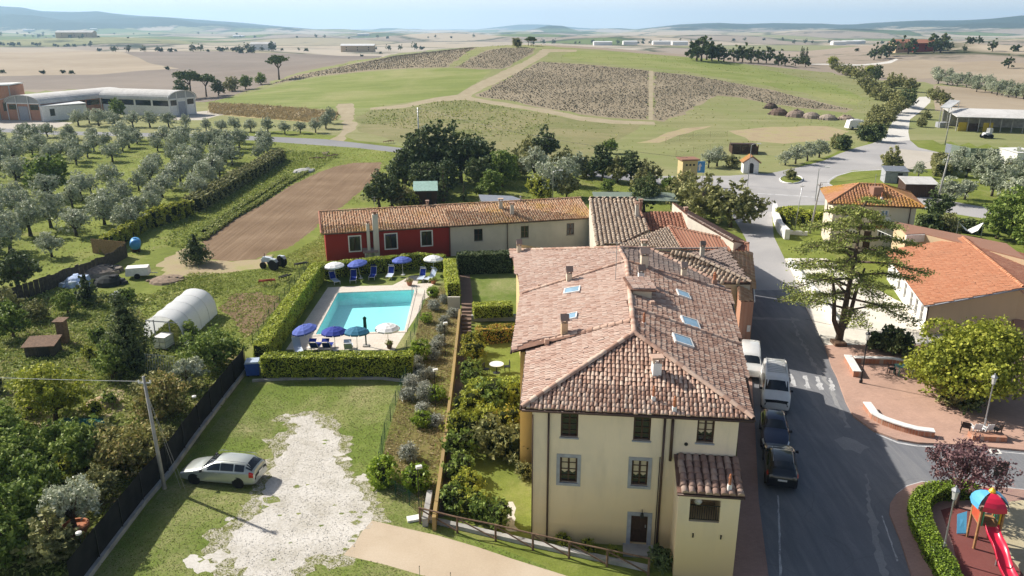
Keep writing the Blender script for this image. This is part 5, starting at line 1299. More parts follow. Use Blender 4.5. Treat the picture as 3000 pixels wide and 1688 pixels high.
 MB().prism([a+Vector((-.4,0,5.2)),a+u*.35+Vector((0, -.3,5.0)),a+u+bk+Vector((0,0,6.3)),a+u*.65+bk+Vector((-.8,0,6.6))],(0,0,.14)).build('roof',M['white_metal'],t)
 for q in(Vector((0,0, 0)),u*.35, bk*.5+u*.1, bk*.5+u*.55, bk+u*.6,bk+u*.95):MB().bar(a+q,a+q+Vector((0,0,5.2+q.y*.14)), .14).build('post',M['steel'],t)
 MB().box((a.x+2.2,a.y+2.4, 1.2),(2.4,2.2, 2.4)).build('water_tank', M['grey_stone'],t)
 def cottage(px,py, w,d,h,rise, wm,rm,lab,nm='farmhouse',rot=.2,win=True):
  p=ground(px,py);t=thing(nm,lab,'house' if nm=='farmhouse' else 'building',tuple(p),rot)
  m=MB().box((0,0,h/2-.5),(w,d,h+1));m.add([(-w/2,-d/2,h),(-w/2,d/2,h),(-w/2,0,h+rise)],[(0,1,2)]).add([(w/2,-d/2,h),(w/2,d/2,h),(w/2,0,h+rise)], [(0,1,2)]);m.build('wall', M[wm],t)
  MB().prism([(-w/2-.4,-d/2-.4,h),(w/2+.4,-d/2-.4,h),(w/2+.4,0,h+rise+.2),(-w/2-.4,0,h+rise+.2)],(0,0,.25)).prism([(-w/2-.4,d/2+.4,h),(w/2+.4,d/2+.4,h),(w/2+.4,0,h+rise+.2),(-w/2-.4,0,h+rise+.2)],(0,0,.25)).build('roof',M[rm],t)
  if win:
   for i in range(3):
    for zz in((.35,.75)if h>4 else(.55,)):MB().box((-w/2+w*(i+.5)/3, -d/2-.03,h*zz),(.9,.1, 1.2)).build('window', M['glass'],t)
 cottage(2637,152,13, 8,6,1.8,'tan_wall', 'clay_red','tan two storey farmhouse left of the dark tree on the knoll')
 cottage(2703,150,15,9,5,2.2,'red_wall','clay_red','red farmhouse right of the dark tree on the knoll', rot=-.1)
 cottage(225,110,60,18, 8,3,'tan_wall','fibro', 'long grey farm building far off on the left plain','far_farm',.1)
 cottage(772,146,26,12,6,2,'white_paint','fibro', 'white farmhouse half hidden by trees behind the left fields','far_farm',.1)
 cottage(1050,152,34,12,6,1.5,'tan_wall','white_metal', 'white roofed shed behind the hill crest','far_farm',.05)
 for i,(px,py, w)in enumerate([(1765,133,30),(1845,131,24),(1940, 131,34),(1990, 132,26),(2455, 132,22),(2492, 130,30),(2515, 128,20),(700, 110,34),(85, 90,50),(275, 88,30),(1065, 104,40)]):
  cottage(px,py,w, 12,5,1.2,'white_paint', 'white_metal',['white roofed warehouse on the plain behind the hill','white warehouse among the far fields on the right','pale farm building far across the plain'][0 if i<4 else 1 if i<7 else 2],'far_warehouse', .05,False)
  o=[q for q in COL.objects if q.name.startswith('far_warehouse')][-1]
 for q in COL.objects:
  if q.name.startswith('far_warehouse'):q['group']='white buildings far across the plain'
M['white_wall2']=stucco('white lime plaster',g3(.76,.73,.66),g3(.66,.62,.55),amt=.3)
barns()
# --------------------- plants
L_={}
L_['olive']=leafmat('silver olive leaves',[g3(0.138,0.167,0.0981),g3(0.285,0.324,0.206),g3(0.452,0.491,0.343),g3(0.607,0.62,0.491)], .12,.55)
L_['dark']=leafmat('dark evergreen leaves',[g3(0.0274,0.0469,0.0196),g3(0.0684,0.102,0.0352),g3(0.128,0.167,0.0586),g3(0.196,0.235,0.088)], .12)
L_['green']=leafmat('mid green leaves',[g3(0.0561,0.0943,0.0179),g3(0.134,0.202,0.0404),g3(0.246,0.325,0.0673),g3(0.382,0.449,0.123)],.25)
L_['drab']=leafmat('dusty olive brown leaves',[g3(0.0891,0.0981, 0.0356),g3(0.187,0.197,0.0713),g3(0.304,0.304,0.116),g3(0.428,0.411,0.178)],.2)
L_['lime']=leafmat('yellow green leaves', [g3(0.108,0.135,0.0182),g3(0.237,0.273,0.0362),g3(0.398,0.425,0.0543),g3(0.58,0.562,0.108)],.3)
L_['hedge']=leafmat('clipped laurel leaves',[g3(0.0892,0.127,0.0204),g3(0.281,0.345,0.0458),g3(0.533,0.586,0.0712),g3(0.62,0.62,0.127)], .25,.45)
L_['fresh']=leafmat('fresh green hedge leaves',[g3(0.0544,0.0997,0.0109),g3(0.154,0.236,0.0217),g3(0.29,0.399,0.0399),g3(0.399,0.508,0.0725)], .25,.45)
L_['plum']=leafmat('dark purple plum leaves',[g3(0.045,0.021,0.027),g3(0.105,0.0525,0.063),g3(0.188,0.102,0.108),g3(0.3,0.188,0.18)], .15)
L_['lav']=leafmat('grey lavender leaves',[g3(0.14,0.154,0.119),g3(0.266,0.28,0.224),g3(0.392,0.406,0.336),g3(0.532,0.532,0.476)],.1)
L_['fruit']=leafmat('autumn fruit tree leaves',[g3(0.0902,0.108, 0.0325),g3(0.216,0.225,0.0631),g3(0.361,0.334,0.108),g3(0.541,0.379,0.18)],.25)
L_['redtip']=leafmat('red tipped photinia leaves', [g3(0.101,0.118,0.0202),g3(0.252,0.269,0.0336),g3(0.437,0.403,0.0504),g3(0.62,0.269,0.101)],.25)
L_['cedar']=leafmat('cedar needles',[g3(0.063,0.0945,0.0252),g3(0.147,0.189,0.0462),g3(0.273,0.315,0.0735),g3(0.42,0.441,0.126)], .12)
L_['pine']=leafmat('pine needles',[g3(0.0288,0.0512,0.016),g3(0.072,0.112,0.032),g3(0.128,0.176,0.048),g3(0.192,0.24,0.072)],.1)
L_['dry']=leafmat('dry grass blades',[g3(0.253,0.196, 0.092),g3(0.391,0.31,0.161),g3(0.529,0.437,0.253)],.2)
L_['weed']=leafmat('rough weeds', [g3(0.0938,0.131,0.0263),g3(0.225,0.281,0.0562),g3(0.375,0.413,0.103),g3(0.525,0.488,0.206)],.25)
L_['lavfield']=leafmat('cut lavender tufts',[g3(0.0775,0.0694,0.0558),g3(0.14,0.127,0.093),g3(0.202,0.186,0.132),g3(0.279,0.256,0.186)], .05)
L_['lawnblade']=leafmat('lawn blades',[g3(.13,.16,.035),g3(.19,.22,.055),g3(.27,.28,.1),g3(.38,.34,.18)],.3)
M['bark']=plain('grey brown bark',(.11,.085,.065),.95,.1,var=.4, scale=5)
M['olivebark']=plain('olive bark',(.07,.06,.05),.95,.1,var=.4,scale=6)
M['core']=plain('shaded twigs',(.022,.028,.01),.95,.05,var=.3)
def cards(pos,out,size,aspect,rng,outward=.7,up=.25,name='crown'):
 """rhombic leaf cards at pos, facing loosely outward"""
 n=len(pos)
 nr=rng.normal(size=(n,3));nr/=np.linalg.norm(nr,axis=1)[:,None]
 nr=nr+outward*out+np.array([0,0,up]);nr/=np.linalg.norm(nr,axis=1)[:,None]
 t=rng.normal(size=(n,3));t-=nr*(t*nr).sum(1)[:,None];t/=np.linalg.norm(t,axis=1)[:,None]
 b=np.cross(nr,t)
 s=(size*rng.uniform(.6,1.35,n))[:, None]
 V=np.stack([pos+t*s*.5,pos+b*s*.5*aspect,pos-t*s*.5,pos-b*s*.5*aspect],1).reshape(-1,3)
 F=np.arange(4*n).reshape(-1,4)
 return V,F
def lobe_points(lobes,n,rng,shell=.45,spread=.1,stray=.1):
 lobes=np.array(lobes,float)
 area=(lobes[:,3]*lobes[:,4]+lobes[:,4]*lobes[:, 5]+lobes[:,3]*lobes[:,5]);k=rng.choice(len(lobes),n,p=area/area.sum())
 nc=max(6,n//14)
 kc=rng.choice(len(lobes),nc,p=area/area.sum())
 d=rng.normal(size=(nc,3));d/=np.linalg.norm(d,axis=1)[:,None]
 rad=1-shell*rng.uniform(0,1,nc)**2+(rng.uniform(0,1,nc)>1-stray)*rng.uniform(0,.45,nc)
 C=lobes[kc, :3]+d*lobes[kc,3:6]*rad[:,None]
 j=rng.integers(0,nc,n)
 sc=lobes[kc[j],3:6].mean(1)
 p=C[j]+rng.normal(size=(n,3))*(spread*sc)[:,None]*np.array([1,1,.8])
 return p,d[j]
def crown_lobes(kind,h,w,rng):
 r=w/2;L=[]
 if kind=='column':
  for i in range(7):
   t=i/6;rr=r*(1-.75*t**1.6)*rng.uniform(.85,1.1);L.append((rng.normal(0,.08*r),rng.normal(0,.08*r),h*(.14+.78*t),rr,rr,h*.13))
 elif kind=='umbrella':
  for i in range(10):
   a=rng.uniform(0,6.28);q=r*.62*math.sqrt(rng.uniform(0,1));L.append((q*math.cos(a),q*math.sin(a),h*rng.uniform(.74,.88), r*rng.uniform(.32, .45),r*rng.uniform(.32,.45),h*.1))
 elif kind=='bush':
  for i in range(9):
   a=rng.uniform(0,6.28);q=r*.5*math.sqrt(rng.uniform(0,1));z=h*rng.uniform(.3,.7);L.append((q*math.cos(a),q*math.sin(a),z,r*rng.uniform(.4,.6),r*rng.uniform(.4,.6),h*rng.uniform(.25,.36)))
  L.append((0,0,h*.4,r*.8,r*.8,h*.4))
 elif kind=='ball':
  L.append((0,0,h*.5,r,r,h*.5))
 elif kind=='cone':
  for i in range(6):
   t=i/5;rr=r*(1-.8*t);L.append((0,0,h*(.2+.7*t),rr,rr, h*.16))
 else:
  lo={'olive':.3,'round':.16,'spread':.2, 'vase':.36,'plane':.26}.get(kind,.4)
  n={'olive':14,'round':22,'spread':22,'vase':14,'plane':24}.get(kind,14)
  for i in range(n):
   a=2.4*i+rng.uniform(-.5,.5);q=r*.66*math.sqrt((i+.5)/n)
   top=1-.38*(q/(r*.66))**2
   z=h*(lo+(top-lo)*rng.uniform(.1,.86))
   s=r*rng.uniform(.26,.44)
   L.append((q*math.cos(a),q*math.sin(a),z,s,s,min(s, h*.24)*rng.uniform(.75,1.05)))
 return L
def make_trunk(h,w,lobes,mat,rng,thick=None,parent=None, fork=.28,lean=.05):
 m=MB();th=thick or h*.035
 f=Vector((rng.normal(0,lean*h*.3),rng.normal(0,lean*h*.3),h*fork))
 m.tube([(0,0,-.15), (f.x*.4,f.y*.4,h*fork*.5),f],[th*1.35,th,th*.8], 8)
 ks=list(range(len(lobes)));rng.shuffle(ks)
 for k in ks[:8]:
  x,y,z=lobes[k][:3]
  mid=f.lerp(Vector((x,y,z)),.5)+Vector((rng.normal(0,.06*w), rng.normal(0,.06*w),-.02*h))
  m.tube([f, mid,(x,y,z)],[th*.6,th*.38,th*.12],6)
  for q in range(2):
   e=Vector((x,y,z))+Vector((rng.normal(0,lobes[k][3]*.5),rng.normal(0,lobes[k][4]*.5),rng.uniform(0, lobes[k][5]*.7)))
   m.tube([mid,e],[th*.25,th*.06],4,cap=False)
 return m.build('trunk',M[mat],parent,smooth=True,fix=False)
def tree(name,label,cat,loc,h,w,kind,leaf,n, size,aspect=.5,bark='bark',seed=1,group=None,fork=.28,thick=None, trunk=True,spread=.12, shell=.45,outward=.7):
 rng=np.random.default_rng(seed*7919+13)
 t=thing(name,label, cat,tuple(loc),0,group)
 lobes=crown_lobes(kind,h,w,rng)
 if trunk:make_trunk(h, w,lobes,bark,rng, thick,t,fork)
 p,d=lobe_points(lobes,n,rng,shell,spread,.04 if kind=='ball' else .22)
 p[:,2]=np.maximum(p[:, 2],.03*h)
 V,F=cards(p, d,size,aspect,rng, outward)
 c=np_mesh('crown' if trunk else 'foliage',V,F,L_[leaf],t)
 if not trunk:
  m=MB()
  for l in lobes[:12]:
   m.lathe([(.02,-l[5]*.72),(l[3]*.42,-l[5]*.5),(l[3]*.56,0),(l[3]*.42,l[5]*.5),(.02,l[5]*.6)],(l[0],l[1],max(l[2],l[5]*.72)),7)
  m.build('stems', M['core'],t)
 return t
 # ---- library trees: built once where the first one stands, then copied
LIB={}
def lib(key,*variants):
 LIB[key]=list(variants);
USED=set()
def plant(key,loc,label, group=None,scale=1.0, rot=None,zs=None):
 src=LIB[key][R.randrange(len(LIB[key]))]
 if isinstance(src,tuple):pass
 rot=R.uniform(0, 6.28)if rot is None else rot
 sc=(scale,scale,scale*(zs or R.uniform(.9, 1.12)))
 if src.name not in USED:
  USED.add(src.name);src.location=loc;src.rotation_euler=(0,0, rot);src.scale=sc
  src['label']=label
  if group:src['group']=group
  elif 'group' in src:del src['group']
  return src
 c=copy_thing(src,loc,rot,label,group,sc)
 if not group and 'group' in c:del c['group']
 return c
lib('olive',*[tree('olive_tree','olive','tree',(0,0,-50),4.4,4.6,'olive', 'olive',2600,.34,.42, 'olivebark',seed=i,fork=.24,thick=.2,spread=.17)for i in range(5)])
lib('dark',*[tree('evergreen_tree','evergreen', 'tree',(0,0,-50),8,7,'round', 'dark',4200,.5,.55, seed=20+i,fork=.2,spread=.13)for i in range(3)])
lib('green',*[tree('broadleaf_tree','tree','tree',(0,0,-50),6, 6,'round','green',3600, .42,.6,seed=30+i,fork=.22,spread=.14)for i in range(3)])
lib('drab',*[tree('hedgerow_tree','tree', 'tree',(0,0,-50),5,6.5,'spread', 'drab',3000,.5,.55, seed=40+i,fork=.15,spread=.15)for i in range(3)])
lib('cypress',*[tree('cypress_tree','tree','tree',(0,0,-50),8, 2.4,'column','dark',1800, .4,.45,seed=50+i,fork=.1)for i in range(2)])
lib('umbrella',*[tree('umbrella_pine','tree','tree',(0,0,-50),9, 11,'umbrella','pine',3200, .7,.5,seed=55+i,fork=.45)for i in range(2)])
lib('bush',*[tree('green_bush','bush','bush',(0,0,-50),2, 2.4,'bush','green',1500, .26,.55,seed=60+i,trunk=False,spread=.16)for i in range(3)])
lib('limebush',*[tree('yellow_green_bush','bush', 'bush',(0,0,-50),2,2.4,'bush', 'lime',1700,.22,.5, seed=65+i,trunk=False,spread=.18)for i in range(3)])
lib('darkbush',*[tree('dark_bush','bush','bush',(0,0,-50),2, 2.4,'bush','dark',1500, .26,.55,seed=70+i,trunk=False,spread=.16)for i in range(2)])
lib('drabbush',*[tree('dusty_bush','bush', 'bush',(0,0,-50),2,2.4,'bush', 'drab',1500,.26,.5, seed=75+i,trunk=False,spread=.18)for i in range(3)])
lib('lav',*[tree('lavender_bush','bush','bush',(0,0,-50),.9, 1.05,'ball','lav',1500, .15,.35,seed=80+i,trunk=False,spread=.2,shell=.5)for i in range(3)])
lib('ball',*[tree('clipped_bush','bush','bush',(0, 0,-50),1.3, 1.5,'ball','fresh',1500, .15,.6,seed=85+i,trunk=False,spread=.1,shell=.25)for i in range(2)])
lib('redtip',*[tree('photinia_bush','bush','bush',(0, 0,-50),2, 2.4,'bush','redtip',2200, .19,.5,seed=88+i,trunk=False,spread=.17)for i in range(2)])
lib('far',*[tree('far_tree','tree', 'tree',(0,0,-50),9,9,'round', 'dark',500,1.4,.7, seed=95+i,fork=.2)for i in range(3)])
lib('farbush',*[tree('far_bush','bush','bush',(0,0,-50),5,8,'bush', 'dark',300,1.3,.7, seed=98+i,trunk=False)for i in range(2)])
def T3(px,py):return tuple(ground(px,py))
ORD='first second third fourth fifth sixth seventh eighth ninth tenth eleventh twelfth thirteenth fourteenth fifteenth sixteenth seventeenth eighteenth nineteenth twentieth'.split()
# ---- the olive grove
grove=[(p.x,p.y)for p in outline([(-330,400),(0,400),(300,404),(640,415),(800,428),(822,440),(760,482),(690,530),(600,585),(540,618),(470,648),(400,690),(330,718),(270,735),(258,770),(170,815),(60,850),(-120,880),(-420,860)])]
glades=[(300,508, 5.5),(265,525, 5),(350,490, 4.5),(210,790, 5),(90,560, 5),(150,570, 5),(60,790, 5),(130,510, 4),(180,720, 3)]
gl=[(ground(a,b),r)for a,b,r in glades]
xs=[p[0]for p in grove];ys=[p[1]for p in grove]
spots=[]
ang=.22;ca,sa=math.cos(ang),math.sin(ang);step=5.7
for i in range(-40,40):
 for j in range(-40, 40):
  x=-60+i*step*ca-j*step*sa+R.gauss(0,.75);y=120+i*step*sa+j*step*ca+R.gauss(0, .75)
  if inside(grove,np.array([x]),np.array([y]))[0]and all(math.hypot(x-g.x,y-g.y)>r for g,r in gl)and R.random()>.07:spots.append((x,y))
spots.sort(key=lambda s:s[1])
for k, (x,y)in enumerate(spots[::-1]):
 sc=R.uniform(.66,1.1)
 size='small' if sc<.79 else 'large' if sc>.98 else 'middling'
 row=['nearest the dark board fence', 'above the fence side trees','in the middle of the grove','in the upper part of the grove','just below the country road'][min(4,max(0, int((y-78)/21)))]
 edge=(x+.38*y);side='out at the far left' if edge<-58 else 'at the left edge' if edge<-46 else 'close to the left edge' if edge<-35 else 'left of centre' if edge<-20 else 'in the centre line' if edge<-5 else 'right of centre' if edge<8 else 'by the brown field hedge'
 plant('olive',(x,y,zat(x,y)),'%s olive tree %s, %s'%(size,row,side),'olive trees in the grove',sc)
 # ---- olives beyond the road
for k,(px,py)in enumerate([(230,368),(262, 362),(290,370),(318,360),(340,372),(390,373),(440,374),(495,374),(545,377),(605,386),(650,387),(690,386),(735,386),(785,389),(835,393),(880,391),(925,389),(955,377),(968,362)]):
 plant('olive',T3(px,py),'olive tree in the roadside row below the %s'%('vaulted barns' if k<9 else 'dry reed bed'),'olive trees beyond the country road',R.uniform(.85,1.15)if k<8 else R.uniform(.65,.9))
plant('green',T3(345,345),'rounder green tree in front of the lean-to between the barns',None,.9)
# ---- other trees of the far ground
for px,py,key,s,lab in[(150,575,'green', 1.25,'large dark green tree standing alone among the left olives'),(55, 856,'dark',.75,'dark leafy tree at the near left end of the grove'),(818,234,'umbrella',1.0,'lone umbrella pine on the edge of the ploughed field'),(560,286, 'umbrella',.95,'broad pine clump tree nearest the right barn'),(605,284,'umbrella',.8,'smaller pine joining the clump behind the right barn'),(535,292,'dark', .95,'dark round tree at the left end of the clump behind the barn'),(640, 280,'dark',.8,'dark tree under the pines behind the barn'),(680,268,'drab',1.0,'dusty tree between the pines and the lone umbrella pine'),(720,262, 'green',.95,'green tree at foot of lone umbrella pine'),(765,248,'green',.9,'green tree right of the pine clump below the dark field'),(1548,134,'umbrella', .45,'left one of the three small pines on the crest'),(1556, 135,'umbrella',.5,'middle one of the three small pines on the crest'),(1562,135,'umbrella',.42,'right one of the three small pines on the crest'),(1515,139, 'drabbush',2.4,'round bush on the crest left of the three pines'),(1222,545,'dark',1.25,'tallest dark tree left of centre in the grove behind the red house'),(1285,535,'dark', 1.5,'highest dark evergreen behind the red house'),(1350, 535,'dark',1.3,'dark evergreen right of the highest one behind the houses'),(1420,528,'dark',1.0,'dark evergreen at the right end of the tall clump'),(1185,560, 'dark',1.0,'dark tree at the left end of the tall clump'),(1310,575,'dark',.8,'dark tree in front of the tall clump, over the green shed'),(1250,575,'dark', .8,'dark tree left of the small green shed'),(1405, 565,'dark',.75,'dark low tree right of the small green shed'),(1400,500,'dark',.9,'dark tree by the road behind the tall clump'),(1112,608, 'dark',.75,'dark upright tree beside the brown field end'),(1150,608,'dark',.7,'dark tree between brown field and green shed'),(1180,606,'drab', .7,'dusty tree left of the green shed'),(1205, 612,'limebush',1.3,'small yellow green bush in front of green shed'),(1300,590,'cypress',.72,'pale clipped cypress beside the green shed'),(1360,590, 'cypress',.4,'small conifer behind the row house ridge'),(1470,548,'green',1.15,'broad green tree behind the middle of the row'),(1435,578,'green', .8,'green tree just behind the row house chimneys'),(1510, 520,'drab',1.0,'dusty tree behind the broad green tree'),(1555,470,'drab',.9,'dusty tree by the road above the olive trees'),(1600,470, 'dark',.9,'dark tree right of the road above the olive trees'),(1650,500,'drab',.9,'dusty tree beside the dark roadside trees'),(1565,530,'olive', 1.25,'large silver olive behind the middle white house'),(1690, 520,'olive',1.1,'silver olive left of the dark thicket'),(1660,545,'olive',1.0,'silver olive beside the willow-like bush'),(1610,578, 'olive',1.35,'big grey green willow-like bush behind the corner house'),(1580,585,'limebush',1.7,'yellow green bush at foot of the willow-like bush'),(1660,580,'drab', .8,'dusty round tree right of the willow-like bush'),(1720, 520,'drab',.8,'dusty tree at the left end of the dark thicket'),(1765,530,'dark',.8,'dark thicket tree second from left'),(1810,535, 'drab',.8,'dusty tree in the middle of the dark thicket'),(1850,538,'dark',.75,'dark thicket tree second from right'),(1895,540,'drab', .8,'dusty thicket tree at its right end'),(1880, 555,'drab',.7,'dusty thicket tree before the right end'),(1960,556,'bush',1.4,'round green bush left of the yellow tower'),(1778,562, 'bush',1.1,'small bright green bush before the dark thicket'),(1886,622,'dark',.72,'dark bush rising behind the big tiled house'),(1900,590,'drab', .6,'dusty bush above the dark bush behind the tiled house'),(1790, 450,'green',.55,'small round tree on the green slope'),(2055,645,'drab',1.25,'wide dusty green roadside tree on the left behind brown roof'),(2140,665, 'drab',1.3,'wide dusty green roadside tree on the right behind brown roof'),(2000,612,'drab',.95,'smaller dusty roadside tree below the yellow tower'),(2100,488,'olive', .9,'olive bush left of the chapel'),(2075, 492,'olive',.75,'small olive left of the larger one by the chapel'),(2140,492,'drabbush',1.4,'dusty bush close to the chapel'),(2330,480, 'olive',.85,'olive right of the chapel'),(2365,472,'olive',.85,'middle olive on the slope right of the chapel'),(2400,462,'olive', .9,'olive nearest the junction right of the chapel'),(2300, 484,'olive',.7,'young olive nearest the chapel on the right'),(2318,527,'drabbush',1.1,'shrub planted in the traffic island'),(2455,435, 'drab',.65,'round tree at the corner of the white road'),(2470,440,'darkbush',1.6,'dark bush at the corner of the white road'),(2610,495,'drab', .75,'bushy tree beside the grey hut'),(2690, 520,'olive',.6,'olive beside the low lean-to'),]:
 plant(key, T3(px,py),lab,None,s)
hr=[(2446,205,'drab',.8),(2468,218,'drab', 1.0),(2490,228, 'drab',1.1),(2512, 240,'drab',1.1),(2535,262,'drab',1.0), (2555,278,'drab',1.0),(2575,292,'drab', 1.1),(2600,305, 'drab',1.0),(2630, 312,'drab',1.0),(2660,318,'dark',.8), (2640,330,'drab',.9),(2600,335,'drab', .8),(2570,365, 'drab',1.05),(2590, 372,'drab',.9),(2555,395,'drab',.9), (2560,415,'darkbush',2.0),(2535,412,'darkbush', 1.9),(2610,352, 'drab',.9),(2565, 240,'dark',.9),(2612,258,'drab',1.1), (2635,255,'drab',.9),(2665,268,'drab', 1.0),(2440,196, 'limebush',2.6),(2545, 225,'limebush',2.4)]
hr.sort(key=lambda q:-q[1])
for k,(px,py,key,s)in enumerate(hr):
 plant(key, T3(px,py),('%s tree of the dusty hedgerow counted from the junction corner'%ORD[k])if k<20 else 'far end tree of the dusty hedgerow along the white road','hedgerow trees along the white road',s)
for px, py,s in[(2728,290,.7),(2745, 300,.8),(2765, 310,.75),(2712, 350,.5),(2700, 372,.5)]:
 plant('drab',T3(px,py),'dusty tree on the right verge of the white gravel road','hedgerow trees along the white road',s)
ft=[(2041,178, 1.3),(2055,178, 1.4),(2070,176, 1.2),(2085,178, 1.1),(2105,179, .9),(2120,180, .9),(2150,181, .9),(2175,182, 1.0),(2200,183, 1.0),(2222,184, .9),(2245,185, .9)]
for i,(px,py,s)in enumerate(ft):plant('far',T3(px,py),'tree in the dark belt beyond the hill, %s end'%('tall left' if i<4 else 'low right'),'tree belt beyond the hill',s)
for i,(px,py,s)in enumerate([(2280,192,.8), (2300,193,.6), (2330,194,.6), (2360,196,.6)]):plant('far',T3(px,py),'tree in the thin belt left of the far white track','thin tree belt by the far track',s)
for px in(2345,2352,2360):plant('cypress',T3(px,188), 'thin dark cypress by the far white track','cypresses by the far track',1.0)
for px,py,s,lab in[(2660,158,1.5,'dark tree between the two farmhouses on the knoll'),(2735,155, 1.6,'dark tree right of the red farmhouse'),(2755, 155,1.4,'dark tree at the right end of the farmhouse knoll'),(2580,172,1.2,'tree on the slope left of the farmhouses'), (2605,166,1.3,'tree just left of the tan farmhouse'),(2560,176,1.0, 'lowest tree on the slope left of farmhouses'),(2953,200, .8,'lone round tree on the tan field at the far right')]:
 plant('far',T3(px,py),lab,None,s)
belt=[]
BN=['hedge behind the far left stubble field','hedge left of the white farmhouse','long hedge behind the grey brown ploughed field','hedge near the white farmhouse', 'hedge behind the left shoulder of the hill','hedge behind the dark field on the crest','second hedge far on the left','third hedge far on the left', 'belt by the white warehouses','belt left of the farmhouse knoll','far belt behind the farmhouse knoll','field edge beside the farmhouse knoll', 'far plain behind the crest','far plain under the left hills']
for nm,(x0,x1,y, n)in zip(BN, [(0,120,133, 12),(120,300, 137,12),(290, 620,152,24),(620,760,150,10), (760,1000,150,12),(1000,1300,146, 10),(100,380, 112,10),(0, 200,108,10),(1560,1920,128,22), (1880,2300,120,12),(2300,3000,128, 20),(2500,3000, 150,8),(700, 1400,112,20),(0,700,100,20)]):
 for i in range(n):
  px=x0+(x1-x0)*(i+R.uniform(.1, .9))/n
  belt.append((px,y+R.uniform(-2,2), R.uniform(.5,1.15),nm))
for px,py,s in[(133,131,1.2),(705, 156,1.3),(720, 158,1.4),(735, 156,1.2),(800, 150,1.3),(932, 152,1.3),(1215, 146,1.2)]:belt.append((px,py,s, 'cluster rising above the left hedges'))
for px,py,s,nm in belt:
 p=ground(px,py)
 if p.y<480 or R.random()<.35:continue
 plant(R.choice(['far','farbush']),tuple(p),'%s in the %s'%('small dark tree' if s<.72 else 'tall dark tree' if s>1 else 'dark tree',nm), 'trees along the far field edges',s*(.7+p.y/4500))
for px,py in[(185,215),(125,217),(210,217),(490,205),(8,215),(1060,166),(1115,158)]:plant('farbush', T3(px,py),'low dark bush on the bare left fields','bushes on the bare fields',.45)
# ---- right side gardens
for k,(px,py,s)in enumerate([(2775, 515,.8),(2795, 500,.8),(2830, 520,.85),(2860, 500,.8),(2875, 540,.9),(2910, 515,.85),(2940, 545,.85),(2960, 510,.8),(2990, 540,.9),(2780, 595,1.0),(2825, 585,.8),(2905, 575,.95),(2960, 590,.9),(3010, 580,.9),(2810, 480,.7),(2900, 485,.75),(2980, 485,.8)]):
 plant('olive',T3(px, py),'silver olive in the right hand garden, %s'%('close to the leaning utility pole' if px<2830 else 'by the right edge' if px>2930 else 'in the middle of it'),'olive trees in the right garden',s)
for k in range(16):
 plant('olive',T3(2740+k*18+R.uniform(-6,6),228+k*3.4+R.uniform(-3,5)),'pale olive in the upper row above the farm shed, %s'%['left end','left middle','right middle','right end'][k//4],'olive band above the farm shed',R.uniform(.8,1.15))
for k in range(14):
 plant('olive', T3(2750+k*19+R.uniform(-6,6),244+k*3.6+R.uniform(-3,4)), 'pale olive in the lower row above the farm shed, %s'%['left end','left middle','right middle','right end'][k//4], 'olive band above the farm shed',R.uniform(.8, 1.15))
for px,py,key,s,lab in[(2965,690,'green', 1.15,'dense green tree at the right edge behind the school'),(2920, 700,'green',.85,'green tree left of the dense one behind the school'),(3010,720,'green',1.0,'green tree cut by the right edge behind the school'),(2745,650, 'dark',.6,'dark tree beside the villa drive'),(2770,690,'drab',.6,'dusty tree below the hammock'),(2720,690,'darkbush', 1.6,'dark bush right of the villa'),(2575, 1030,'darkbush',1.0,'dark shrub left one on the terrace edge'),(2610,1035,'darkbush',1.1,'dark shrub middle one on the terrace edge'),(2640,1045, 'darkbush',1.1,'dark shrub right one on the terrace edge'),(2795,1190,'drabbush',1.0,'shrub under the left of the plane tree'),(2835,1200,'darkbush', 1.1,'dark shrub under the right of the plane tree'),(2305, 645,'fresh',1,'')]:
 if lab:plant(key,T3(px,py),lab,None,s)
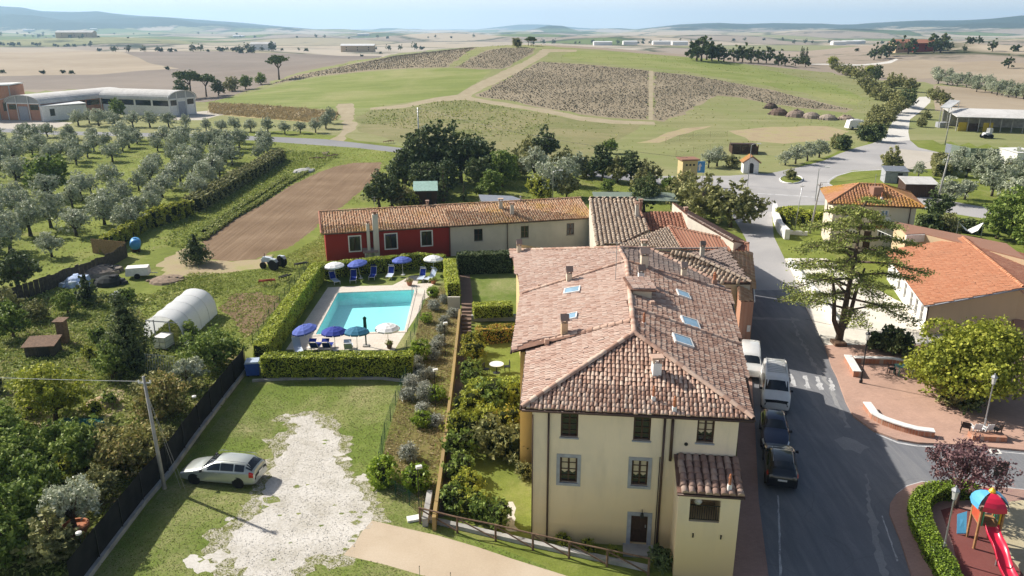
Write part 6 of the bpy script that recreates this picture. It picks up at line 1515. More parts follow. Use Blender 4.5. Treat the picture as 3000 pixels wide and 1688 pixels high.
 # ---- hedges: clipped, a dense twiggy core under leaf cards
def hedge(label,path, width,h,leaf,dens=170,size=.13,z0=0.0,wob=.06,name='hedge', group=None,cat='hedge'):
 """path: plan points of the centre line"""
 path=[Vector((p[0],p[1],z0+(p[2]if len(p)>2 else 0)))for p in path]
 c=sum(path,Vector())/len(path)
 t=world_thing(name,label,cat, (c.x,c.y,path[0].z), group)
 core=MB();pos=[];out=[]
 rng=np.random.default_rng(len(label)*31+int(abs(c.x)*10))
 n=len(path);left=[];right=[]
 for i,p in enumerate(path):
  a=path[max(0,i-1)];b=path[min(n-1, i+1)];d=(b-a);d.z=0;d.normalize();s=Vector((-d.y,d.x,0))
  left.append(p+s*width/2);right.append(p-s*width/2)
 def patch(q0,q1, q2,q3,nrm):
  ar=((q1-q0).cross(q3-q0)).length*.5+((q1-q2).cross(q3-q2)).length*.5
  k=int(ar*dens*(1.5 if nrm[2]>.5 else 1.0))
  if k<1:return
  u=rng.uniform(0,1,(k,1));v=rng.uniform(0,1,(k, 1))
  P=np.array(q0)*(1-u)*(1-v)+np.array(q1)*u*(1-v)+np.array(q2)*u*v+np.array(q3)*(1-u)*v
  bump=np.sin(P[:,0]*3.1+P[:,2]*2)*np.sin(P[:,1]*2.7+1)*wob+rng.normal(0,.035,k)
  P=P+np.array(nrm)*bump[:,None];pos.append(P);out.append(np.repeat(np.array(nrm)[None],k,0))
 Hh=Vector((0,0,h));ins=.07
 for i in range(n-1):
  l0,l1,r0,r1=left[i],left[i+1],right[i],right[i+1]
  d=(path[i+1]-path[i]).normalized();s=Vector((-d.y, d.x,0))
  patch(l0,l1,l1+Hh,l0+Hh,s);patch(r0,r1,r1+Hh,r0+Hh,-s);patch(l0+Hh,l1+Hh,r1+Hh,r0+Hh, Vector((0,0,1)))
  a,b, e,f=l0-s*ins,l1-s*ins,r1+s*ins,r0+s*ins;hh=Vector((0, 0,h-ins))
  core.add([a,b,e,f,a+hh, b+hh,e+hh, f+hh],[(4,7,6,5),(0,4,5,1), (3,2,6,7),(1,5,6, 2),(0,3, 7,4)])
 for e,k in((0,-1),(n-1,1)):
  d=(path[min(e+1,n-1)]-path[max(e-1,0)]).normalized()*k;patch(left[e],right[e],right[e]+Hh, left[e]+Hh,d)
 off=np.array(OFF[t.name]);V,F=cards(np.concatenate(pos)-off,np.concatenate(out),size,.6,rng, 1.0,.15)
 core.build('branches',M['core'], t,fix=False)
 np_mesh('foliage',V,F,L_[leaf],t)
 return t
AH=at_height
def line3(*pts):return[tuple(AH(px,py, z))[:2]for px,py,z in pts]
hedge('tall clipped hedge along the left side of the pool',line3((762,1010,1.9), (835,898,1.9), (930,770,1.9)),1.15,1.9,'hedge',190, .15)
hedge('clipped hedge across the near end of the pool facing the lawn', line3((768,1041,1.75),(985,1040,1.75),(1206,1036,1.75)),1.15,1.75,'hedge',210, .14)
hedge('clipped hedge along the far end of the pool below the red house', line3((945,775,1.5),(1010,768,1.5),(1120,757,1.5), (1225,746,1.5), (1300,752,1.5)),1.0,1.6,'hedge',150, .16)
hedge('clipped hedge at the right side of the pool by the path', line3((1316,757,1.9),(1328,832,1.9)),1.2,1.9,'hedge',170,.15)
hedge('dark hedge in the shade below the plain white house', [tuple(ground(1340,800))[:2],tuple(ground(1500,795))[:2]],1.5,2.2,'dark',120,.17)
hedge('box hedge on the retaining wall behind the yellow house',line3((1388,893, 1.6),(1500,888, 1.6)),1.3,1.1, 'hedge',190,.13,z0=.5)
hedge('clipped hedge nearest the round table in the house garden',line3((1372,1120,1.1), (1440,1116,1.1), (1525,1112,1.1)),1.3,1.1,'hedge',220, .13,wob=.12)
hedge('low hedge below the hedged wall in the house garden',line3((1400, 962,1.2),(1520, 955,1.2)),1.4, 1.2,'redtip',190,.14, wob=.14)
ph=[(2860,1424),(2800,1424),(2745,1428),(2712,1442),(2695,1468),(2698,1510),(2712,1550),(2735,1590),(2765,1640),(2790,1690),(2802,1730)]
hedge('bright green curving hedge round the playground',[tuple(AH(px,py,.75))[:2]for px,py in ph],.95,.75,'fresh',330, .1,z0=.12,wob=.05)
hedge('hedge beside the junction in front of the villa',line3((2290,612,1.6), (2345,625,1.6), (2405,632,1.6)),2.2,1.9,'hedge',70, .22,wob=.25)
hedge('dark hedge running behind the school towards the right edge',line3((2690, 640,1.2),(2880, 660,1.2)),1.6, 1.6,'dark',60,.25, wob=.25)
hedge('hedge along the dusty parking bay',line3((2755,455, 1.8),(2765,490, 1.8)),2.5,2.2, 'drab',50,.3,wob=.3)
hedge('hedge in front of the dark green garden walls',line3((2765,462,1.8), (2880,475,1.8), (2985,490,1.8)),2.2,1.9,'drab',45, .3,wob=.3)
hedge('trained vine hedge between grove and garden shed',line3((300, 700,1.8),(370, 662,1.8),(440, 620,1.8)),1.0, 1.9,'lime',90,.26, wob=.2)
hedge('leafy vine trellis at the corner of the grove',line3((440,622, 2.0),(500,605, 2.0),(555,590, 2.0)),1.4,2.2, 'lime',70,.3,wob=.35)
hedge('hedgerow of bushes between the grove and the brown field',line3((560,588,1.7), (640,545,1.7), (700,510,1.7), (760,480,1.7), (815,445,1.7)),2.6,2.0,'drab',45, .33,wob=.4)
hedge('row of vegetables on the edge of the brown field',[tuple(ground(*p))[:2]for p in((590,705),(680,640),(750,600),(830,545),(900,505))],.9,.35,'weed',70, .25,wob=.15,cat='crop row',name='crop_row')
hedge('second crop row beside the brown field',[tuple(ground(*p))[:2]for p in((600,680),(690,618),(760,575),(840,522))],.8,.4,'weed', 60,.25,wob=.2, cat='crop row',name='crop_row')
hedge('line of dark crops below the farmhouse knoll',[tuple(ground(*p))[:2]for p in((2630,171),(2720,178),(2850,192),(3000,214),(3150,236))],6,2.0,'drab', 3,1.0,wob=.4, cat='crop row',name='crop_row')
# ---- planted bank
LAV=[(1272, 902,1.0),(1326, 922,.9),(1302, 942,.85),(1296, 968,.85),(1288, 1004,.9),(1279, 1026,1.0),(1272, 1047,.9),(1222, 1064,.8),(1204, 1130,1.05),(1194, 1165,1.0),(1246, 1145,.95),(1244, 1168,1.1),(1240, 1208,.9),(1276, 1240,.9),(1200, 1340,1.0),(1235, 1110,.9),(1262, 1100,.8),(1225, 1090,.9),(1300, 880,.9),(1320, 865,.8)]
for i,(px,py,s)in enumerate(LAV):
 plant('lav',T3(px, py+6),'%s grey lavender cushion on the bank counted down from its pool end'%ORD[sorted(q[1]for q in LAV).index(py)],'lavender cushions on the bank',s)
for px,py,s, lab in[(1268,868,.8,'green bush at the top of the bank by the pool'),(1250, 945,.7,'small green bush on the bank beside pool lawn'),(1230,1052,1.15,'large green bush at the corner of the near pool hedge'), (1278,1172,.9,'upright green bush halfway down the bank'),(1236,1248,.85, 'round green bush above the two large clipped ones'),(1125,1420, 1.2,'large dark clipped bush at the foot of the lawn fence'),(1222, 1432,1.15,'large clipped bush beside the yellow wall end')]:
 plant('ball',T3(px,py),lab,None,s)
 # ---- house garden shrubs
for px,py,key,s,lab in[(1390,1060,'redtip',.95, 'tall red tipped shrub beside the path'),(1385,1030, 'redtip',.85,'red tipped shrub below the steps'),(1380,1100,'bush',.75,'green shrub above the garden hedge'),(1385,1135,'bush', .7,'small green shrub left of the garden hedge'),(1370, 1220,'limebush',1.1,'yellow green shrub by the path, upper one'),(1440,1205,'bush',1.1,'grey green shrub in the middle garden'),(1495,1200, 'limebush',1.0,'yellow green shrub against the house wall'),(1365,1290,'limebush',1.15,'yellow green shrub by the path, middle one'),(1420,1280,'limebush', 1.1,'tall yellow green shrub in the dense garden corner'),(1480, 1290,'redtip',1.15,'red tipped shrub against the house wall'),(1445,1330,'drabbush',1.2,'brown green shrub in the dense garden'),(1500,1345, 'drabbush',1.15,'brown green shrub close to the house corner'),(1350,1345,'bush',.9,'leafy green shrub beside the path'),(1345,1400,'bush', .8,'leafy green shrub lower down beside the path'),(1365, 1450,'limebush',.8,'yellow green shrub low by the path'),(1330,1490,'bush',.75,'green shrub at the foot of the path'),(1375,1500, 'limebush',.75,'yellow green shrub above the rail fence'),(1455,1535,'bush',.75,'grey green grassy shrub by white gravel'),(1410,1520,'bush', .65,'small green shrub above the rail fence'),(1535, 1400,'drabbush',.5,'spiky plant at the house corner'),(1650,1600,'limebush',.35,'small clipped plant left below the house wall'),(1725,1618, 'limebush',.4,'small clipped plant in the middle below the house wall'),(1795,1632,'limebush',.35,'small clipped plant nearest the front door'),(1935,1660,'darkbush', .55,'dark shrub between front door and annex')]:
 plant(key,T3(px,py),lab,None,s)
 # ---- vegetable garden trees and shrubs
def feature(*a, **k):return tree(*a,**k)
feature('fruit_tree','yellow green fruit tree in the middle of the left garden','tree',T3(165,1235),4.4,4.9, 'round','lime',4600,.26, .6,seed=101,fork=.2,spread=.15)
feature('bushy_tree','bushy green tree between polytunnel and dark fence','tree',T3(630,1072),3.6,5.0, 'round','green',4600,.25, .6,seed=102,fork=.15,spread=.15)
feature('olive_tree','grey olive growing against the dark fence by the bushy tree','tree',T3(560,1140),2.9,2.6, 'olive','olive',2600,.22, .42,seed=103,fork=.2,spread=.16)
feature('conical_tree','tall dark conical tree in front of the polytunnel','tree',T3(388,1085),6.0,3.9, 'column','dark',7500,.22, .5,seed=104,trunk=False,spread=.16)
feature('persimmon_tree','autumn coloured fruit tree beside the dark fence','tree',T3(385,1372),3.3,4.6, 'round','fruit',6000,.22, .6,seed=105,fork=.22,spread=.17)
feature('fruit_tree','small fruit tree above the persimmon tree by the fence','tree',T3(478,1215),2.9,4.0, 'round','fruit',4200,.22, .6,seed=106,fork=.2,spread=.17)
feature('potted_olive_tree','grey olive tree growing from a large clay pot','tree',T3(225,1570),3.9,3.2, 'olive','olive',4800,.2, .35,seed=107,fork=.28,spread=.15)
feature('round_shrub','dark pointed shrub at the corner of the brown field','bush',T3(577,772),3.4,3.0, 'cone','dark',2600,.25, .5,seed=108,trunk=False,spread=.2)
feature('ivy_mound','dark ivy covered mound beside the woodpile','bush',T3(258,892),3.0,2.6, 'column','dark',1500,.25, .6,seed=109,trunk=False)
gs=[(30,1330,'green',.5,'green tree at the left edge below the fruit tree'),(70,1400,'green',.55,'dark leafy tree low on the left edge'),(20,1470, 'green',.55,'leafy tree at the far left bottom'),(110,1480,'green',.5,'green tree left of the potted olive'),(60,1580,'green', .55,'large green tree in the bottom left corner'),(150, 1640,'drab',.45,'dusty shrub tree at the bottom left'),(10,1660,'green',.55,'green tree cut by the bottom left corner'),(295,1470, 'drab',.34,'dusty tree between potted olive and fence'),(250,1380,'green',.5,'green tree above the potted olive'),(310,1345,'drab', .4,'dusty tree left of the persimmon'),(180, 1350,'green',.42,'green tree below the compost heap'),(330,1110,'green',.42,'green shrub tree below the conical tree'),(450,1170, 'drab',.36,'dusty shrub behind the bean canes'),(40,990,'green',.5,'green tree at the left edge above the fruit tree'),(30,930,'drab', .45,'dusty tree at the left edge below the fence'),(200, 920,'green',.35,'leafy shrub behind the garden hut'),(110,940,'drab',.35,'dusty shrub left of the garden hut'),(500,1320, 'drab',.28,'dusty shrub against the dark fence'),(560,1000,'green',.3,'shrub between polytunnel and bushy tree')]
for px,py,key,s,lab in gs:plant(key,T3(px,py),lab,None,s*1.15)
for k in range(46):
 a=R.uniform(0,1);px=R.uniform(-40,640-480*a);py=880+a*780+R.uniform(-30,30)
 if px>640-(py-1000)*.72-60 or(400<px<660 and py<1020):continue
 key=R.choice(['bush','limebush','drabbush','bush'])
 plant(key,T3(px,py),'low %s among the vegetable beds, %s'%({'bush':'green plant', 'limebush':'yellow green plant','drabbush':'dusty plant'}[key],'upper part' if py<1080 else 'middle part' if py<1330 else 'lower part'), 'low plants among the vegetable beds',R.uniform(.4, .8))
 # ---- plaza and street trees
feature('plane_tree','large yellow green plane tree shading the plaza','tree',T3(2816,1170),6.3,8.2,'plane','lime',20000,.25,.75, seed=120,fork=.3, thick=.17,spread=.14)
feature('plum_tree','dark purple plum tree inside the playground hedge','tree',T3(2800,1492),5.0,4.6,'vase','plum',4600, .17,.6,seed=121, fork=.25,thick=.09, spread=.15)
def cedar():
 base=ground(2455,1008);H=12.2
 t=thing('cedar_tree','tall spreading cedar with layered branches beside the street','tree',tuple(base))
 rng=np.random.default_rng(5)
 m=MB();m.tube([(0, 0,-.2),(.1,0,1.5),(.25, .1,4),(.5, .2,8),(.55, .2,11.6)],[.34,.28,.22,.14,.04],10)
 pos=[];out=[]
 for s in(-1,1):
  m.tube([(0,0,.9),(s*.7,.2*s,2.2),(s*1.0,.3*s,4.5),(s*1.5, .4*s,6.5)], [.24,.2,.15,.08],8)
 pads=[]
 for i in range(38):
  z=3.2+8.7*i/37;a=i*2.399+rng.uniform(-.4,.4)
  reach=(6.6 if z<7.5 else 5.4 if z<9.5 else 4.0 if z<11 else 2.6)*rng.uniform(.55,1.0)
  if i%5==4:reach*=.6
  st=Vector((.1+.04*z,.02*z, z-.3));en=Vector((reach*math.cos(a),reach*math.sin(a),z+rng.uniform(-.6,.4)-.05*reach))
  mid=st.lerp(en,.5)+Vector((0,0,.35));m.tube([st,mid,en],[.11,.07,.02],6)
  nb=7
  for k in range(nb):
   f=.3+.7*(k+.5)/nb;c=(st.lerp(mid,f*2)if f<.5 else mid.lerp(en,f*2-1));wdt=.55+.75*math.sin(math.pi*min(1, f*.85))
   for q in(-1,1):
    e2=c+Vector((math.cos(a+q*.9),math.sin(a+q*.9),-.05))*wdt*rng.uniform(.6,1.1);m.tube([c,e2],[.03,.008],4,cap=False)
    n=48;tt=rng.uniform(0,1,(n, 1));P=np.array(c)*(1-tt)+np.array(e2)*tt+rng.normal(0,1,(n,3))*np.array([.26,.26,.08]);pos.append(P);out.append(np.repeat(np.array([[0,0,1.0]]),n,0))
 m.build('trunk',M['bark'],t,smooth=True,fix=False)
 V,F=cards(np.concatenate(pos),np.concatenate(out),.21,.45,rng,.6,.3);np_mesh('crown',V,F,L_['cedar'],t)
cedar()
# ---- uncountable ground cover
def scatter(poly_px,n,leaf,size,h,blades,name, label,aspect=.3,rng_seed=3,clump=1,world=None,up=1.2):
 poly=[(p.x,p.y)for p in outline(poly_px)]if world is None else world
 rng=np.random.default_rng(rng_seed);xs=[p[0]for p in poly];ys=[p[1]for p in poly];pts=[]
 while sum(map(len,pts))<n:
  x=rng.uniform(min(xs),max(xs),n*2);y=rng.uniform(min(ys),max(ys),n*2);k=inside(poly,x,y);pts.append(np.stack([x[k],y[k]],1))
 P=np.concatenate(pts)[:n];z=terrain(P[:,0],P[:,1])
 return P,z,rng
def tufts(P,z,rng,leaf,size, h,blades,name,label, aspect=.5,up=.6, spreadk=.5):
 n=len(P);C=np.repeat(np.column_stack([P,z]),blades,0);sz=np.repeat(rng.uniform(.6,1.3,n), blades)
 d=rng.normal(size=(len(C),3))*np.array([1,1,.6]);d[:,2]=np.abs(d[:,2]);d/=np.linalg.norm(d,axis=1)[:, None]
 C=C+d*(h*spreadk*sz)[:,None]*np.array([1,1,1])+np.array([0,0,h*.15])
 V,F=cards(C,d, size*sz,aspect,rng, .8,up)
 o=np_mesh(name,V,F,L_[leaf]);o['kind']='stuff';o['label']=label
 return o
def rows(poly_px,gap,step,ang,jit,seed):
 poly=[(p.x,p.y)for p in outline(poly_px)];rng=np.random.default_rng(seed)
 xs=np.array([p[0]for p in poly]);ys=np.array([p[1]for p in poly]);cx,cy_=xs.mean(),ys.mean();Rr=max(np.ptp(xs),np.ptp(ys))*.8
 a, b=np.meshgrid(np.arange(-Rr,Rr,step),np.arange(-Rr,Rr,gap));a=a.ravel()+rng.normal(0,jit,a.size);b=b.ravel()+rng.normal(0,jit*.5,b.size)
 x=cx+a*math.cos(ang)-b*math.sin(ang);y=cy_+a*math.sin(ang)+b*math.cos(ang);k=inside(poly,x,y);P=np.stack([x[k], y[k]],1)
 dens=np.sin(P[:,0]/9+np.sin(P[:,1]/13)*2)*np.sin(P[:,1]/11+1);P=P[(rng.uniform(0,1, len(P))<.78+.25*dens)]
 return P,terrain(P[:,0],P[:,1]),rng
lv=[[(1400,281),(1450,252),(1510,217),(1582,182),(1704,189),(1900,208),(1898,350),(1791,344),(1704,333),(1587,314),(1500,298)],[(1918,211),(2010,220),(2115,237),(2200,254),(2290,272),(2400,302),(2490,322),(2380,318),(2250,303),(2170,284),(2100,278),(2055,300),(2000,330),(1950,352),(1915,350)],[(780, 252),(866,223),(1012,194),(1129,171),(1245,151),(1395,141),(1308,196),(1228,199),(1067,207),(925,223),(840,238)],[(1335,197), (1402,161),(1432,148),(1480,141),(1568,143),(1552,160),(1488,195),(1470,201),(1402,201)]]
for i,pl in enumerate(lv):
 P,z,rng=rows(pl,1.3,.85, .12,.15,40+i)
 tufts(P,z,rng,'lavfield',.42,.34,4, 'lavender_tufts','dark tufts of cut lavender on the hill field, %s part'%['middle','right','left','crest'][i], .7)
P,z, rng=rows([(1090, 322),(1187,316),(1274,298),(1365,293),(1500,317),(1590,331),(1640,345),(1560,400),(1400,400),(1200,380),(1060,360)],2.4,.8,-.5, .15,50)
tufts(P,z,rng,'weed',.45,.4,3,'vine_rows','rows of low green vines on the slope', .7)
P,z, rng=scatter([(615, 306),(750,312),(900,323),(985,333),(982,352),(930,360),(750,345),(615,332)],5000,'dry',1,1,1,'','',rng_seed=60)
tufts(P,z,rng,'dry',1.1,1.2, 3,'dry_reeds','tall dry reeds above the country road',.16, -.6)
P,z,rng=scatter([(-60,870),(200,830),(330,860),(450,860),(560,800),(640,800),(650,860),(520,1030),(640,1060),(735,1060),(640,1200),(480,1400),(250,1690),(-60,1690)],15000,'weed',1, 1,1,'','', rng_seed=61)
tufts(P,z,rng,'weed',.24,.25,3,'weeds','rough weeds over the vegetable garden', .4,0)
P, z,rng=scatter([(1112,1400),(1130,1300),(1160,1190),(1200,1075),(1240,890),(1330,800),(1345,900),(1303,1266),(1270,1500),(1200,1480)],8000,'dry',1,1,1,'', '',rng_seed=62)
tufts(P,z,rng,'dry',.17,.14,2,'dry_grass', 'dry grass on the planted bank',.25,-.2)
P,z,rng=scatter([(640,1225),(735,1110),(1195,1100),(1160,1190),(1112,1400),(1240,1520),(1600,1660),(1720,1760),(200,1760),(480,1430)],26000,'weed',1,1,1, '','',rng_seed=63)
gp=[z_[2]for z_ in ZONES if z_[0]in('gravel_patch', 'driveway')]
lp=[z_[2]for z_ in ZONES if z_[0]=='lawn'][1:]
k=np.ones(len(P),bool)
for g in gp:k&=~inside(g,P[:,0],P[:,1])
tufts(P[k],z[k],rng,'lawnblade',.07,.035,3,'lawn_grass','short grass blades over the lawn', .3,0)
P, z,rng=scatter([(480,830),(560,810),(760,790),(930,700),(950,660),(960,780),(930,770),(760,1000),(650,1050),(560,1010),(640,900),(640,860)], 9000,'weed',1,1, 1,'','',rng_seed=64)
tufts(P,z,rng,'weed',.2,.14, 2,'rough_grass','rough grass beside the pool hedge',.3, 0)
P,z, rng=scatter([(520, 640),(640,570),(760,500),(830,440),(1000,450),(930,500),(840,550),(740,610),(600,700),(560,730),(480,720)],7000,'weed',1,1,1,'','',rng_seed=65)
tufts(P,z,rng,'weed',.35,.3, 2,'weedy_verge','weedy verge along the brown field',.35, 0)
P,z, rng=scatter([(600, 300),(1000,190),(1300,145),(1640,140),(2000,170),(2440,215),(2560,300),(2540,410),(2300,500),(1900,515),(1700,485),(1200,425),(1045,380),(1000,345),(700,320)],15000,'weed',1,1,1, '','',rng_seed=70)
k=np.ones(len(P),bool)
for z_ in ZONES:
 if z_[0]in('dirt_track','lavender_field','meadow','country_road','junction', 'bare_patch','white_road'):k&=~inside(z_[2],P[:,0],P[:, 1])
k&=np.sin(P[:,0]/14+np.sin(P[:,1]/19)*2)*np.sin(P[:,1]/12+1)+rng.normal(0,.5,len(P))>-.2
tufts(P[k],z[k],rng,'weed',.42, .22,2,'hillside_weeds','weeds and grass tufts over the hillside', .4,.2)
P, z,rng=scatter([(0,400),(640,412),(1000,425),(1200,450),(1900,540),(2000,600),(1500,590),(1000,600),(960,560),(860,560),(700,660),(560,700),(380,760),(60,850),(0,850)], 15000,'weed',1,1, 1,'','',rng_seed=71)
k=np.ones(len(P),bool)
for z_ in ZONES:
 if z_[0]in('brown_field','country_road','junction','dirt_patch'):k&=~inside(z_[2],P[:,0], P[:,1])
tufts(P[k],z[k],rng,'weed',.26,.12,2,'grove_grass','grass tufts under the olive grove', .4,.2)
g0=gp[0];rng=np.random.default_rng(8);xs=[p[0]for p in g0];ys=[p[1]for p in g0]
x=rng.uniform(min(xs),max(xs),9000);y=rng.uniform(min(ys),max(ys),9000);k=inside(g0,x,y);x,y=x[k],y[k]
r=rng.uniform(.02,.055,len(x));base=np.array([[1,0,0], [-.5,.8,0],[-.5,-.8,0],[0,0,.8]])
V=(base[None]*r[:,None, None]*rng.uniform(.6,1.3,(len(x), 4,3))+np.stack([x,y,0*x],1)[:,None]).reshape(-1,3)
F=(np.arange(len(x))*4)[:,None,None]+np.array([[0,1, 3],[1,2, 3],[2,0, 3]])[None]
o=np_mesh('loose_stones',V, F.reshape(-1,3),M['gravel']);o['kind']='stuff';o['label']='loose white stones on the parking gravel'
for k_ in LIB.values():
 for t_ in k_:
  if t_.name not in USED:
   for c_ in KIDS.get(t_.name,[]):bpy.data.objects.remove(c_)
   bpy.data.objects.remove(t_)
   # --------------------- pool
M['tile_blue']=plain('turquoise pool lining',(.56,.92,.91),.4,.4,var=.05)
def pool():
 q=POOL;c=sum(q,Vector())/4
 t=world_thing('swimming_pool','rectangular turquoise swimming pool with pale coping','pool',(c.x,c.y,0))
 dn=Vector((0,0,-1.3));ins=[p+(c-p).normalized()*.02 for p in q]
 m=MB()
 for i in range(4):m.poly([ins[i],ins[(i+1)%4], ins[(i+1)%4]+dn,ins[i]+dn])
 m.poly([p+dn for p in ins]);m.build('basin',M['tile_blue'], t)
 w=NT('clear pool water')
 tr=w.n("ShaderNodeBsdfTransparent");tr.inputs[0].default_value=(.74,.975, .985,1)
 gl=w.n("ShaderNodeBsdfGlossy");gl.inputs["Roughness"].default_value=.03
 lw=w.n("ShaderNodeLayerWeight");nz=w.noise(2.2, 3,.5);bp=w.n("ShaderNodeBump");bp.inputs["Strength"].default_value=.22;bp.inputs["Distance"].default_value=.05;w.l(nz,bp.inputs["Height"]);w.l(bp.outputs[0],gl.inputs["Normal"]);w.l(bp.outputs[0], lw.inputs["Normal"])
 fc=w.math('ADD', w.math('MULTIPLY',w.math('POWER',lw.outputs["Facing"],5.0),.9),.02)
 mx=w.n("ShaderNodeMixShader");w.l(fc, mx.inputs[0]);w.l(tr.outputs[0],mx.inputs[1]);w.l(gl.outputs[0],mx.inputs[2]);w.l(mx.outputs[0],w.out.inputs[0])
 wt=MB().poly([p+Vector((0,0,-.12))for p in ins]).build('water',w.m,t)
 if wt.data.polygons[0].normal.z<0:wt.data.polygons[0].flip()
 out=[p-(c-p).normalized()*.42 for p in q];m=MB()
 for i in range(4):
  a,b,e,f=q[i],q[(i+1)%4],out[(i+1)%4], out[i];up=Vector((0,0,.04));dd=Vector((0,0,-.05))
  m.add([a+up,b+up,e+up,f+up,a+dd,b+dd, e+dd,f+dd],[(0,1,2, 3),(0,4, 5,1),(2, 6,7,3)])
 m.build('coping',M['deck'],t)
 e=q[1].lerp(q[2],.1);m=MB()
 for dy in(0,.5):m.tube([e+Vector((.35,-dy,0)),e+Vector((.3,-dy, .7)),e+Vector((-.1,-dy,.75)),e+Vector((-.15,-dy,-.6))],.025,6)
 m.build('ladder',M['steel'], t)
pool()
CL={k:plain(k,c,.75,.15,var=.08,scale=2)for k,c in{'blue canvas':(.09,.13,.42),'navy canvas':(.035,.055,.3),'teal canvas':(.04,.16,.26),'white canvas':(.78,.78,.77), 'pale blue canvas':(.45,.55,.75),'lounger blue':(.012,.035, .28),'lounger pale':(.5, .58,.72),'dark green canvas':(.012,.06,.045)}.items()}
def umbrella(loc,dia,h,fab,label,tilt=(0,0), group='sun umbrellas round the pool'):
 t=thing('sun_umbrella',label,'umbrella', loc,R.uniform(0, .8),group)
 tx,ty=tilt;top=Vector((tx,ty,h));ax=top.normalized();rot=Vector((0,0,1)).rotation_difference(ax).to_matrix()
 r=dia/2;n=10;m=MB();rm=lambda k,rr,z:top+rot@Vector((rr*math.cos(2*math.pi*k/n), rr*math.sin(2*math.pi*k/n), z))
 rings=[(.02,.0),(.35*r,-.07),(.7*r,-.2),(r, -.4)]
 for k in range(n):
  for(r0,z0), (r1,z1)in zip(rings,rings[1:]):
   sag=.0 if r1<r else 0
   a,b,c,d=rm(k,r0,z0),rm(k,r1,z1),rm(k+1,r1,z1),rm(k+1,r0, z0);mid=rm(k+.5,(r0+r1)/2*.965,(z0+z1)/2-.02)
   m.add([a,b,c, d,mid],[(0,1,4),(1, 2,4),(2, 3,4),(3, 0,4)])
  a,b=rm(k,r,-.4),rm(k+1,r,-.4);dz=rot@Vector((0,0,-.15));m.add([a,b,b+dz*.9+(a-b)*.06,a+dz*.9+(b-a)*.06],[(0,1,2,3)])
 cn=m.build('canopy',fab,t,fix=False)
 for k in range(n):MB().bar(rm(k,.05, -.06),rm(k, r*.98,-.42), .02).build('rib',M['white_metal'],cn)
 MB().tube([(0, 0,0),top+ax*.1],.022,7).build('pole',M['white_metal'], t)
 MB().lathe([(.24,0), (.24,.06),(.06,.1),(.035,.35)],(0,0,0),10).build('base',M['white_metal'],t)
for px,py,fab,lab, tilt in[(910,1019,'blue canvas','blue sun umbrella tilted at the near left corner of the pool',(-.45, .1)),(983,1027,'navy canvas','deep blue sun umbrella second from left behind the near hedge',(0,.05)),(1047,1028,'teal canvas','teal sun umbrella beside the dark folded parasol',(.1,.1)),(1138,1016,'white canvas','white sun umbrella at the near right corner of the pool',(0,0)),(985,823,'white canvas','white sun umbrella at the left of the far pool hedge',(-.15,.05)),(1057,816,'blue canvas','blue tilted sun umbrella left of centre along the far hedge',(-.3,.15)),(1181, 806,'blue canvas','blue upright sun umbrella right of centre along the far hedge',(-.05,.1)),(1270, 802,'white canvas','white sun umbrella at the right of the far pool hedge',(.05,.05))]:
 umbrella(T3(px,py),2.1 if py>900 else 2.15,2.05,CL[fab], lab,tilt)
def lounger(loc,rot,fab,fab2,label,canopy=True,back=1.0,group='sun loungers round the pool'):
 t=thing('sun_lounger',label,'sun lounger',loc,rot,group)
 m=MB()
 for x in(-.31,.31):
  m.bar((x,-.95,.34),(x,.35,.36),.04)
 m.bar((-.31, -.95,.34),(.31,-.95,.34),.04).bar((-.31,.35, .36),(.31,.35, .36),.04);m.build('frame',M['white_metal'], t)
 for x in(-.3,.3):
  for y in(-.85,.3):MB().bar((x,y,0), (x,y,.34), .04).build('leg',M['white_metal'],t)
 MB().add([(-.29,-.93,.365),(.29,-.93,.365),(.29,-.3,.33),(-.29,-.3,.33),(.29,.32,.37),(-.29,.32,.37)],[(0,1,2,3),(3,2,4,5)]).prism([(-.29,.3,.36),(.29,.3,.36),(.29, .32,.37),(-.29,.32,.37)],(0,0,.01)).build('seat',fab2,t)
 a=math.radians(52)*back;by,bz=.32+.78*math.cos(a),.37+.78*math.sin(a)
 MB().prism([(-.29,.33,.38),(.29,.33,.38),(.29,by,bz),(-.29,by,bz)],(0,.012,-.01)).build('backrest',fab,t)
 m=MB()
 for x in(-.31,.31):m.bar((x,.32,.37),(x,by, bz+.02),.035)
 m.bar((-.31, by,bz+.02),(.31,by,bz+.02), .035);m.build('back_frame',M['white_metal'],t)
 if canopy:MB().prism([(-.3,by-.3,bz+.28),(.3,by-.3,bz+.28),(.3,by+.02,bz+.1),(-.3,by+.02,bz+.1)], (0,.01,.015)).build('sun_shade',fab2,t)
B_,P_=CL['lounger blue'],CL['lounger pale']
for px,py,rot,f1, f2,lab in[(980,828,.55,B_,P_, 'blue sun lounger angled under the far left white umbrella'),(1036,823, .12,B_,B_,'blue sun lounger beside the tilted far blue umbrella'),(1093,814,0,B_,B_,'blue sun lounger in the middle of the far hedge'),(1144, 813,-.05,B_,P_,'blue and pale sun lounger left of the upright far umbrella'),(1236,820, -.12,B_,P_,'blue sun lounger left one of the pair under the far right umbrella'),(1262,821,-.5,P_,P_,'pale sun lounger right one of the pair under the far right umbrella'),(873,1030,.4,P_,P_,'pale sun lounger in the near left pool corner'),(926,1027, 3.1,B_,B_,'navy sun lounger just behind the near hedge, left of a pair'),(962,1027,3.15,B_,B_,'navy sun lounger just behind the near hedge, right of a pair'),(1022, 1030,3.3,P_,P_, 'pale sun lounger behind the near hedge under the teal umbrella')]:
 lounger(T3(px,py),rot, f1,f2,lab)
t=thing('folded_parasol','dark green folded parasol standing by the pool edge','umbrella',T3(1073,1014))
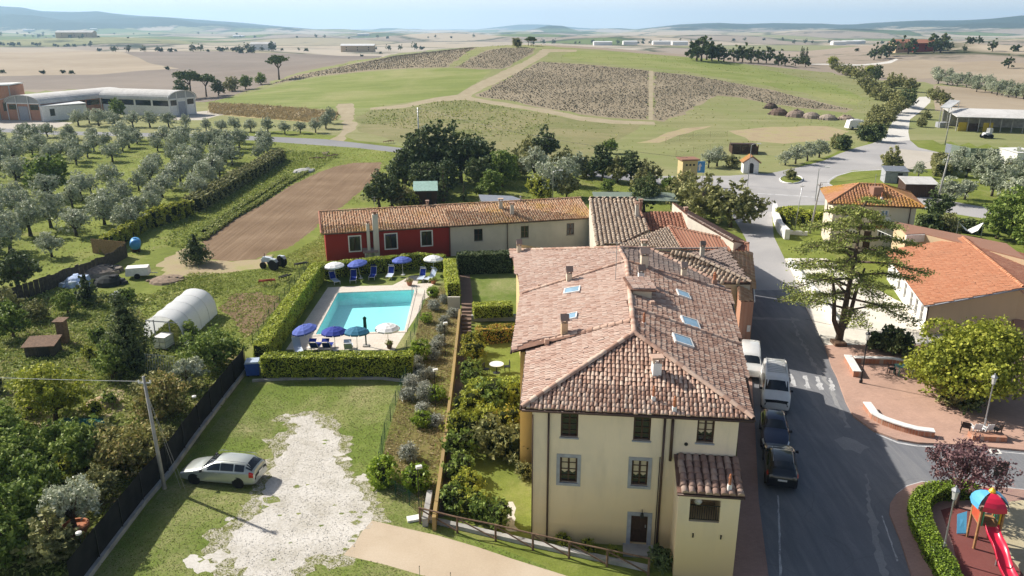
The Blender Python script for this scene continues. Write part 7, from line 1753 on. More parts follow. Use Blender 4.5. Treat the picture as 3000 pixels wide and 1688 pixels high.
MB().lathe([(.05,1.0),(.12,1.1),(.15,1.6),(.13,2.3),(.16,2.5),(.03,2.62)], (0,0,0), 10).build('canopy',CL['dark green canvas'],t,smooth=True)
MB().tube([(0,0,0), (0,0,1.1)],.06,8).build('pole',CL['dark green canvas'],t);MB().box((0, 0,.05),(.5, .5,.1)).build('base',M['concrete'],t)
def pot(px,py,r,h,plantkey,lab, mat='terracotta'):
 p=T3(px,py);t=thing('plant_pot',lab,'plant pot', p)
 MB().lathe([(r*.65,0),(r*.95,h*.85),(r*1.08,h*.86),(r*1.08, h),(r*.9, h),(r*.85, h*.8),(.01, h*.8)],(0,0,0),14).build('pot',M[mat], t,smooth=False)
 rng=np.random.default_rng(int(px));n=160;d=rng.normal(size=(n,3));d[:,2]=abs(d[:,2]);d/=np.linalg.norm(d,axis=1)[:,None]
 V,F=cards(d*r*rng.uniform(.5,1.5,(n,1))+np.array([0,0,h]),d,r*.6,.4, rng);np_mesh('plant',V,F,L_[plantkey],t)
pot(1200,836, .32,.4,'fruit','clay pot with a plant on the pool deck left corner');pot(1270,831,.3, .38,'weed','clay pot with a plant below the pale lounger');pot(1141,1021,.26,.42, 'weed','brown planter beside the near white umbrella','wood')
t=thing('large_clay_pot','large clay pot holding the grey olive by the fence','plant pot',T3(225,1575))
MB().lathe([(.42,0),(.62,.6),(.7,.62),(.7,.74),(.6,.74),(.55,.6),(.01,.6)],(0, 0,0),18).build('pot',M['terracotta'], t)
# --------------------- walls, fences, steps of the property
M['ochre_wall']=stucco('weathered ochre wall',g3(.34,.24,.1),g3(.25,.19,.1),amt=.7)
def wall_path(name, label,pts,w,h, mat,cap=None,cat='wall',z0=-.1):
 c=sum((Vector(p)for p in pts),Vector())/len(pts)
 t=world_thing(name, label,cat,(c.x,c.y,0));n=len(pts);P=[Vector((p[0], p[1],0))for p in pts];l=[];r=[]
 for i in range(n):
  d=(P[min(i+1,n-1)]-P[max(i-1,0)]).normalized();s=Vector((-d.y,d.x, 0));l.append(s);
 def strip(ww,a,b,nm,mt):
  m=MB();L1=[P[i]+l[i]*ww/2 for i in range(n)];R1=[P[i]-l[i]*ww/2 for i in range(n)]
  for i in range(n-1):
   q=[L1[i],L1[i+1], R1[i+1],R1[i]];v=[k+Vector((0,0,a))for k in q]+[k+Vector((0,0,b))for k in q]
   fc=[(4,7,6,5),(0,4,5, 1),(3,2, 6,7)]
   if i==0:fc.append((0,3,7,4))
   if i==n-2:fc.append((1, 5,6,2))
   m.add(v,fc)
  return m.build(nm,mt,t,fix=False)
 strip(w,z0,h,'wall',M[mat])
 if cap:strip(w+.08,h,h+.07,'coping',M[cap])
 return t
wall_path('yellow_garden_wall','long low ochre wall between dry bank and sunken path',[AH(1347,905,.85),AH(1328,1085,.85),AH(1306,1266,.85),AH(1288,1400,.85),AH(1271,1516,.85)],.2,.85,'ochre_wall')
wall_path('short_wall','short concrete wall at the lower end of the ochre wall',[AH(1259,1436,.5), AH(1245,1520,.5)],.3,.5,'concrete')
wall_path('retaining_wall','stone retaining wall below the box hedge',[ground(1381,940),ground(1560,938)],.4,.55, 'concrete')
wall_path('hedge_kerb', 'low curved kerb under the near pool hedge',[ground(740,1118),ground(850,1112), ground(1000,1110),ground(1120,1111),ground(1190,1120)],.25,.16, 'concrete')
wall_path('cream_wall_piece', 'pale rendered wall with small gate above the steps',[ground(1312,905),ground(1348,905)],.2,1.2,'white_wall')
st=world_thing('garden_steps','brown steps leading down the sunken path','steps',tuple(ground(1368,950)))
for i in range(9):
 a,b=ground(1352+i*.4,905+i*10), ground(1382-i*.2, 905+i*10)
 m=MB();d=(b-a).normalized();m.bar(a+Vector((0,0,.42-i*.045)),b+Vector((0,0,.42-i*.045)),.34,.16);m.build('step',M['path'], st)
np_pts=[ground(719,1088),ground(652,1175),ground(585,1263),ground(492,1391), ground(419,1476),ground(291,1645),ground(215,1748)]
t=wall_path('stone_footing','rough stone footing under the dark net fence',np_pts,.42, .28,'concrete')
net=NT('black shade net');a=net.noise(1.2,5,.6);net.done(net.ramp(a,[(.3,g3(.012, .013,.016)),(.7,g3(.028,.03,.034))]),.9,.1)
t=world_thing('net_fence','tall black shade net fence between lawn and vegetable garden', 'fence',(np_pts[3].x,np_pts[3].y, 0))
for i in range(len(np_pts)-1):
 a,b=np_pts[i],np_pts[i+1];L=(b-a).length;k=max(1,round(L/2.5))
 for j in range(k):
  p,q=a.lerp(b,j/k),a.lerp(b, (j+1)/k);s=(q-p).normalized();s=Vector((-s.y,s.x, 0));bow=.04*R.uniform(-1,1)
  mid=(p+q)/2+s*bow;up=Vector((0,0,1.9));lo=Vector((0, 0,.28))
  m=MB().add([p+lo,mid+lo,q+lo,p+up,mid+up-Vector((0,0,.03)),q+up],[(0,1,4,3),(1,2,5,4)]).add([p+lo+s*.012,mid+lo+s*.012,q+lo+s*.012,p+up+s*.012,mid+up+s*.012-Vector((0,0, .03)),q+up+s*.012],[(3, 4,1,0),(4,5,2,1)])
  m.build('net_panel', net.m,t,fix=False);MB().tube([p+s*.06,p+s*.06+Vector((0, 0,1.95))],.03,6).build('post',M['iron'],t)
fp=[ground(374,752), ground(306,793),ground(201,830),ground(120,862),ground(40,885),ground(-60,905)]
t=world_thing('garden_fence', 'weathered dark board fence at the near edge of the grove','fence',(fp[2].x,fp[2].y,0))
for i in range(len(fp)-1):
 a, b=fp[i],fp[i+1];L=(b-a).length;k=max(1,round(L/.55))
 for j in range(k):
  p,q=a.lerp(b, (j+.04)/k),a.lerp(b,(j+.96)/k);hh=1.55+R.uniform(-.1, .1);s=(q-p).normalized();s=Vector((-s.y,s.x,0))
  MB().prism([p,q,q+Vector((0,0,hh)),p+Vector((0,0,hh+R.uniform(-.04,.04)))],s*.04).build('board',M['grey_wood']if 'grey_wood' in M else M['dark_wood'],t)
p, q=ground(272,742),ground(374,752)
t=world_thing('reed_screen','brown reed screen panel beside the blue water tank','screen',tuple((p+q)/2))
for j in range(14):
 a,b=p.lerp(q,j/14),p.lerp(q,(j+.94)/14);MB().prism([a,b,b+Vector((0,0,1.75)), a+Vector((0,0,1.75))],(0, .04,0)).build('board',M['reed_']if 'reed_' in M else M['pine'],t)
def mesh_fence(label,pts,h,gap=2.2,post='dark green canvas',wires=7):
 P=[Vector(p)for p in pts];t=world_thing('mesh_fence', label,'fence',tuple(P[len(P)//2]));m=MB();d0=0
 for i in range(len(P)-1):
  a,b=P[i],P[i+1];L=(b-a).length;k=max(1,round(L/gap))
  for j in range(k+(i==len(P)-2)):p=a.lerp(b,j/k);MB().tube([p,p+Vector((0,0,h+.05))],.022,5).build('post',CL[post]if post in CL else M[post],t)
  for w in range(wires):z=Vector((0,0,.06+(h-.08)*w/(wires-1)));m.bar(a+z,b+z,.008)
  nv=int(L/.22)
  for j in range(nv):p=a.lerp(b,(j+.5)/nv);m.bar(p+Vector((0,0,.05)),p+Vector((0, 0,h)),.007)
 o=m.build('wire_mesh',CL['dark green canvas'],t);o['kind']='stuff'
mesh_fence('green wire fence between lawn and dry bank',[ground(1190,1120),ground(1160,1190), ground(1128,1285),ground(1112,1375)],1.15)
mesh_fence('green wire fence curving below the clipped bushes',[ground(1125,1432),ground(1160, 1455),ground(1200,1482),ground(1236,1515)],.95,1.6)
mesh_fence('green wire fence outside the left pool hedge',[ground(742,1018),ground(790,945),ground(850,862),ground(905,790)],1.3)
mesh_fence('green wire fence between pool lawn and bank',[ground(1180, 1060),ground(1215,980),ground(1245,880)],1.0)
mesh_fence('row of thin stakes and wires on the far green slope', [ground(1950,420), ground(2030,405),ground(2130,400)],1.3, 5,'wood',3)
mesh_fence('second row of stakes and wires on the far green slope',[ground(1980, 460),ground(2080,440),ground(2140,430)],1.3,5,'wood',3)
rp=[(1231,1534),(1340,1562),(1452,1585),(1561,1612),(1667,1636),(1778,1660),(1899,1686)]
G_=[ground(*p)for p in rp];t=world_thing('rail_fence', 'rustic wooden rail fence with diagonal braces before the house','fence',tuple(G_[3]))
for i,p in enumerate(G_):
 MB().tube([p,p+Vector((0,0,1.0))],[.06,.055],8).build('post',M['wood'],t)
 if i<len(G_)-1:
  q=G_[i+1];MB().tube([p+Vector((0,0,.97)), q+Vector((0,0,.97))],.045,7).build('rail',M['wood'],t);MB().tube([p+Vector((0,0,.9)),q+Vector((0,0,.12))],.04,7).build('brace',M['wood'],t)
wall_path('fence_kerb','low concrete kerb wall behind the rail fence', [G_[0]+Vector((.1,.35,0)), G_[3]+Vector((.1,.35,0)),G_[6]+Vector((.1, .35,0))],.3,.22,'concrete')
for i,(px,py)in enumerate([(1232,1745), (1322,1765),(1426,1790)]):
 p=ground(px,py);t=thing('steel_stake','thin steel stake in the driveway edge, %s of three'%['first from the left','middle one','last from the left'][i], 'stake',tuple(p),0,'steel stakes along the driveway');MB().tube([(0,0,0),(0,0,1.6)],.015,6).build('rod',M['steel'],t);MB().lathe([(.02,0),(.02,.04),(.001,.05)],(0,0,1.6),6).build('cap',M['iron'],t)
t=thing('white_slab','white stone slab by the first fence post','slab',T3(1212,1522));MB().box((0,0,.06),(.7,.45,.12), .3).build('slab',M['white_paint'],t)
# --------------------- poles, wires and lamps
def wire(name,label,a,b,sag,r=.012, mat='iron'):
 a,b=Vector(a),Vector(b);pts=[a.lerp(b,i/12)-Vector((0,0,sag*4*(i/12)*(1-i/12)))for i in range(13)]
 t=world_thing(name, label,'wire',tuple(a));MB().tube(pts,r,4,cap=False).build('cable',M[mat],t)
def pole(label,base,h,lean=(0,0),r=.11, arms=(),mat='concrete'):
 t=thing('utility_pole',label,'pole',tuple(base));top=Vector((lean[0],lean[1],h));MB().tube([(0,0,-.2),top],[r,r*.65],9).build('shaft',M[mat],t,smooth=True)
 for z, w in arms:
  p=top*(z/h);MB().bar(p+Vector((-w,0,0)),p+Vector((w,0,0)),.07).build('crossarm',M['steel'],t)
  for s in(-1,1):MB().lathe([(.05, 0),(.05,.12),(.02,.16)],p+Vector((s*w*.9,0,.03)),7).build('insulator',M['white_paint'],t)
 return Vector(base)+top
pb=ground(483,1432);ptop=pole('grey concrete utility pole beside the black net fence',pb,6.9,(-.35,.3),.12,((6.5,.35),))
wire('overhead_wire','overhead wire leaving the fence pole to the left edge',ptop-Vector((0,0,.3)),ptop+Vector((-30, 3,-.2)),.25,.012,'white_metal')
for k in(0,1):wire('stay_wire','stay wire slanting down from the pole, %s one'%['left', 'right'][k],ptop-Vector((0,0,.8)),ground(530+k*12,1432),0,.007,'steel')
p2=pole('leaning grey utility pole in the right hand garden', ground(2744,597),7.6,(.75,.2),.16, ((7.3,.5),(6.6,.4)))
p3=pole('utility pole beside the country road behind dark trees',ground(1228, 440),9.0,(0, 0),.16,((8.6,.6),(8.0,.4)),'steel')
p4=pole('tall grey pole nearest the villa hedge',ground(2372,684),6.6,(.6,0), .14,((6.3,.3),))
p5=pole('slim post left of the villa pole',ground(2327,680), 6.2,(.35,0), .06,((6.0,.25),),'steel')
p6_=pole('pole in front of the open farm shed',ground(2768,425),7.2,(.2,0),.13,((7.0,.4),))
wire('overhead_wire', 'overhead wire from the road pole towards the yellow tower',p3,ground(1992, 559)+Vector((1.2, 1.2,5.2)),1.2, .02)
wire('overhead_wire', 'overhead wire from the slim post to the leaning pole',p4,p2,1.0, .015)
wire('overhead_wire', 'white cable from villa wall to the school wing',AH(2516,648, 4.6),AH(2650,706,4.3),.1,.03,'white_metal')
wire('overhead_wire','thin cable crossing the white terrace to the lamp', AH(2360,935,5),AH(2700,975,4),.3,.012)
M['lamp_glass']=plain('frosted lamp glass',(.62,.62,.58),.3,.4)
def lantern(px, py,h,label,group='old style street lanterns',mat='iron'):
 p=ground(px,py);t=thing('street_lamp',label,'street lamp',(p.x,p.y,.12),0,group)
 MB().lathe([(.12,0),(.12,.25),(.07,.32),(.055,.9),(.065,.95),(.045,1.0),(.035,h-.75),(.06,h-.72),(.04, h-.68)],(0,0,0),10).build('post',M[mat], t,smooth=False)
 hd=MB().lathe([(.1,0),(.17, .42),(.15,.44)],(0,0,h-.66),6).build('lantern_glass',M['lamp_glass'],t)
 MB().lathe([(.21,0),(.2,.04),(.08,.17),(.05,.18),(.05,.24),(.01,.3)], (0,0,h-.22),6).lathe([(.05,-.06),(.12, 0)],(0,0,h-.66),6).build('lantern_cap',M['lead']if mat!='iron' else M['iron'],t)
lantern(2521,1126,4.1,'old style lantern lamp at the left corner of the plaza');lantern(2879,1271,4.1,'old style lantern lamp standing behind the plastic chairs',mat='steel');lantern(2758,1644,4.1,'old style lantern lamp in the playground hedge',mat='steel')
def streetlight(px,py,h,lab):
 t=thing('road_lamp',lab, 'street lamp',T3(px,py));MB().tube([(0,0,0),(0,0,h),(.4,-.1,h+.25), (.9,-.2,h+.3)],[.08,.05, .04,.035],7).build('post',M['steel'], t);MB().box((1.15,-.25,h+.3),(.6,.25,.12),-.2).build('lamp_head',M['white_metal'],t)
streetlight(2190,545,6.8, 'tall road lamp before the wayside chapel');streetlight(1619,590,4.5,'road lamp behind the corner white house');streetlight(2388,590,5.0,'road lamp by the villa grass')
for px,py,h,lab in[(1305,1042,2.8,'slim garden lamp on the bank beside the steps'),(1276,1192, 2.8,'slim garden lamp in the middle of the bank'),(1228, 1490,2.6,'slim garden lamp behind the large clipped bush')]:
 t=thing('garden_lamp',lab,'garden lamp',T3(px,py),0,'garden floodlights');MB().tube([(0,0, 0),(0,0, h)],.03,6).build('post',M['iron'],t);MB().box((.08,0,h), (.32,.2,.14), .4).build('lamp_head',M['white_metal'],t)
for px,py,lab in[(252,1668,'white floodlight on the black net fence, lower one'),(580,1245,'white floodlight on the black net fence, upper one')]:
 p=ground(px,py);t=thing('floodlight',lab, 'floodlight',(p.x,p.y,0));MB().tube([(0,0,0),(0,0, 2.0)],.02,5).build('post',M['iron'],t);MB().lathe([(.02,0),(.14,.03),(.14,.12),(.02,.16)], (0,0,2.0), 10).build('lamp_head',M['white_paint'],t)
 # --------------------- vehicles
CARP={k:plain(k, c,.3,.5,.35 if m else 0,.05,coat=1.0)for k, c,m in[('silver green paint',(.4,.43,.4), 1),('white paint on van',(.72,.72,.7),0), ('dark blue paint',(.012,.02, .06),1),('black paint',(.012,.012,.016), 1),('white car paint',(.68,.68,.66),0)]}
M['rubber_tyre']=plain('black rubber',(.018,.018,.018),.85,.2);M['alloy']=plain('alloy rim',(.5,.5,.5),.35,.5,.7)
M['red_lamp']=plain('red lamp glass',(.45,.015,.012),.15,.6);M['clear_lamp']=plain('clear headlamp', (.7,.72,.74), .1,.7);M['black_trim']=plain('black plastic trim',(.02, .02,.022),.6,.3)
M['plate']=plain('white number plate',(.72,.72,.7),.5)
def vehicle(name,label,cat,loc, rot,L,W,paint, st,glass,wheels,wr=.32,extras=(),group=None,roofrails=False):
 """st: stations front to rear: (x, z_bottom, z_belt, half_belt, z_top, half_top) lofted into one body; +x is forward"""
 t=thing(name, label,cat,loc,rot, group)
 K=9
 def prof(s):
  x,zb,zl,hb, zt,ht=s
  return[(x,hb*.86,zb),(x,hb*.985, zb+.06),(x, hb,zb+(zl-zb)*.45),(x,hb*.985,zl-.03),(x,hb*.95,zl), (x,hb*.95+(ht-hb*.95)*.5, zl+(zt-zl)*.52),(x,ht,zt-min(.05,(zt-zl)*.3)),(x, ht*.8,zt),(x,0,zt+.012)]
 rows_=[prof(s)for s in st];nS=len(st)
 full=[[Vector(p)for p in r]+[Vector((p[0],-p[1],p[2]))for p in r[-2::-1]]for r in rows_];m=len(full[0])
 b=MB();v=[p for r in full for p in r]
 f=[(i*m+k,i*m+k+1,(i+1)*m+k+1,(i+1)*m+k)for i in range(nS-1)for k in range(m-1)]
 f+=[tuple(range(m))[::-1],tuple((nS-1)*m+k for k in range(m))]
 f+=[(i*m,(i+1)*m,(i+1)*m+m-1,i*m+m-1)for i in range(nS-1)]
 b.add(v,f);body=b.build('body',paint,t,smooth=False)
 body.data.polygons.foreach_set("use_smooth",[True]*((nS-1)*(m-1))+[False]*(len(body.data.polygons)-(nS-1)*(m-1)))
 mod=body.modifiers.new('bevel','BEVEL');mod.width=.035;mod.segments=2;mod.limit_method='ANGLE';mod.angle_limit=math.radians(35)
 def S(i, k):
  i=min(max(i,0),nS-1-1e-6);k=min(max(k,0),m-1-1e-6);a,bb=int(i),int(k);u,w=i-a,k-bb
  return full[a][bb]*(1-u)*(1-w)+full[a+1][bb]*u*(1-w)+full[a+1][bb+1]*u*w+full[a][bb+1]*(1-u)*w
 def patch(nm,mat,i0,i1,k0,k1,lift=.012,ni=4,nk=4,parent=t):
  g=MB();gv=[]
  for a in range(ni+1):
   for c in range(nk+1):
    i=i0+(i1-i0)*a/ni;k=k0+(k1-k0)*c/nk;p=S(i,k);e=.02
    n=(S(i+e,k)-S(i-e,k)).cross(S(i,k+e)-S(i,k-e))
    if n.length>1e-9:
     n.normalize()
     if n.dot(p-Vector((p.x*.9,0,.7)))<0:n=-n
    else:n=Vector((0,0,1))
    gv.append(p+n*lift)
  gf=[(a*(nk+1)+c,(a+1)*(nk+1)+c,(a+1)*(nk+1)+c+1,a*(nk+1)+c+1)for a in range(ni)for c in range(nk)]
  return g.add(gv,gf).build(nm,mat,parent,smooth=True)
 mir=lambda k:m-1-k
 for nm,mt,i0,i1,k0, k1,both in glass:
  mt=M[mt]if isinstance(mt,str)else mt
  o=patch(nm, mt,i0,i1,k0, k1)
  if both:patch(nm,mt,i0,i1,mir(k1),mir(k0))
 for x in wheels:
  for s in(-1,1):
   y=s*(W/2-.1);w=thing_part('wheel',t)
   ty=MB();prof_=[(wr*.62,-.1),(wr*.93,-.1),(wr,-.06),(wr,.06), (wr*.93,.1), (wr*.62,.1)]
   cyl(ty,(x, y,wr),prof_);o=ty.build('wheel',M['rubber_tyre'],t)
   rm=MB();cyl(rm, (x,y,wr), [(.01,s*.075),(wr*.2,s*.08),(wr*.62,s*.092),(wr*.64,s*.06)],12);rr=rm.build('rim',M['alloy'],o)
   ar=MB();cyl(ar,(x,y-s*.012,wr+.02),[(wr*1.0,s*.1),(wr*1.17,s*.108)],16);ar.build('wheel_arch',M['black_trim'],t)
 for e in extras:e(t,patch,S,mir,nS)
 return t
def thing_part(*a):return None
def cyl(mb, c,prof,seg=18):
 n0=len(mb.v)
 for r,y in prof:
  for k in range(seg):a=2*math.pi*k/seg;mb.v.append((c[0]+r*math.cos(a),c[1]+y,c[2]+r*math.sin(a)))
 for i in range(len(prof)-1):
  for k in range(seg):k2=(k+1)%seg;mb.f.append((n0+i*seg+k,n0+i*seg+k2,n0+(i+1)*seg+k2,n0+(i+1)*seg+k));mb.m.append(mb.cur)
 for e in(0,len(prof)-1):mb.f.append(tuple(n0+e*seg+k for k in range(seg)));mb.m.append(mb.cur)
def trim(front_plate=True,rails=False,mirrors=.55,mx=.9, mz=1.0,W=1.76, L=4.7,rear=True, plate_z=(.5,.82), handles=(),rail_z=1.49,rail_x=(-1.9,.4),rail_y=.56):
 def e(t,patch,S, mir,nS):
  for s in(-1,1):
   MB().box((mx,s*(W/2+.06),mz),(.12,.18,.13),s*.2,.85).build('mirror', M['black_trim'],t)
   for hx in handles:MB().box((hx, s*(W/2-.015),.88),(.17,.04,.035)).build('door_handle', M['alloy'],t)
  MB().box((L/2+.015,0,plate_z[0]),(.02,.5, .11)).build('number_plate', M['plate'],t);MB().box((-L/2-.015,0,plate_z[1]),(.02,.5, .11)).build('number_plate', M['plate'],t)
  if rails:
   for s in(-1,1):MB().tube([(rail_x[0],s*rail_y, rail_z-.02),(rail_x[0]+.1,s*rail_y, rail_z+.05),(rail_x[1]-.1,s*rail_y, rail_z+.05),(rail_x[1],s*rail_y,rail_z-.02)],.018,6).build('roof_rail',M['alloy'], t)
 return e
wagon=[(2.35,.32, .52,.55,.56,.42),(2.28,.24,.6,.76,.66,.6),(1.95, .2,.72,.84,.8, .66),(1.35,.2, .86,.875,.93,.7),(1.0,.2,.92,.88,.98,.72),(.15, .2,.95,.88,1.4, .6),(-.35,.2,.96,.88,1.47,.6),(-1.2,.2,.98, .88,1.47,.59),(-1.75,.22,1.0,.87, 1.43,.56),(-2.2,.26,1.0,.84,1.12, .62),(-2.32,.3,.9,.78,.98,.6),(-2.36,.36,.6, .7,.7,.5)]
wf,wb=ground(571, 1418),ground(703,1430);d=(wf-wb).normalized();nrm=Vector((-d.y,d.x,0));
if nrm.y<0:nrm=-nrm
cpos=(wf+wb)/2+nrm*.82;rot_w=math.atan2(d.y, d.x)
vehicle('estate_car','silver green estate car parked on the lawn','car',(cpos.x,cpos.y,0), rot_w,4.7,1.76,CARP['silver green paint'],wagon,[('windscreen', 'glass',4.12,4.95,5.4, 10.6,False),('rear_window', 'glass',8.1,8.92,5.2, 10.8,False),('side_window', 'glass',4.55,5.8,4.25, 5.85,True),('side_window', 'glass',5.9,6.85,4.25, 5.9,True),('side_window', 'glass',6.95,7.95,4.25, 5.85,True),('headlight', 'clear_lamp',.9,1.9,3.0, 4.6,True),('taillight', 'red_lamp',8.6,9.6,2.4, 4.4,True),('grille', 'black_trim',.1,.6,6.2, 9.8,False),('bumper_strip', 'black_trim',10.3,10.8,2.5, 13.5,False)],(1.38,-1.32),.32,(trim(rails=True,mx=.85, mz=1.0,handles=(-.05,-1.1)),))
def kerb_heading(a,b):p,q=ground(*a),ground(*b);return(p-q).normalized()
dk=kerb_heading((2222,1470),(2212,1266));nk=Vector((-dk.y,dk.x,0));nk=nk if nk.x>0 else-nk
def park(px,py, half_len,toward=1):
 """middle of the near bumper at (px,py); vehicles point along the kerb"""
 p=ground(px,py)-dk*half_len;return(p.x,p.y, 0),math.atan2(dk.y*toward,dk.x*toward)
van=[(2.45,.35,.75,.7,.8, .6),(2.38,.28, .9,.88,.98,.75),(2.0,.25,1.12,.94,1.2,.82),(1.75, .25,1.2,.95,1.32, .84),(1.1,.25, 1.25,.95,2.0,.78),(.7,.25,1.25,.95,2.14,.78),(-1.0,.25,1.25,.95,2.16, .78),(-2.2,.28,1.25,.95,2.12,.78),(-2.42,.34,1.2, .92,2.0,.76),(-2.46,.4,1.1,.86, 1.6,.74)]
def vanx(t,patch,S, mir,nS):
 for i in range(9):MB().bar((.35-i*.3,-.62,2.2),(.35-i*.3, .62,2.2),.03).build('roof_slat',M['steel'], t)
 for s in(-1,1):MB().bar((.4,s*.62,2.2),(-2.2,s*.62,2.2),.035).build('roof_rack',M['steel'],t)
loc,rot_v=park(2271,1212,2.45)
vehicle('white_van','white van with slatted roof rack parked along the kerb','van',loc,rot_v,4.9,1.9, CARP['white paint on van'],van,[('windscreen','glass',3.12,3.9, 5.0,11.0,False),('side_window','glass',3.6,4.9,4.3,5.9,True),('side_window', 'glass',5.1,6.3,4.4, 5.8,True),('headlight', 'clear_lamp',.6,1.6,3.0, 4.5,True),('grille', 'black_trim',.3,1.0,5.0, 11.0,False),('bumper', 'black_trim',.05,.4,2.2, 13.8,False),('taillight', 'red_lamp',7.5,8.4,2.6, 4.0,True)],(1.55,-1.5),.33,(trim(W=1.9,L=4.92, mx=1.35,mz=1.3),vanx))
hatch=[(2.05,.3,.5,.5, .55,.4),(1.98, .22,.6,.74,.68, .6),(1.6,.18, .76,.83,.86,.68),(1.05,.18,.9,.85,.98,.7),(.75, .18,.94,.85,1.04, .7),(.05,.18, .97,.85,1.42,.58),(-.4,.18,.98, .85,1.48,.58),(-1.2,.18,1.0,.85, 1.46,.56),(-1.7,.2,1.0,.83,1.25, .58),(-1.95,.26,.95,.78,1.0,.6),(-2.03,.34,.7, .68,.8,.5)]
HG=[('windscreen','glass', 4.1,4.95,5.3,10.7, False),('rear_window','glass', 7.15,8.0,5.2,10.8, False),('side_window','glass', 4.5,5.8,4.25,5.85, True),('side_window','glass', 5.9,7.0,4.25,5.85, True),('headlight','clear_lamp', .8,1.9,3.0,4.8, True),('taillight','red_lamp', 8.0,9.0,2.6,4.4, True),('grille','black_trim', .1,.7,5.6,10.4, False)]
loc,rot_c=park(2270,1330,2.03)
vehicle('blue_car','dark blue hatchback parked between van and black car','car',loc,rot_c,4.05,1.7, CARP['dark blue paint'],hatch,HG,(1.25,-1.2),.3,(trim(W=1.7,L=4.08,mx=.75,mz=1.0),))
suv=[(2.2,.36,.6,.55,.66,.45),(2.12, .28,.72,.8,.8, .65),(1.75,.24, .88,.88,.96,.72),(1.15,.24,1.0,.9,1.07,.74),(.85, .24,1.03,.9,1.12, .74),(.15,.24, 1.06,.9,1.56,.62),(-.3,.24,1.07, .9,1.64,.62),(-1.35,.24,1.08,.9, 1.62,.6),(-1.8,.26,1.08,.88,1.45, .6),(-2.12,.3,1.02,.84,1.12,.64),(-2.2,.38,.75, .75,.85,.55)]
loc,rot_s=park(2288, 1444,2.2,-1)
vehicle('black_car','black car with roof rails seen from behind, last in the kerb row','car', loc,rot_s,4.4,1.8, CARP['black paint'],suv,[('windscreen','glass',4.1,4.95, 5.3,10.7,False),('rear_window','glass',7.15,8.3,5.2,10.8,False),('side_window', 'glass',4.5,5.8,4.25, 5.85,True),('side_window', 'glass',5.9,7.1,4.25, 5.85,True),('headlight', 'clear_lamp',.8,1.9,3.0, 4.8,True),('taillight', 'red_lamp',8.0,9.0,2.8, 4.4,True)],(1.35,-1.3),.34,(trim(rails=True,W=1.8, L=4.42,mx=.8, mz=1.1,plate_z=(.55,.8),rail_z=1.65,rail_x=(-1.6,.1),rail_y=.55),))
loc,rot_o=park(2200,1120, 2.1)
vehicle('small_white_van', 'small pale van half hidden by the roof edge','van',(loc[0]-.1,loc[1], .12),rot_o,4.1,1.6,CARP['white car paint'],[(x*.84,a,b*.9, c*.86,e*.82, f*.86)for x, a,b,c,e, f in van],[('windscreen','glass',3.12,3.9, 5.0,11.0,False),('side_window','glass',3.6,4.9,4.3,5.9,True),('headlight', 'clear_lamp',.6,1.6,3.0, 4.5,True)],(1.3,-1.25),.3,(trim(W=1.65,L=4.12, mx=1.1,mz=1.1),))
p=ground(803,786);t=thing('small_tractor','small white and blue tractor on the grass by the brown field','tractor',tuple(p),2.75)
tb=plain('tractor blue white paint',(.5,.56,.62),.45)
MB().box((.75,0,.95),(1.25,.55,.5),0,.86).box((1.4,0,.75),(.12,.5,.5)).build('bonnet',tb,t);MB().box((-.3,0,.7),(1.2,.4, .4)).build('chassis', M['iron'],t)
MB().box((-.55,0,1.02),(.45,.5,.1)).box((-.78,0,1.25), (.1,.5,.45)).build('seat',M['black_trim'],t);MB().tube([(.1,0,1.1),(-.12,0,1.42)],.025,6).tube([(-.12+.05*math.cos(a),.2*math.sin(a),1.42+.15*math.cos(a))for a in[i*math.pi/6 for i in range(13)]],.015, 5).build('steering_wheel',M['black_trim'],t)
for x,r,w,yy in((.95,.38,.28, .62),(-.55,.62,.38,.7)):
 for s in(-1, 1):
  m=MB();cyl(m,(x,s*yy,r),[(r*.55,-w/2),(r*.95,-w/2),(r,-w/4),(r,w/4),(r*.95,w/2),(r*.55, w/2)],16);o=m.build('wheel', M['rubber_tyre'],t);m=MB();cyl(m,(x,s*yy,r),[(.02,s*w*.4),(r*.56, s*w*.45)], 12);m.build('rim',tb,o)
for s in(-1,1):MB().prism([(-1.1,s*.52,1.0),(-.9,s*.52, 1.32),(-.2,s*.52,1.32),(0, s*.52,1.0)], (0,s*.36,0)).build('mudguard',tb, t)
MB().tube([(1.0,.2,1.15),(1.0,.2,1.7)],.03,6).build('exhaust',M['iron'],t)
def implement(px,py,label,col,w=1.6, rot=.3,nm='farm_implement'):
 t=thing(nm, label,'farm implement',T3(px, py),rot);rm=plain('implement paint '+label[:12],col,.8,.2,.2, .4,8)
 MB().bar((-w/2,0,.5),(w/2,0,.5),.12).bar((-w/2, .5,.45),(w/2,.5,.45),.1).bar((-w*.3, 0,.5),(0, -.7,.8),.1).bar((w*.3,0,.5),(0,-.7,.8),.1).build('frame',rm,t)
 for i in range(5):
  x=-w/2+w*i/4;MB().tube([(x,.2,.48),(x,.45, .3),(x,.35, .05)],[.05,.04,.02],5).build('tine',rm,t)
implement(783,836,'rusty red plough lying on the grass',(.3,.06,.04));implement(840,822,'dark cultivator lying on the grass near the fence',(.05, .05,.045),1.3,1.0);implement(885,785,'dark cultivator close to the corner of the far hedge',(.06,.055,.06), 1.4,.6);implement(930,470,'large rusty harrow in front of the country road',(.2,.12,.08),3.2,.1);implement(975,462,'rusty rake beside the large harrow',(.24,.16,.12),2.6, .8);implement(1140,420,'rusty red implement beyond the country road',(.22,.1,.08),2.4,.5);implement(955,455,'pile of rusty bars behind the harrow',(.25, .2,.16),2.6,2.0)
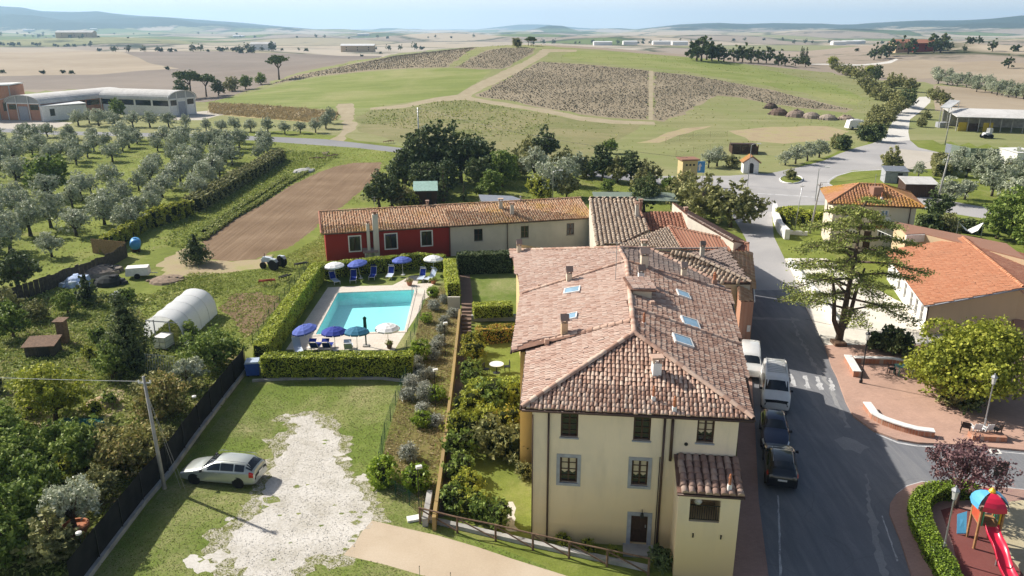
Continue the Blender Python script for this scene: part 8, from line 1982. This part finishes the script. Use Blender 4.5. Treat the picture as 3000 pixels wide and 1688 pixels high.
# --------------------- vegetable garden and yard things
def polytunnel():
 a,b=ground(424,1000),ground(541, 1010);bk=ground(637,920)-ground(541,1010);W=(b-a).length;u=(b-a)/W
 t=world_thing('polytunnel','white plastic polytunnel greenhouse with open front','greenhouse',tuple((a+b)/2))
 film=NT('white translucent film');film.done(film.ramp(film.noise(.8,5,.6), [(.3,g3(.74, .76,.77)),(.7,g3(.86,.87,.88))]),.35,.4)
 trn=film.n("ShaderNodeBsdfTranslucent");trn.inputs[0].default_value=(.8,.82,.84,1);mx=film.n("ShaderNodeMixShader");mx.inputs[0].default_value=.35;film.l(film.b.outputs[0],mx.inputs[1]);film.l(trn.outputs[0], mx.inputs[2]);film.l(mx.outputs[0],film.out.inputs[0])
 H=2.35;n=14;segs=12;m=MB();v=[]
 for i in range(segs+1):
  f=i/segs;sag=.05*abs(math.sin(f*math.pi*4))
  for k in range(n+1):
   th=math.pi*k/n;x=W/2-(W/2)*math.copysign(abs(math.cos(th))**.8,math.cos(th));z=(H-sag)*math.sin(th)**.75
   v.append(a+bk*f+u*x+Vector((0,0,z)))
 m.add(v,[(i*(n+1)+k,i*(n+1)+k+1,(i+1)*(n+1)+k+1,(i+1)*(n+1)+k)for i in range(segs)for k in range(n)]);m.add([v[segs*(n+1)+k]for k in range(n+1)],[tuple(range(n+1))]);m.build('film',film.m,t, smooth=True,fix=False)
 for j in range(5):
  f=j/4;pts=[]
  for k in range(n+1):
   th=math.pi*k/n;x=W/2-(W/2+.02)*math.copysign(abs(math.cos(th))**.8,math.cos(th));pts.append(a+bk*(f*.998)+u*x+Vector((0,0,(H+.0)*math.sin(th)**.75)))
  MB().tube(pts,.022, 5).build('hoop',M['white_metal'],t)
 m=MB().bar(a+u*W*.3,a+u*W*.3+Vector((0,0,2.0)),.07).bar(a+u*W*.68,a+u*W*.68+Vector((0,0,2.0)),.07).bar(a+u*W*.1+Vector((0,0,1.9)), a+u*W*.9+Vector((0,0,1.9)),.07);m.build('door_frame',M['grey_stone'],t)
 c=a+u*W*.62-bk.normalized()*.9
 k=thing('water_crate', 'white water container crate in front of the polytunnel','water tank',tuple(c),math.atan2(u.y, u.x))
 MB().box((0,0,.62),(1.0,1.15, .95),0,.97).build('tank',M['white_paint'], k);m=MB()
 for x in(-.52,0,.52):
  for y in(-.6, .6):m.bar((x,y,.12),(x,y,1.12),.03)
 for z in(.3, .7,1.1):m.bar((-.52,-.6,z),(.52,-.6,z),.025).bar((-.52,.6,z),(.52,.6,z),.025).bar((-.52,-.6, z),(-.52,.6,z),.025).bar((.52,-.6,z), (.52,.6,z), .025)
 m.build('cage',M['steel'],k);MB().box((0,0,.06),(1.05, 1.2,.12)).build('pallet',M['wood'],k)
polytunnel()
def heap(px,py,w,d,h,cols,label,nm, cat,rot=0,n=60,size=.5,mat=None):
 """irregular pile: rocks or bundles of many uneven chunks on a mound"""
 t=thing(nm,label,cat,T3(px,py),rot);rr=random.Random(int(px*7+py));m=MB()
 mats=[plain(label[:18]+str(i),c,.9,.1, var=.35,scale=3)for i,c in enumerate(cols)]
 for i in range(n):
  a=rr.uniform(0, 6.28);q=math.sqrt(rr.random());x,y=w/2*q*math.cos(a),d/2*q*math.sin(a);z=h*(1-q**1.5)*rr.uniform(.3,1)
  m.cur=rr.randrange(len(mats));s=size*rr.uniform(.5,1.2);m.box((x,y,z), (s,s*rr.uniform(.4,1),s*rr.uniform(.3,.7)), rr.uniform(0,3),rr.uniform(.6,.95))
 m.cur=0;m.lathe([(w*.46,-.05),(w*.4,h*.4),(w*.25,h*.7),(.05,h*.85)],(0,0,0),12)
 o=m.build('chunks', mats,t);o['kind']='stuff';return t
for i,(px,py, w,h,c)in enumerate([(2258,318,4.5,2.0,(.1,.075,.06)),(2280,336,6.0,2.2,(.14,.1,.08)),(2332,342,6.0,2.2,(.22,.17,.14)),(2376,346,5.5,2.0,(.27,.22,.18)),(2424,350,5.5,1.7,(.3,.25,.2)),(2478,350,5.0,1.3,(.29,.23,.18))]):
 heap(px,py,w,w*.6,h,[c,tuple(k*.6 for k in c),tuple(k*1.35 for k in c)],['darkest small brush pile at the left of the hillside row','dark brush pile second in the hillside row','brown brush pile third in the hillside row','tan brush pile fourth in the hillside row','pale brush pile fifth in the hillside row','low brush pile at the right end of the hillside row'][i], 'brush_pile','pile',.2,70, .8)
heap(285, 800,4.8,2.6,1.0, [(.22,.19,.16),(.05,.05,.05), (.3,.26,.22)],'weathered plank pile along the board fence','woodpile','pile',.3, 50,.9)
heap(225,835,2.8,2.2,1.25,[(.45,.55,.75),(.3,.36,.45), (.6,.66,.75)],'heap covered by a pale blue tarpaulin near the board fence','tarpaulin_heap','pile',0, 26,.9)
heap(320,832,3.2,2.0,1.1,[(.03,.035,.035),(.05,.05,.055)],'dark plastic covered heap beside the plank pile','dark_heap','pile',0, 26,.9)
heap(490,822,4.0,1.6,.5,[(.25,.19,.14),(.35,.28,.2)],'heap of prunings on the grass','prunings_heap','pile',.1, 50,.45)
heap(300,1185,2.6,1.5,.55,[(.33,.25,.15),(.22,.16,.09)],'straw compost heap in the vegetable garden','compost_heap','pile',.6, 60,.35)
heap(362,872,2.6,1.6,.7,[(.035,.04,.04),(.28,.29,.3)],'low dark sheet covered heap behind the conical tree','sheeted_heap','pile',0, 20,.8)
heap(890,503,4.5,1.6,.7,[(.38,.38,.36),(.28,.28,.27)],'row of grey stones by the end of the crops','stone_heap','pile',.9, 40,.55)
t=thing('blue_water_tank','blue cylindrical water tank at the fence corner','water tank',T3(400,736),.4)
blue_p=plain('blue tank plastic',(.06,.27,.55),.5,.3)
m=MB();cyl(m,(0,0, .95),[(.05,-.95),(.45,-.9),(.6,-.75),(.6,.75),(.45,.9),(.05,.95)], 16);m.build('tank',blue_p,t,smooth=True);MB().lathe([(.2,0),(.2,.12),(.05,.14)], (0,0,1.52), 10).build('lid',blue_p,t);MB().box((0,-.5,.2),(.9,.2,.4)).box((0,.5,.2),(.9,.2,.4)).build('cradle',M['dark_wood'],t)
t=thing('white_trailer','small white box trailer parked in the grass','trailer',T3(407,812),.25)
MB().box((0, 0,.75),(2.3, 1.35,.85),0,.93).build('body',M['white_paint'],t);MB().bar((1.15,0,.4),(1.9,0,.35), .07).build('drawbar',M['steel'],t)
for s in(-1,1):m=MB();cyl(m,(0,s*.75,.3),[(.05,-.08),(.28,-.08),(.3,0),(.28,.08),(.05,.08)],14);m.build('wheel',M['rubber_tyre'],t)
def hut(px,py,w,d,h0,h1, wallm,roofm,label,nm='garden_hut',cat='hut',rot=0,door=True,planks=True):
 t=thing(nm, label,cat,T3(px, py),rot)
 if planks:
  k=max(4,int(w/.3))
  for i in range(k):
   x=-w/2+w*(i+.5)/k;MB().box((x,-d/2,h0/2),(w/k*.92,.05,h0+R.uniform(-.03,.03))).build('plank',M[wallm],t)
 else:MB().box((0,-d/2,h0/2), (w,.05,h0)).build('front_wall',M[wallm],t)
 for s in(-1,1):MB().prism([(s*w/2,-d/2+.03,0),(s*w/2,d/2,0),(s*w/2,d/2,h1),(s*w/2,-d/2+.03,h0)],(s*-.05,0,0)).build('side_wall',M[wallm], t)
 MB().box((0,d/2, h1/2),(w-.12,.05,h1)).build('back_wall',M[wallm],t)
 MB().prism([(-w/2-.15, -d/2-.2,h0+.02),(w/2+.15,-d/2-.2, h0+.02),(w/2+.15,d/2+.15,h1+.04),(-w/2-.15,d/2+.15,h1+.04)],(0,0,.06)).build('roof',M[roofm],t)
 if door:MB().box((w*.15, -d/2-.04,h0*.45),(.75,.04, h0*.88)).build('door',M['iron'],t)
hut(130,1036,2.2,1.5,.9,1.15,'grey_wood', 'wood','low garden hut with rough boarded roof',rot=.15)
hut(190,1005,.65,.65,2.0,2.05,'wood', 'wood','narrow wooden tool closet beside the garden hut','tool_closet','closet', 0,False)
hut(2617,533,3.6,3.0,2.0,2.4,'grey_stone','steel','grey plank hut on the green verge of the junction', 'grey_hut','hut',-.2)
hut(2684,572,4.8, 3.2,2.0,2.6,'dark_wood', 'fibro','dark lean-to shed with pale sheet roof in the right garden','lean_to','shed', -.1,False)
hut(2978,482,4.4,5.0, 2.6,2.8,'white_paint','white_metal', 'white cabin at the right edge beside the green walls','white_cabin','cabin',.1, True,False)
hut(1248,592,3.4,3.2,2.0,2.8,'dark_wood','green_sheet' if 'green_sheet' in M else 'steel','small shed with pale green roof behind the red house','green_shed','shed',.1)
t=thing('blue_bin','blue waste container with pale lid at the end of the hedge','bin',T3(744,1098),.15)
MB().box((0,0,.6),(.95,.85,.95), 0,1.1).build('body',plain('blue bin plastic',(.03,.09,.36),.5),t);MB().box((0,0,1.16),(1.1, 1.0,.12),0,.9).build('lid',plain('pale bin lid',(.4,.48,.58), .5),t)
for x in(-.35,.35):
 for y in(-.3,.3):m=MB();cyl(m,(x,y,.08),[(.02,-.03),(.08, -.03),(.08,.03),(.02,.03)], 8);m.build('wheel',M['rubber_tyre'],t)
pn=[ground(*q)for q in((150, 1262),(190,1232),(310,1230),(315,1250),(240,1268),(160,1275))]
t=world_thing('teal_net','dark teal netting spread over a vegetable bed', 'netting',tuple(pn[0]))
m=MB();cc=sum(pn,Vector())/len(pn)+Vector((0,0,.5));m.add([p+Vector((0,0,.1+.15*(i%2)))for i,p in enumerate(pn)]+[cc]+[p.lerp(cc,.5)+Vector((0,0,.1))for p in pn],[(i,(i+1)%6,7+(i+1)%6,7+i)for i in range(6)]+[(7+i, 7+(i+1)%6,6)for i in range(6)]);m.build('net',plain('teal net', (.015,.12,.095), .8),t)
t=thing('bean_canes','row of pale bean canes behind the conical tree','canes', T3(475,1100),-.2)
for i in range(12):
 for s in(-1,1):MB().tube([(-1.2+i*.22,s*.35,0),(-1.2+i*.22+R.uniform(-.05,.05),0,1.7)],.012,4).build('cane',M['white_metal'],t)
MB().tube([(-1.25,0,1.66),(1.3,0,1.66)],.012,4).build('cane',M['white_metal'],t)
# --------------------- roofs and covers behind the row
def canopy(pts,z,label,mat,nm='carport'):
 P=[AH(px,py,z)for px, py in pts];c=sum(P,Vector())/len(P);t=world_thing(nm,label,'canopy',(c.x,c.y,0))
 MB().prism(P,(0,0,.1)).build('roof',mat,t)
 for p in P:q=p.lerp(c,.06);MB().bar((q.x,q.y,0),(q.x, q.y,z),.12).build('post',M['steel'],t)
gs_=plain('faded green roof sheet',(.16,.2,.16),.7);bs_=plain('blue grey roof sheet',(.2,.22,.26),.6)
canopy([(1402,572),(1500,576),(1545,592),(1410,592)],2.3,'blue grey sheet roof behind the row of houses',bs_)
canopy([(1735,564),(1975,566),(1990,592),(1740,584)],2.4,'long faded green sheet roof below the dark thicket',gs_)
p=ground(2790,455)
t=world_thing('garden_wall','long dark green panelled wall behind the junction','wall',tuple(p))
gw=[ground(2768,447),ground(2840,462),ground(2990,466),ground(3150,470)]
for i in range(3):
 a,b=gw[i],gw[i+1];L=(b-a).length;k=max(1,int(L/1.4))
 for j in range(k):pp,q=a.lerp(b,j/k),a.lerp(b,(j+.95)/k);MB().prism([pp,q, q+Vector((0,0,1.9)),pp+Vector((0,0,1.9))],(0,.08,0)).build('panel',gs_ if(i+j)%4 else bs_,t)
t=world_thing('covered_vehicle','white covered trailer standing on the green below the brush piles','trailer',T3(2502,379))
p=ground(2502,379);OFF[t.name]=Vector(p);MB().box((p.x,p.y,p.z+1.35),(4.2,2.2,1.9),.1,.82).box((p.x,p.y,p.z+2.35), (2.6,1.5,.3), .1,.7).build('cover',M['white_paint'],t)
for s in(-1,1):m=MB();cyl(m,(p.x+s,p.y-1.1, p.z+.4),[(.05,-.1),(.4,-.1),(.4,.1),(.05,.1)], 12);m.build('wheel',M['rubber_tyre'],t)
t=world_thing('parked_machine','old pale tractor parked at the open farm shed', 'tractor',T3(2890,405));p=ground(2890,405);OFF[t.name]=Vector(p)
MB().box((p.x,p.y,p.z+1.0),(2.2,1.0,.7), .3,.85).box((p.x+.6,p.y+.2,p.z+1.8),(1.0,1.0,1.0), .3,.9).build('body',M['steel'],t)
for dx in(-.8,.7):
 for dy in(-.65,.65):m=MB();cyl(m,(p.x+dx,p.y+dy,p.z+.5),[(.05,-.15),(.5,-.15), (.5,.15),(.05,.15)],12);m.build('wheel',M['rubber_tyre'],t)
a,b, c=AH(2809,650, 2.4),AH(2882,652,2.4),AH(2855,676,1.6)
t=world_thing('shade_sail','white sagging shade sail in the right garden','shade sail',tuple(c))
MB().add([a,b,a.lerp(b,.5)+Vector((0,-.5,-1.3)),a.lerp(b,.25)+Vector((0,-.4, -.95)),a.lerp(b,.75)+Vector((0,-.4,-.95)),a+Vector((0,.5,-.25)),b+Vector((0,.5,-.25)),a.lerp(b,.5)+Vector((0,.5, -1.1))],[(0,3,7,5), (3,2,7), (2,4,7), (4,1,6,7)]).build('cloth',M['white_paint'],t)
for q in(a,b):MB().tube([(q.x,q.y,0),q],.05,6).build('post',M['steel'],t)
# --------------------- street, plaza and playground things
wall_path('white_street_wall','thick white street wall in front of the villa hedge',[ground(2268,622),ground(2272,650), ground(2284,680),ground(2305,702)],.6, 1.3,'white_paint')
wall_path('terrace_wall','low white wall along the street side of the school terrace',[ground(2312, 775),ground(2352,830),ground(2392,872), ground(2450,962)], .35,.75,'white_paint')
wall_path('villa_step_wall','low white wall left of the villa posts',[ground(2312,686),ground(2365, 690)],.3,.5, 'white_paint')
wall_path('plaza_wall', 'straight white topped wall at the upper left of the plaza',[AH(2484,1040,.6),AH(2512,1088,.6)],.5,.55, 'brick','white_paint')
wall_path('plaza_wall','brick wall with white top along the back of the plaza',[AH(2503, 1046,.6),AH(2610,1049,.6),AH(2700,1062,.6)],.35, .55,'brick','white_paint')
cw=[AH(2540,1178, .55),AH(2564,1211,.55),AH(2592,1225,.55),AH(2623,1236,.55),AH(2655,1246,.55),AH(2690,1255,.55),AH(2738,1261,.55)]
wall_path('curved_bench_wall','curved brick bench wall with white top beside the street',cw,.45,.5, 'brick','white_paint')
wall_path('planter_box','low brick planter under the lamp by the plastic chairs',[ground(2840, 1288),ground(2940,1293)],.7,.45,'brick')
wall_path('tree_planter','square brown planter round the cedar trunk',[ground(2438,1012),ground(2472,1012)],1.1,.4,'wood')
def plastic_chair(px,py,rot,mat,label):
 p=ground(px,py);t=thing('plastic_chair',label,'chair',(p.x,p.y,.12),rot,'plastic chairs on the plaza')
 MB().box((0,0,.44),(.5,.46,.04)).build('seat',mat,t)
 MB().prism([(-.25,.22,.46), (.25,.22,.46), (.22,.32,.88), (-.22,.32,.88)],(0,.03,0)).build('backrest',mat,t)
 for s in(-1,1):
  MB().bar((s*.27,-.2,.64),(s*.27,.25,.66),.05,.03).bar((s*.27,-.2,.64),(s*.25,-.22,.4),.04).build('armrest',mat,t)
  for y in(-.2,.2):MB().bar((s*.22,y,.43),(s*.26,y*1.2,0), .05).build('leg',mat,t)
ck=plain('black chair plastic',(.02,.02,.022),.5);cwht=plain('white chair plastic',(.74,.74,.73), .4);cg=plain('green table paint',(.08,.17,.15), .5)
for px, py,r,mt,lab in[(2825,1272,2.6, ck,'black plastic chair at the left end of the chair group'),(2855, 1276,3.0,cwht,'white plastic chair second from left in the chair group'),(2886,1278,3.3,cwht,'white plastic chair beside the lamp foot'),(2914,1279, 3.6,ck,'black plastic chair at the right end of the chair group'),(2610,1100,1.4,ck,'black chair beside the green table')]:plastic_chair(px,py, r,mt,lab)
p=ground(2645,1102);t=thing('green_table','green table in front of the back plaza wall','table',(p.x,p.y,.12),.1)
MB().box((0,0,.74),(1.3,.75, .05)).build('tabletop', cg,t)
for x in(-.55,.55):
 for y in(-.3,.3):MB().box((x,y,.36),(.07,.07,.72)).build('leg',cg,t)
p=ground(1455, 1092);t=thing('round_table','round pale table in the house garden','table',(p.x,p.y,0));MB().lathe([(.02,.7),(.55,.7),(.55,.74),(.02,.74)],(0,0,0),20).build('tabletop',M['white_metal'],t);MB().lathe([(.3,0),(.05,.06),(.04,.7)], (0,0,0), 10).build('pedestal',M['iron'],t)
for k,(dx,dy)in enumerate(((-.8,-.3),(.8,.2))):
 t=thing('garden_chair','dark garden chair %s of the round table'%('left','right')[k],'chair',(p.x+dx,p.y+dy, 0),1.2-2.6*k)
 MB().box((0,0,.44),(.42,.42,.04)).build('seat',M['iron'],t);MB().box((0,.2,.68),(.42,.03,.45)).build('backrest',M['iron'],t)
 for x in(-.18,.18):
  for y in(-.18,.18):MB().bar((x,y,0),(x, y,.43),.03).build('leg',M['iron'], t)
def playground():
 pr=plain('red play plastic',(.62,.02,.06), .3,.5,var=.06);pb_=plain('light blue play plastic',(.1,.38,.62),.35,.5,var=.06);py_=plain('yellow play plastic',(.75,.5,.03),.4);pg=plain('green play plastic',(.06,.4,.2),.4);po=plain('orange red panel',(.55,.1,.05), .4)
 g=.124
 A=ground(2831,1578);B=ground(2847,1606);A.z=B.z=g;B2=A+(B-A)*1.25;d=(B2-A).normalized();s=Vector((-d.y, d.x,0));s=s if s.x>0 else-s
 C_,D_=A+s*1.0, B2+s*1.0;t=world_thing('play_tower','wooden play tower with blue and red roof and long red slide','playground',tuple((A+D_)/2));H=2.4
 for p in(A,B2,C_,D_):MB().bar(p,p+Vector((0,0,H)),.1).build('post',M['pine'],t)
 dk_=Vector((0,0,1.35));MB().prism([A+dk_,B2+dk_,D_+dk_,C_+dk_],(0, 0,.06)).build('deck',M['pine'],t)
 MB().prism([A+dk_+Vector((0, 0,.1))+d*.07,B2+dk_+Vector((0,0,.1))-d*.07,B2+Vector((0,0,2.05))-d*.07,A+Vector((0, 0,2.05))+d*.07],-s*.03).build('side_panel',po,t)
 MB().prism([A-s*.06+Vector((0,0,.15)),A-s*.45+Vector((0, 0,.02))-d*.1,A-s*.45-d*.5+Vector((0,0,.9)),A-s*.06-d*.4+Vector((0,0,1.2))], (0,0,.05)).build('climbing_panel',pb_,t)
 c=(A+D_)/2+Vector((0,0,H-.1));q=[A,B2,D_,C_]
 for i in range(4):
  a,b=q[i],q[(i+1)%4];m_=(a+b)/2;oo=(m_-(A+D_)/2);oo.z=0;oo.normalize();m=MB();rows2=[]
  for r in range(6):
   th=r/5*math.pi/2;z=.75*math.sin(th);f=math.cos(th);w=(b-a)*.5*1.12
   ctr=Vector((c.x,c.y,c.z))+oo*(.72*f)+Vector((0,0,z));rows2.append((ctr-w*f,ctr+oo*.12*f, ctr+w*f))
  for r in range(5):(p0,p1,p2),(q0,q1,q2)=rows2[r],rows2[r+1];m.add([p0,p1,p2,q0,q1,q2],[(0,1,4,3),(1, 2,5,4)])
  m.build('roof_panel',pr if i%2 else pb_,t,smooth=True,fix=False)
 MB().lathe([(.02,-.1),(.16,0),(.16,.1),(.05,.22),(.01,.25)],(c.x,c.y,c.z+.72),10).build('finial',py_,t)
 for k,p in enumerate((B2.lerp(D_, .12),B2.lerp(D_,.88))):MB().bar(p+dk_,p+Vector((0,0,2.2)),.06).build('slide_bar', py_ if k else pg,t)
 for i in range(4):p=C_.lerp(D_,.15+i*.23);MB().bar(p+dk_,p+Vector((0,0,2.05)),.04).build('baluster',pg,t)
 top=B2.lerp(D_,.55)+Vector((0,0,1.38));m=MB();pts=[]
 for i in range(15):
  f=i/14;drop=1.28*(f+.06*math.sin(f*4*math.pi));pts.append(top+d*(.05+3.3*f)+s*(.1*f)+Vector((0,0,-min(drop, 1.22))))
 sec=[(-.32,.2), (-.3,.22),(-.24,.04),(-.12,0),(.12,0),(.24,.04),(.3,.22),(.32,.2),(.3,.0),(.13,-.05),(-.13, -.05),(-.3, 0)]
 v=[p+s*x+Vector((0,0,z))for p in pts for x,z in sec];k=len(sec)
 m.add(v,[(i*k+j,i*k+(j+1)%k,(i+1)*k+(j+1)%k,(i+1)*k+j)for i in range(14)for j in range(k)]);m.build('slide',pr, t,smooth=True)
 for f in(5,10):p=pts[f];MB().bar((p.x,p.y,g), p-Vector((0,0,.05)),.06).build('slide_support',M['steel'],t)
playground()
p=ground(2918,1446);t=thing('notice_board','black notice board on a post behind the playground hedge','sign', (p.x,p.y,.12),.1);MB().box((0,0, .6),(.07,.07, 1.2)).build('post', M['iron'],t);MB().box((0, 0,1.45),(.75, .06,.85)).build('panel',M['black_trim'],t);MB().box((0,.002,1.45),(.81, .05,.91)).build('frame',M['iron'],t)
M['paint_worn']=earth('worn white road paint',[(.38,g3(.2,.2,.21)),(.5,g3(.5,.5,.5)),(.7,g3(.68, .68,.67))],1.2,9,bump=.05)
def mark(name,label,pts,cat='road marking',z=.006, rag=None,mat='paint_worn', group=None):
 w=outline(pts)
 if rag:w=ragged(w,rag[0],rag[1], int(pts[0][0]))
 c=sum(w,Vector())/len(w);t=world_thing(name, label,cat,(c.x,c.y,0),group);m=MB().poly([(p.x,p.y,p.z+z)for p in w]);o=m.build('paint',M[mat],t)
 for f in o.data.polygons:
  if f.normal.z<0:f.flip()
for i,pts in enumerate([[(2310, 1096),(2322,1096),(2334,1132),(2322,1133)],[(2352, 1100),(2362,1100),(2375,1138),(2362,1139)],[(2387, 1103),(2399,1104),(2413,1142),(2399,1143)],[(2425, 1107),(2434,1107),(2448,1146),(2436,1147)]]):
 mark('crossing_stripe','worn white crossing stripe %s'%['nearest the van', 'second from the van','third from the van','nearest the plaza kerb'][i],pts,rag=(.05, .25),group='zebra crossing stripes')
mark('parking_line','white parking line behind the black car',[(2277,1452),(2282,1452),(2290,1688),(2284,1688)],rag=(.015,.3))
mark('edge_line','white edge line beside the playground pavement',[(2582,1511),(2585,1511),(2632,1645),(2627,1645)],rag=(.012,.3))
mark('edge_line','white line along the plaza kerb',[(2568,1270),(2632,1296),(2690,1306),(2762,1309),(2890,1319),(3000,1329),(3000,1331),(2890,1321),(2760,1312),(2688,1309),(2630,1299),(2566,1272)])
mark('edge_line', 'white line along the edge of the playground corner',[(2628,1448),(2658,1426),(2701,1413),(2934,1429),(3000,1436),(3000,1433),(2934,1426),(2700,1410),(2655,1423),(2624,1447)])
mark('junction_line','white line across the junction mouth',[(2220,566),(2320,572),(2400,578),(2400,580),(2320,574),(2220,568)])
mark('junction_line', 'white curved line round the green verge',[(2428,538),(2428,530),(2446,518),(2498,503),(2600,497),(2600,495),(2497,501),(2444,516),(2424,530),(2424,538),(2440,550),(2446,550)])
t=world_thing('manhole_cover','dark manhole cover in a pale concrete square','manhole',tuple(ground(2912,1322)))
w=outline([(2895,1315),(2925,1315),(2936,1330),(2902,1329)]);MB().poly([(p.x, p.y,.006)for p in w]).build('surround',M['white_wall2'],t)
w=outline([(2903,1317),(2920,1317),(2927,1327),(2907,1327)]);MB().poly([(p.x,p.y,.011)for p in w]).build('cover',M['iron'],t)
k=world_thing('island_kerb', 'white kerb ring round the traffic island','kerb',tuple(ground(2318,527)))
cc=ground(2318,527);ring=[ground(2318+33*math.cos(i*math.pi/12),527+12*math.sin(i*math.pi/12))for i in range(25)]
MB().tube([p+Vector((0,0,.1))for p in ring],.12, 6,cap=False).build('kerb',M['white_paint'],k)
# --------------------- air
hz=MB().box((0,5900,113),(30000,12200,296))
hz_mat=bpy.data.materials.new("pale air");hz_mat.use_nodes=True
ht=hz_mat.node_tree;ht.nodes.clear()
ho=ht.nodes.new("ShaderNodeOutputMaterial");pv=ht.nodes.new("ShaderNodeVolumePrincipled")
pv.inputs["Color"].default_value=(.46,.71,1.0,1)
pv.inputs["Density"].default_value=1.25e-4
pv.inputs["Anisotropy"].default_value=.3
ht.links.new(pv.outputs[0],ho.inputs["Volume"])
hzo=hz.build('haze', hz_mat);hzo["kind"]='stuff';hzo["label"]='pale blue haze over the far fields and hills'
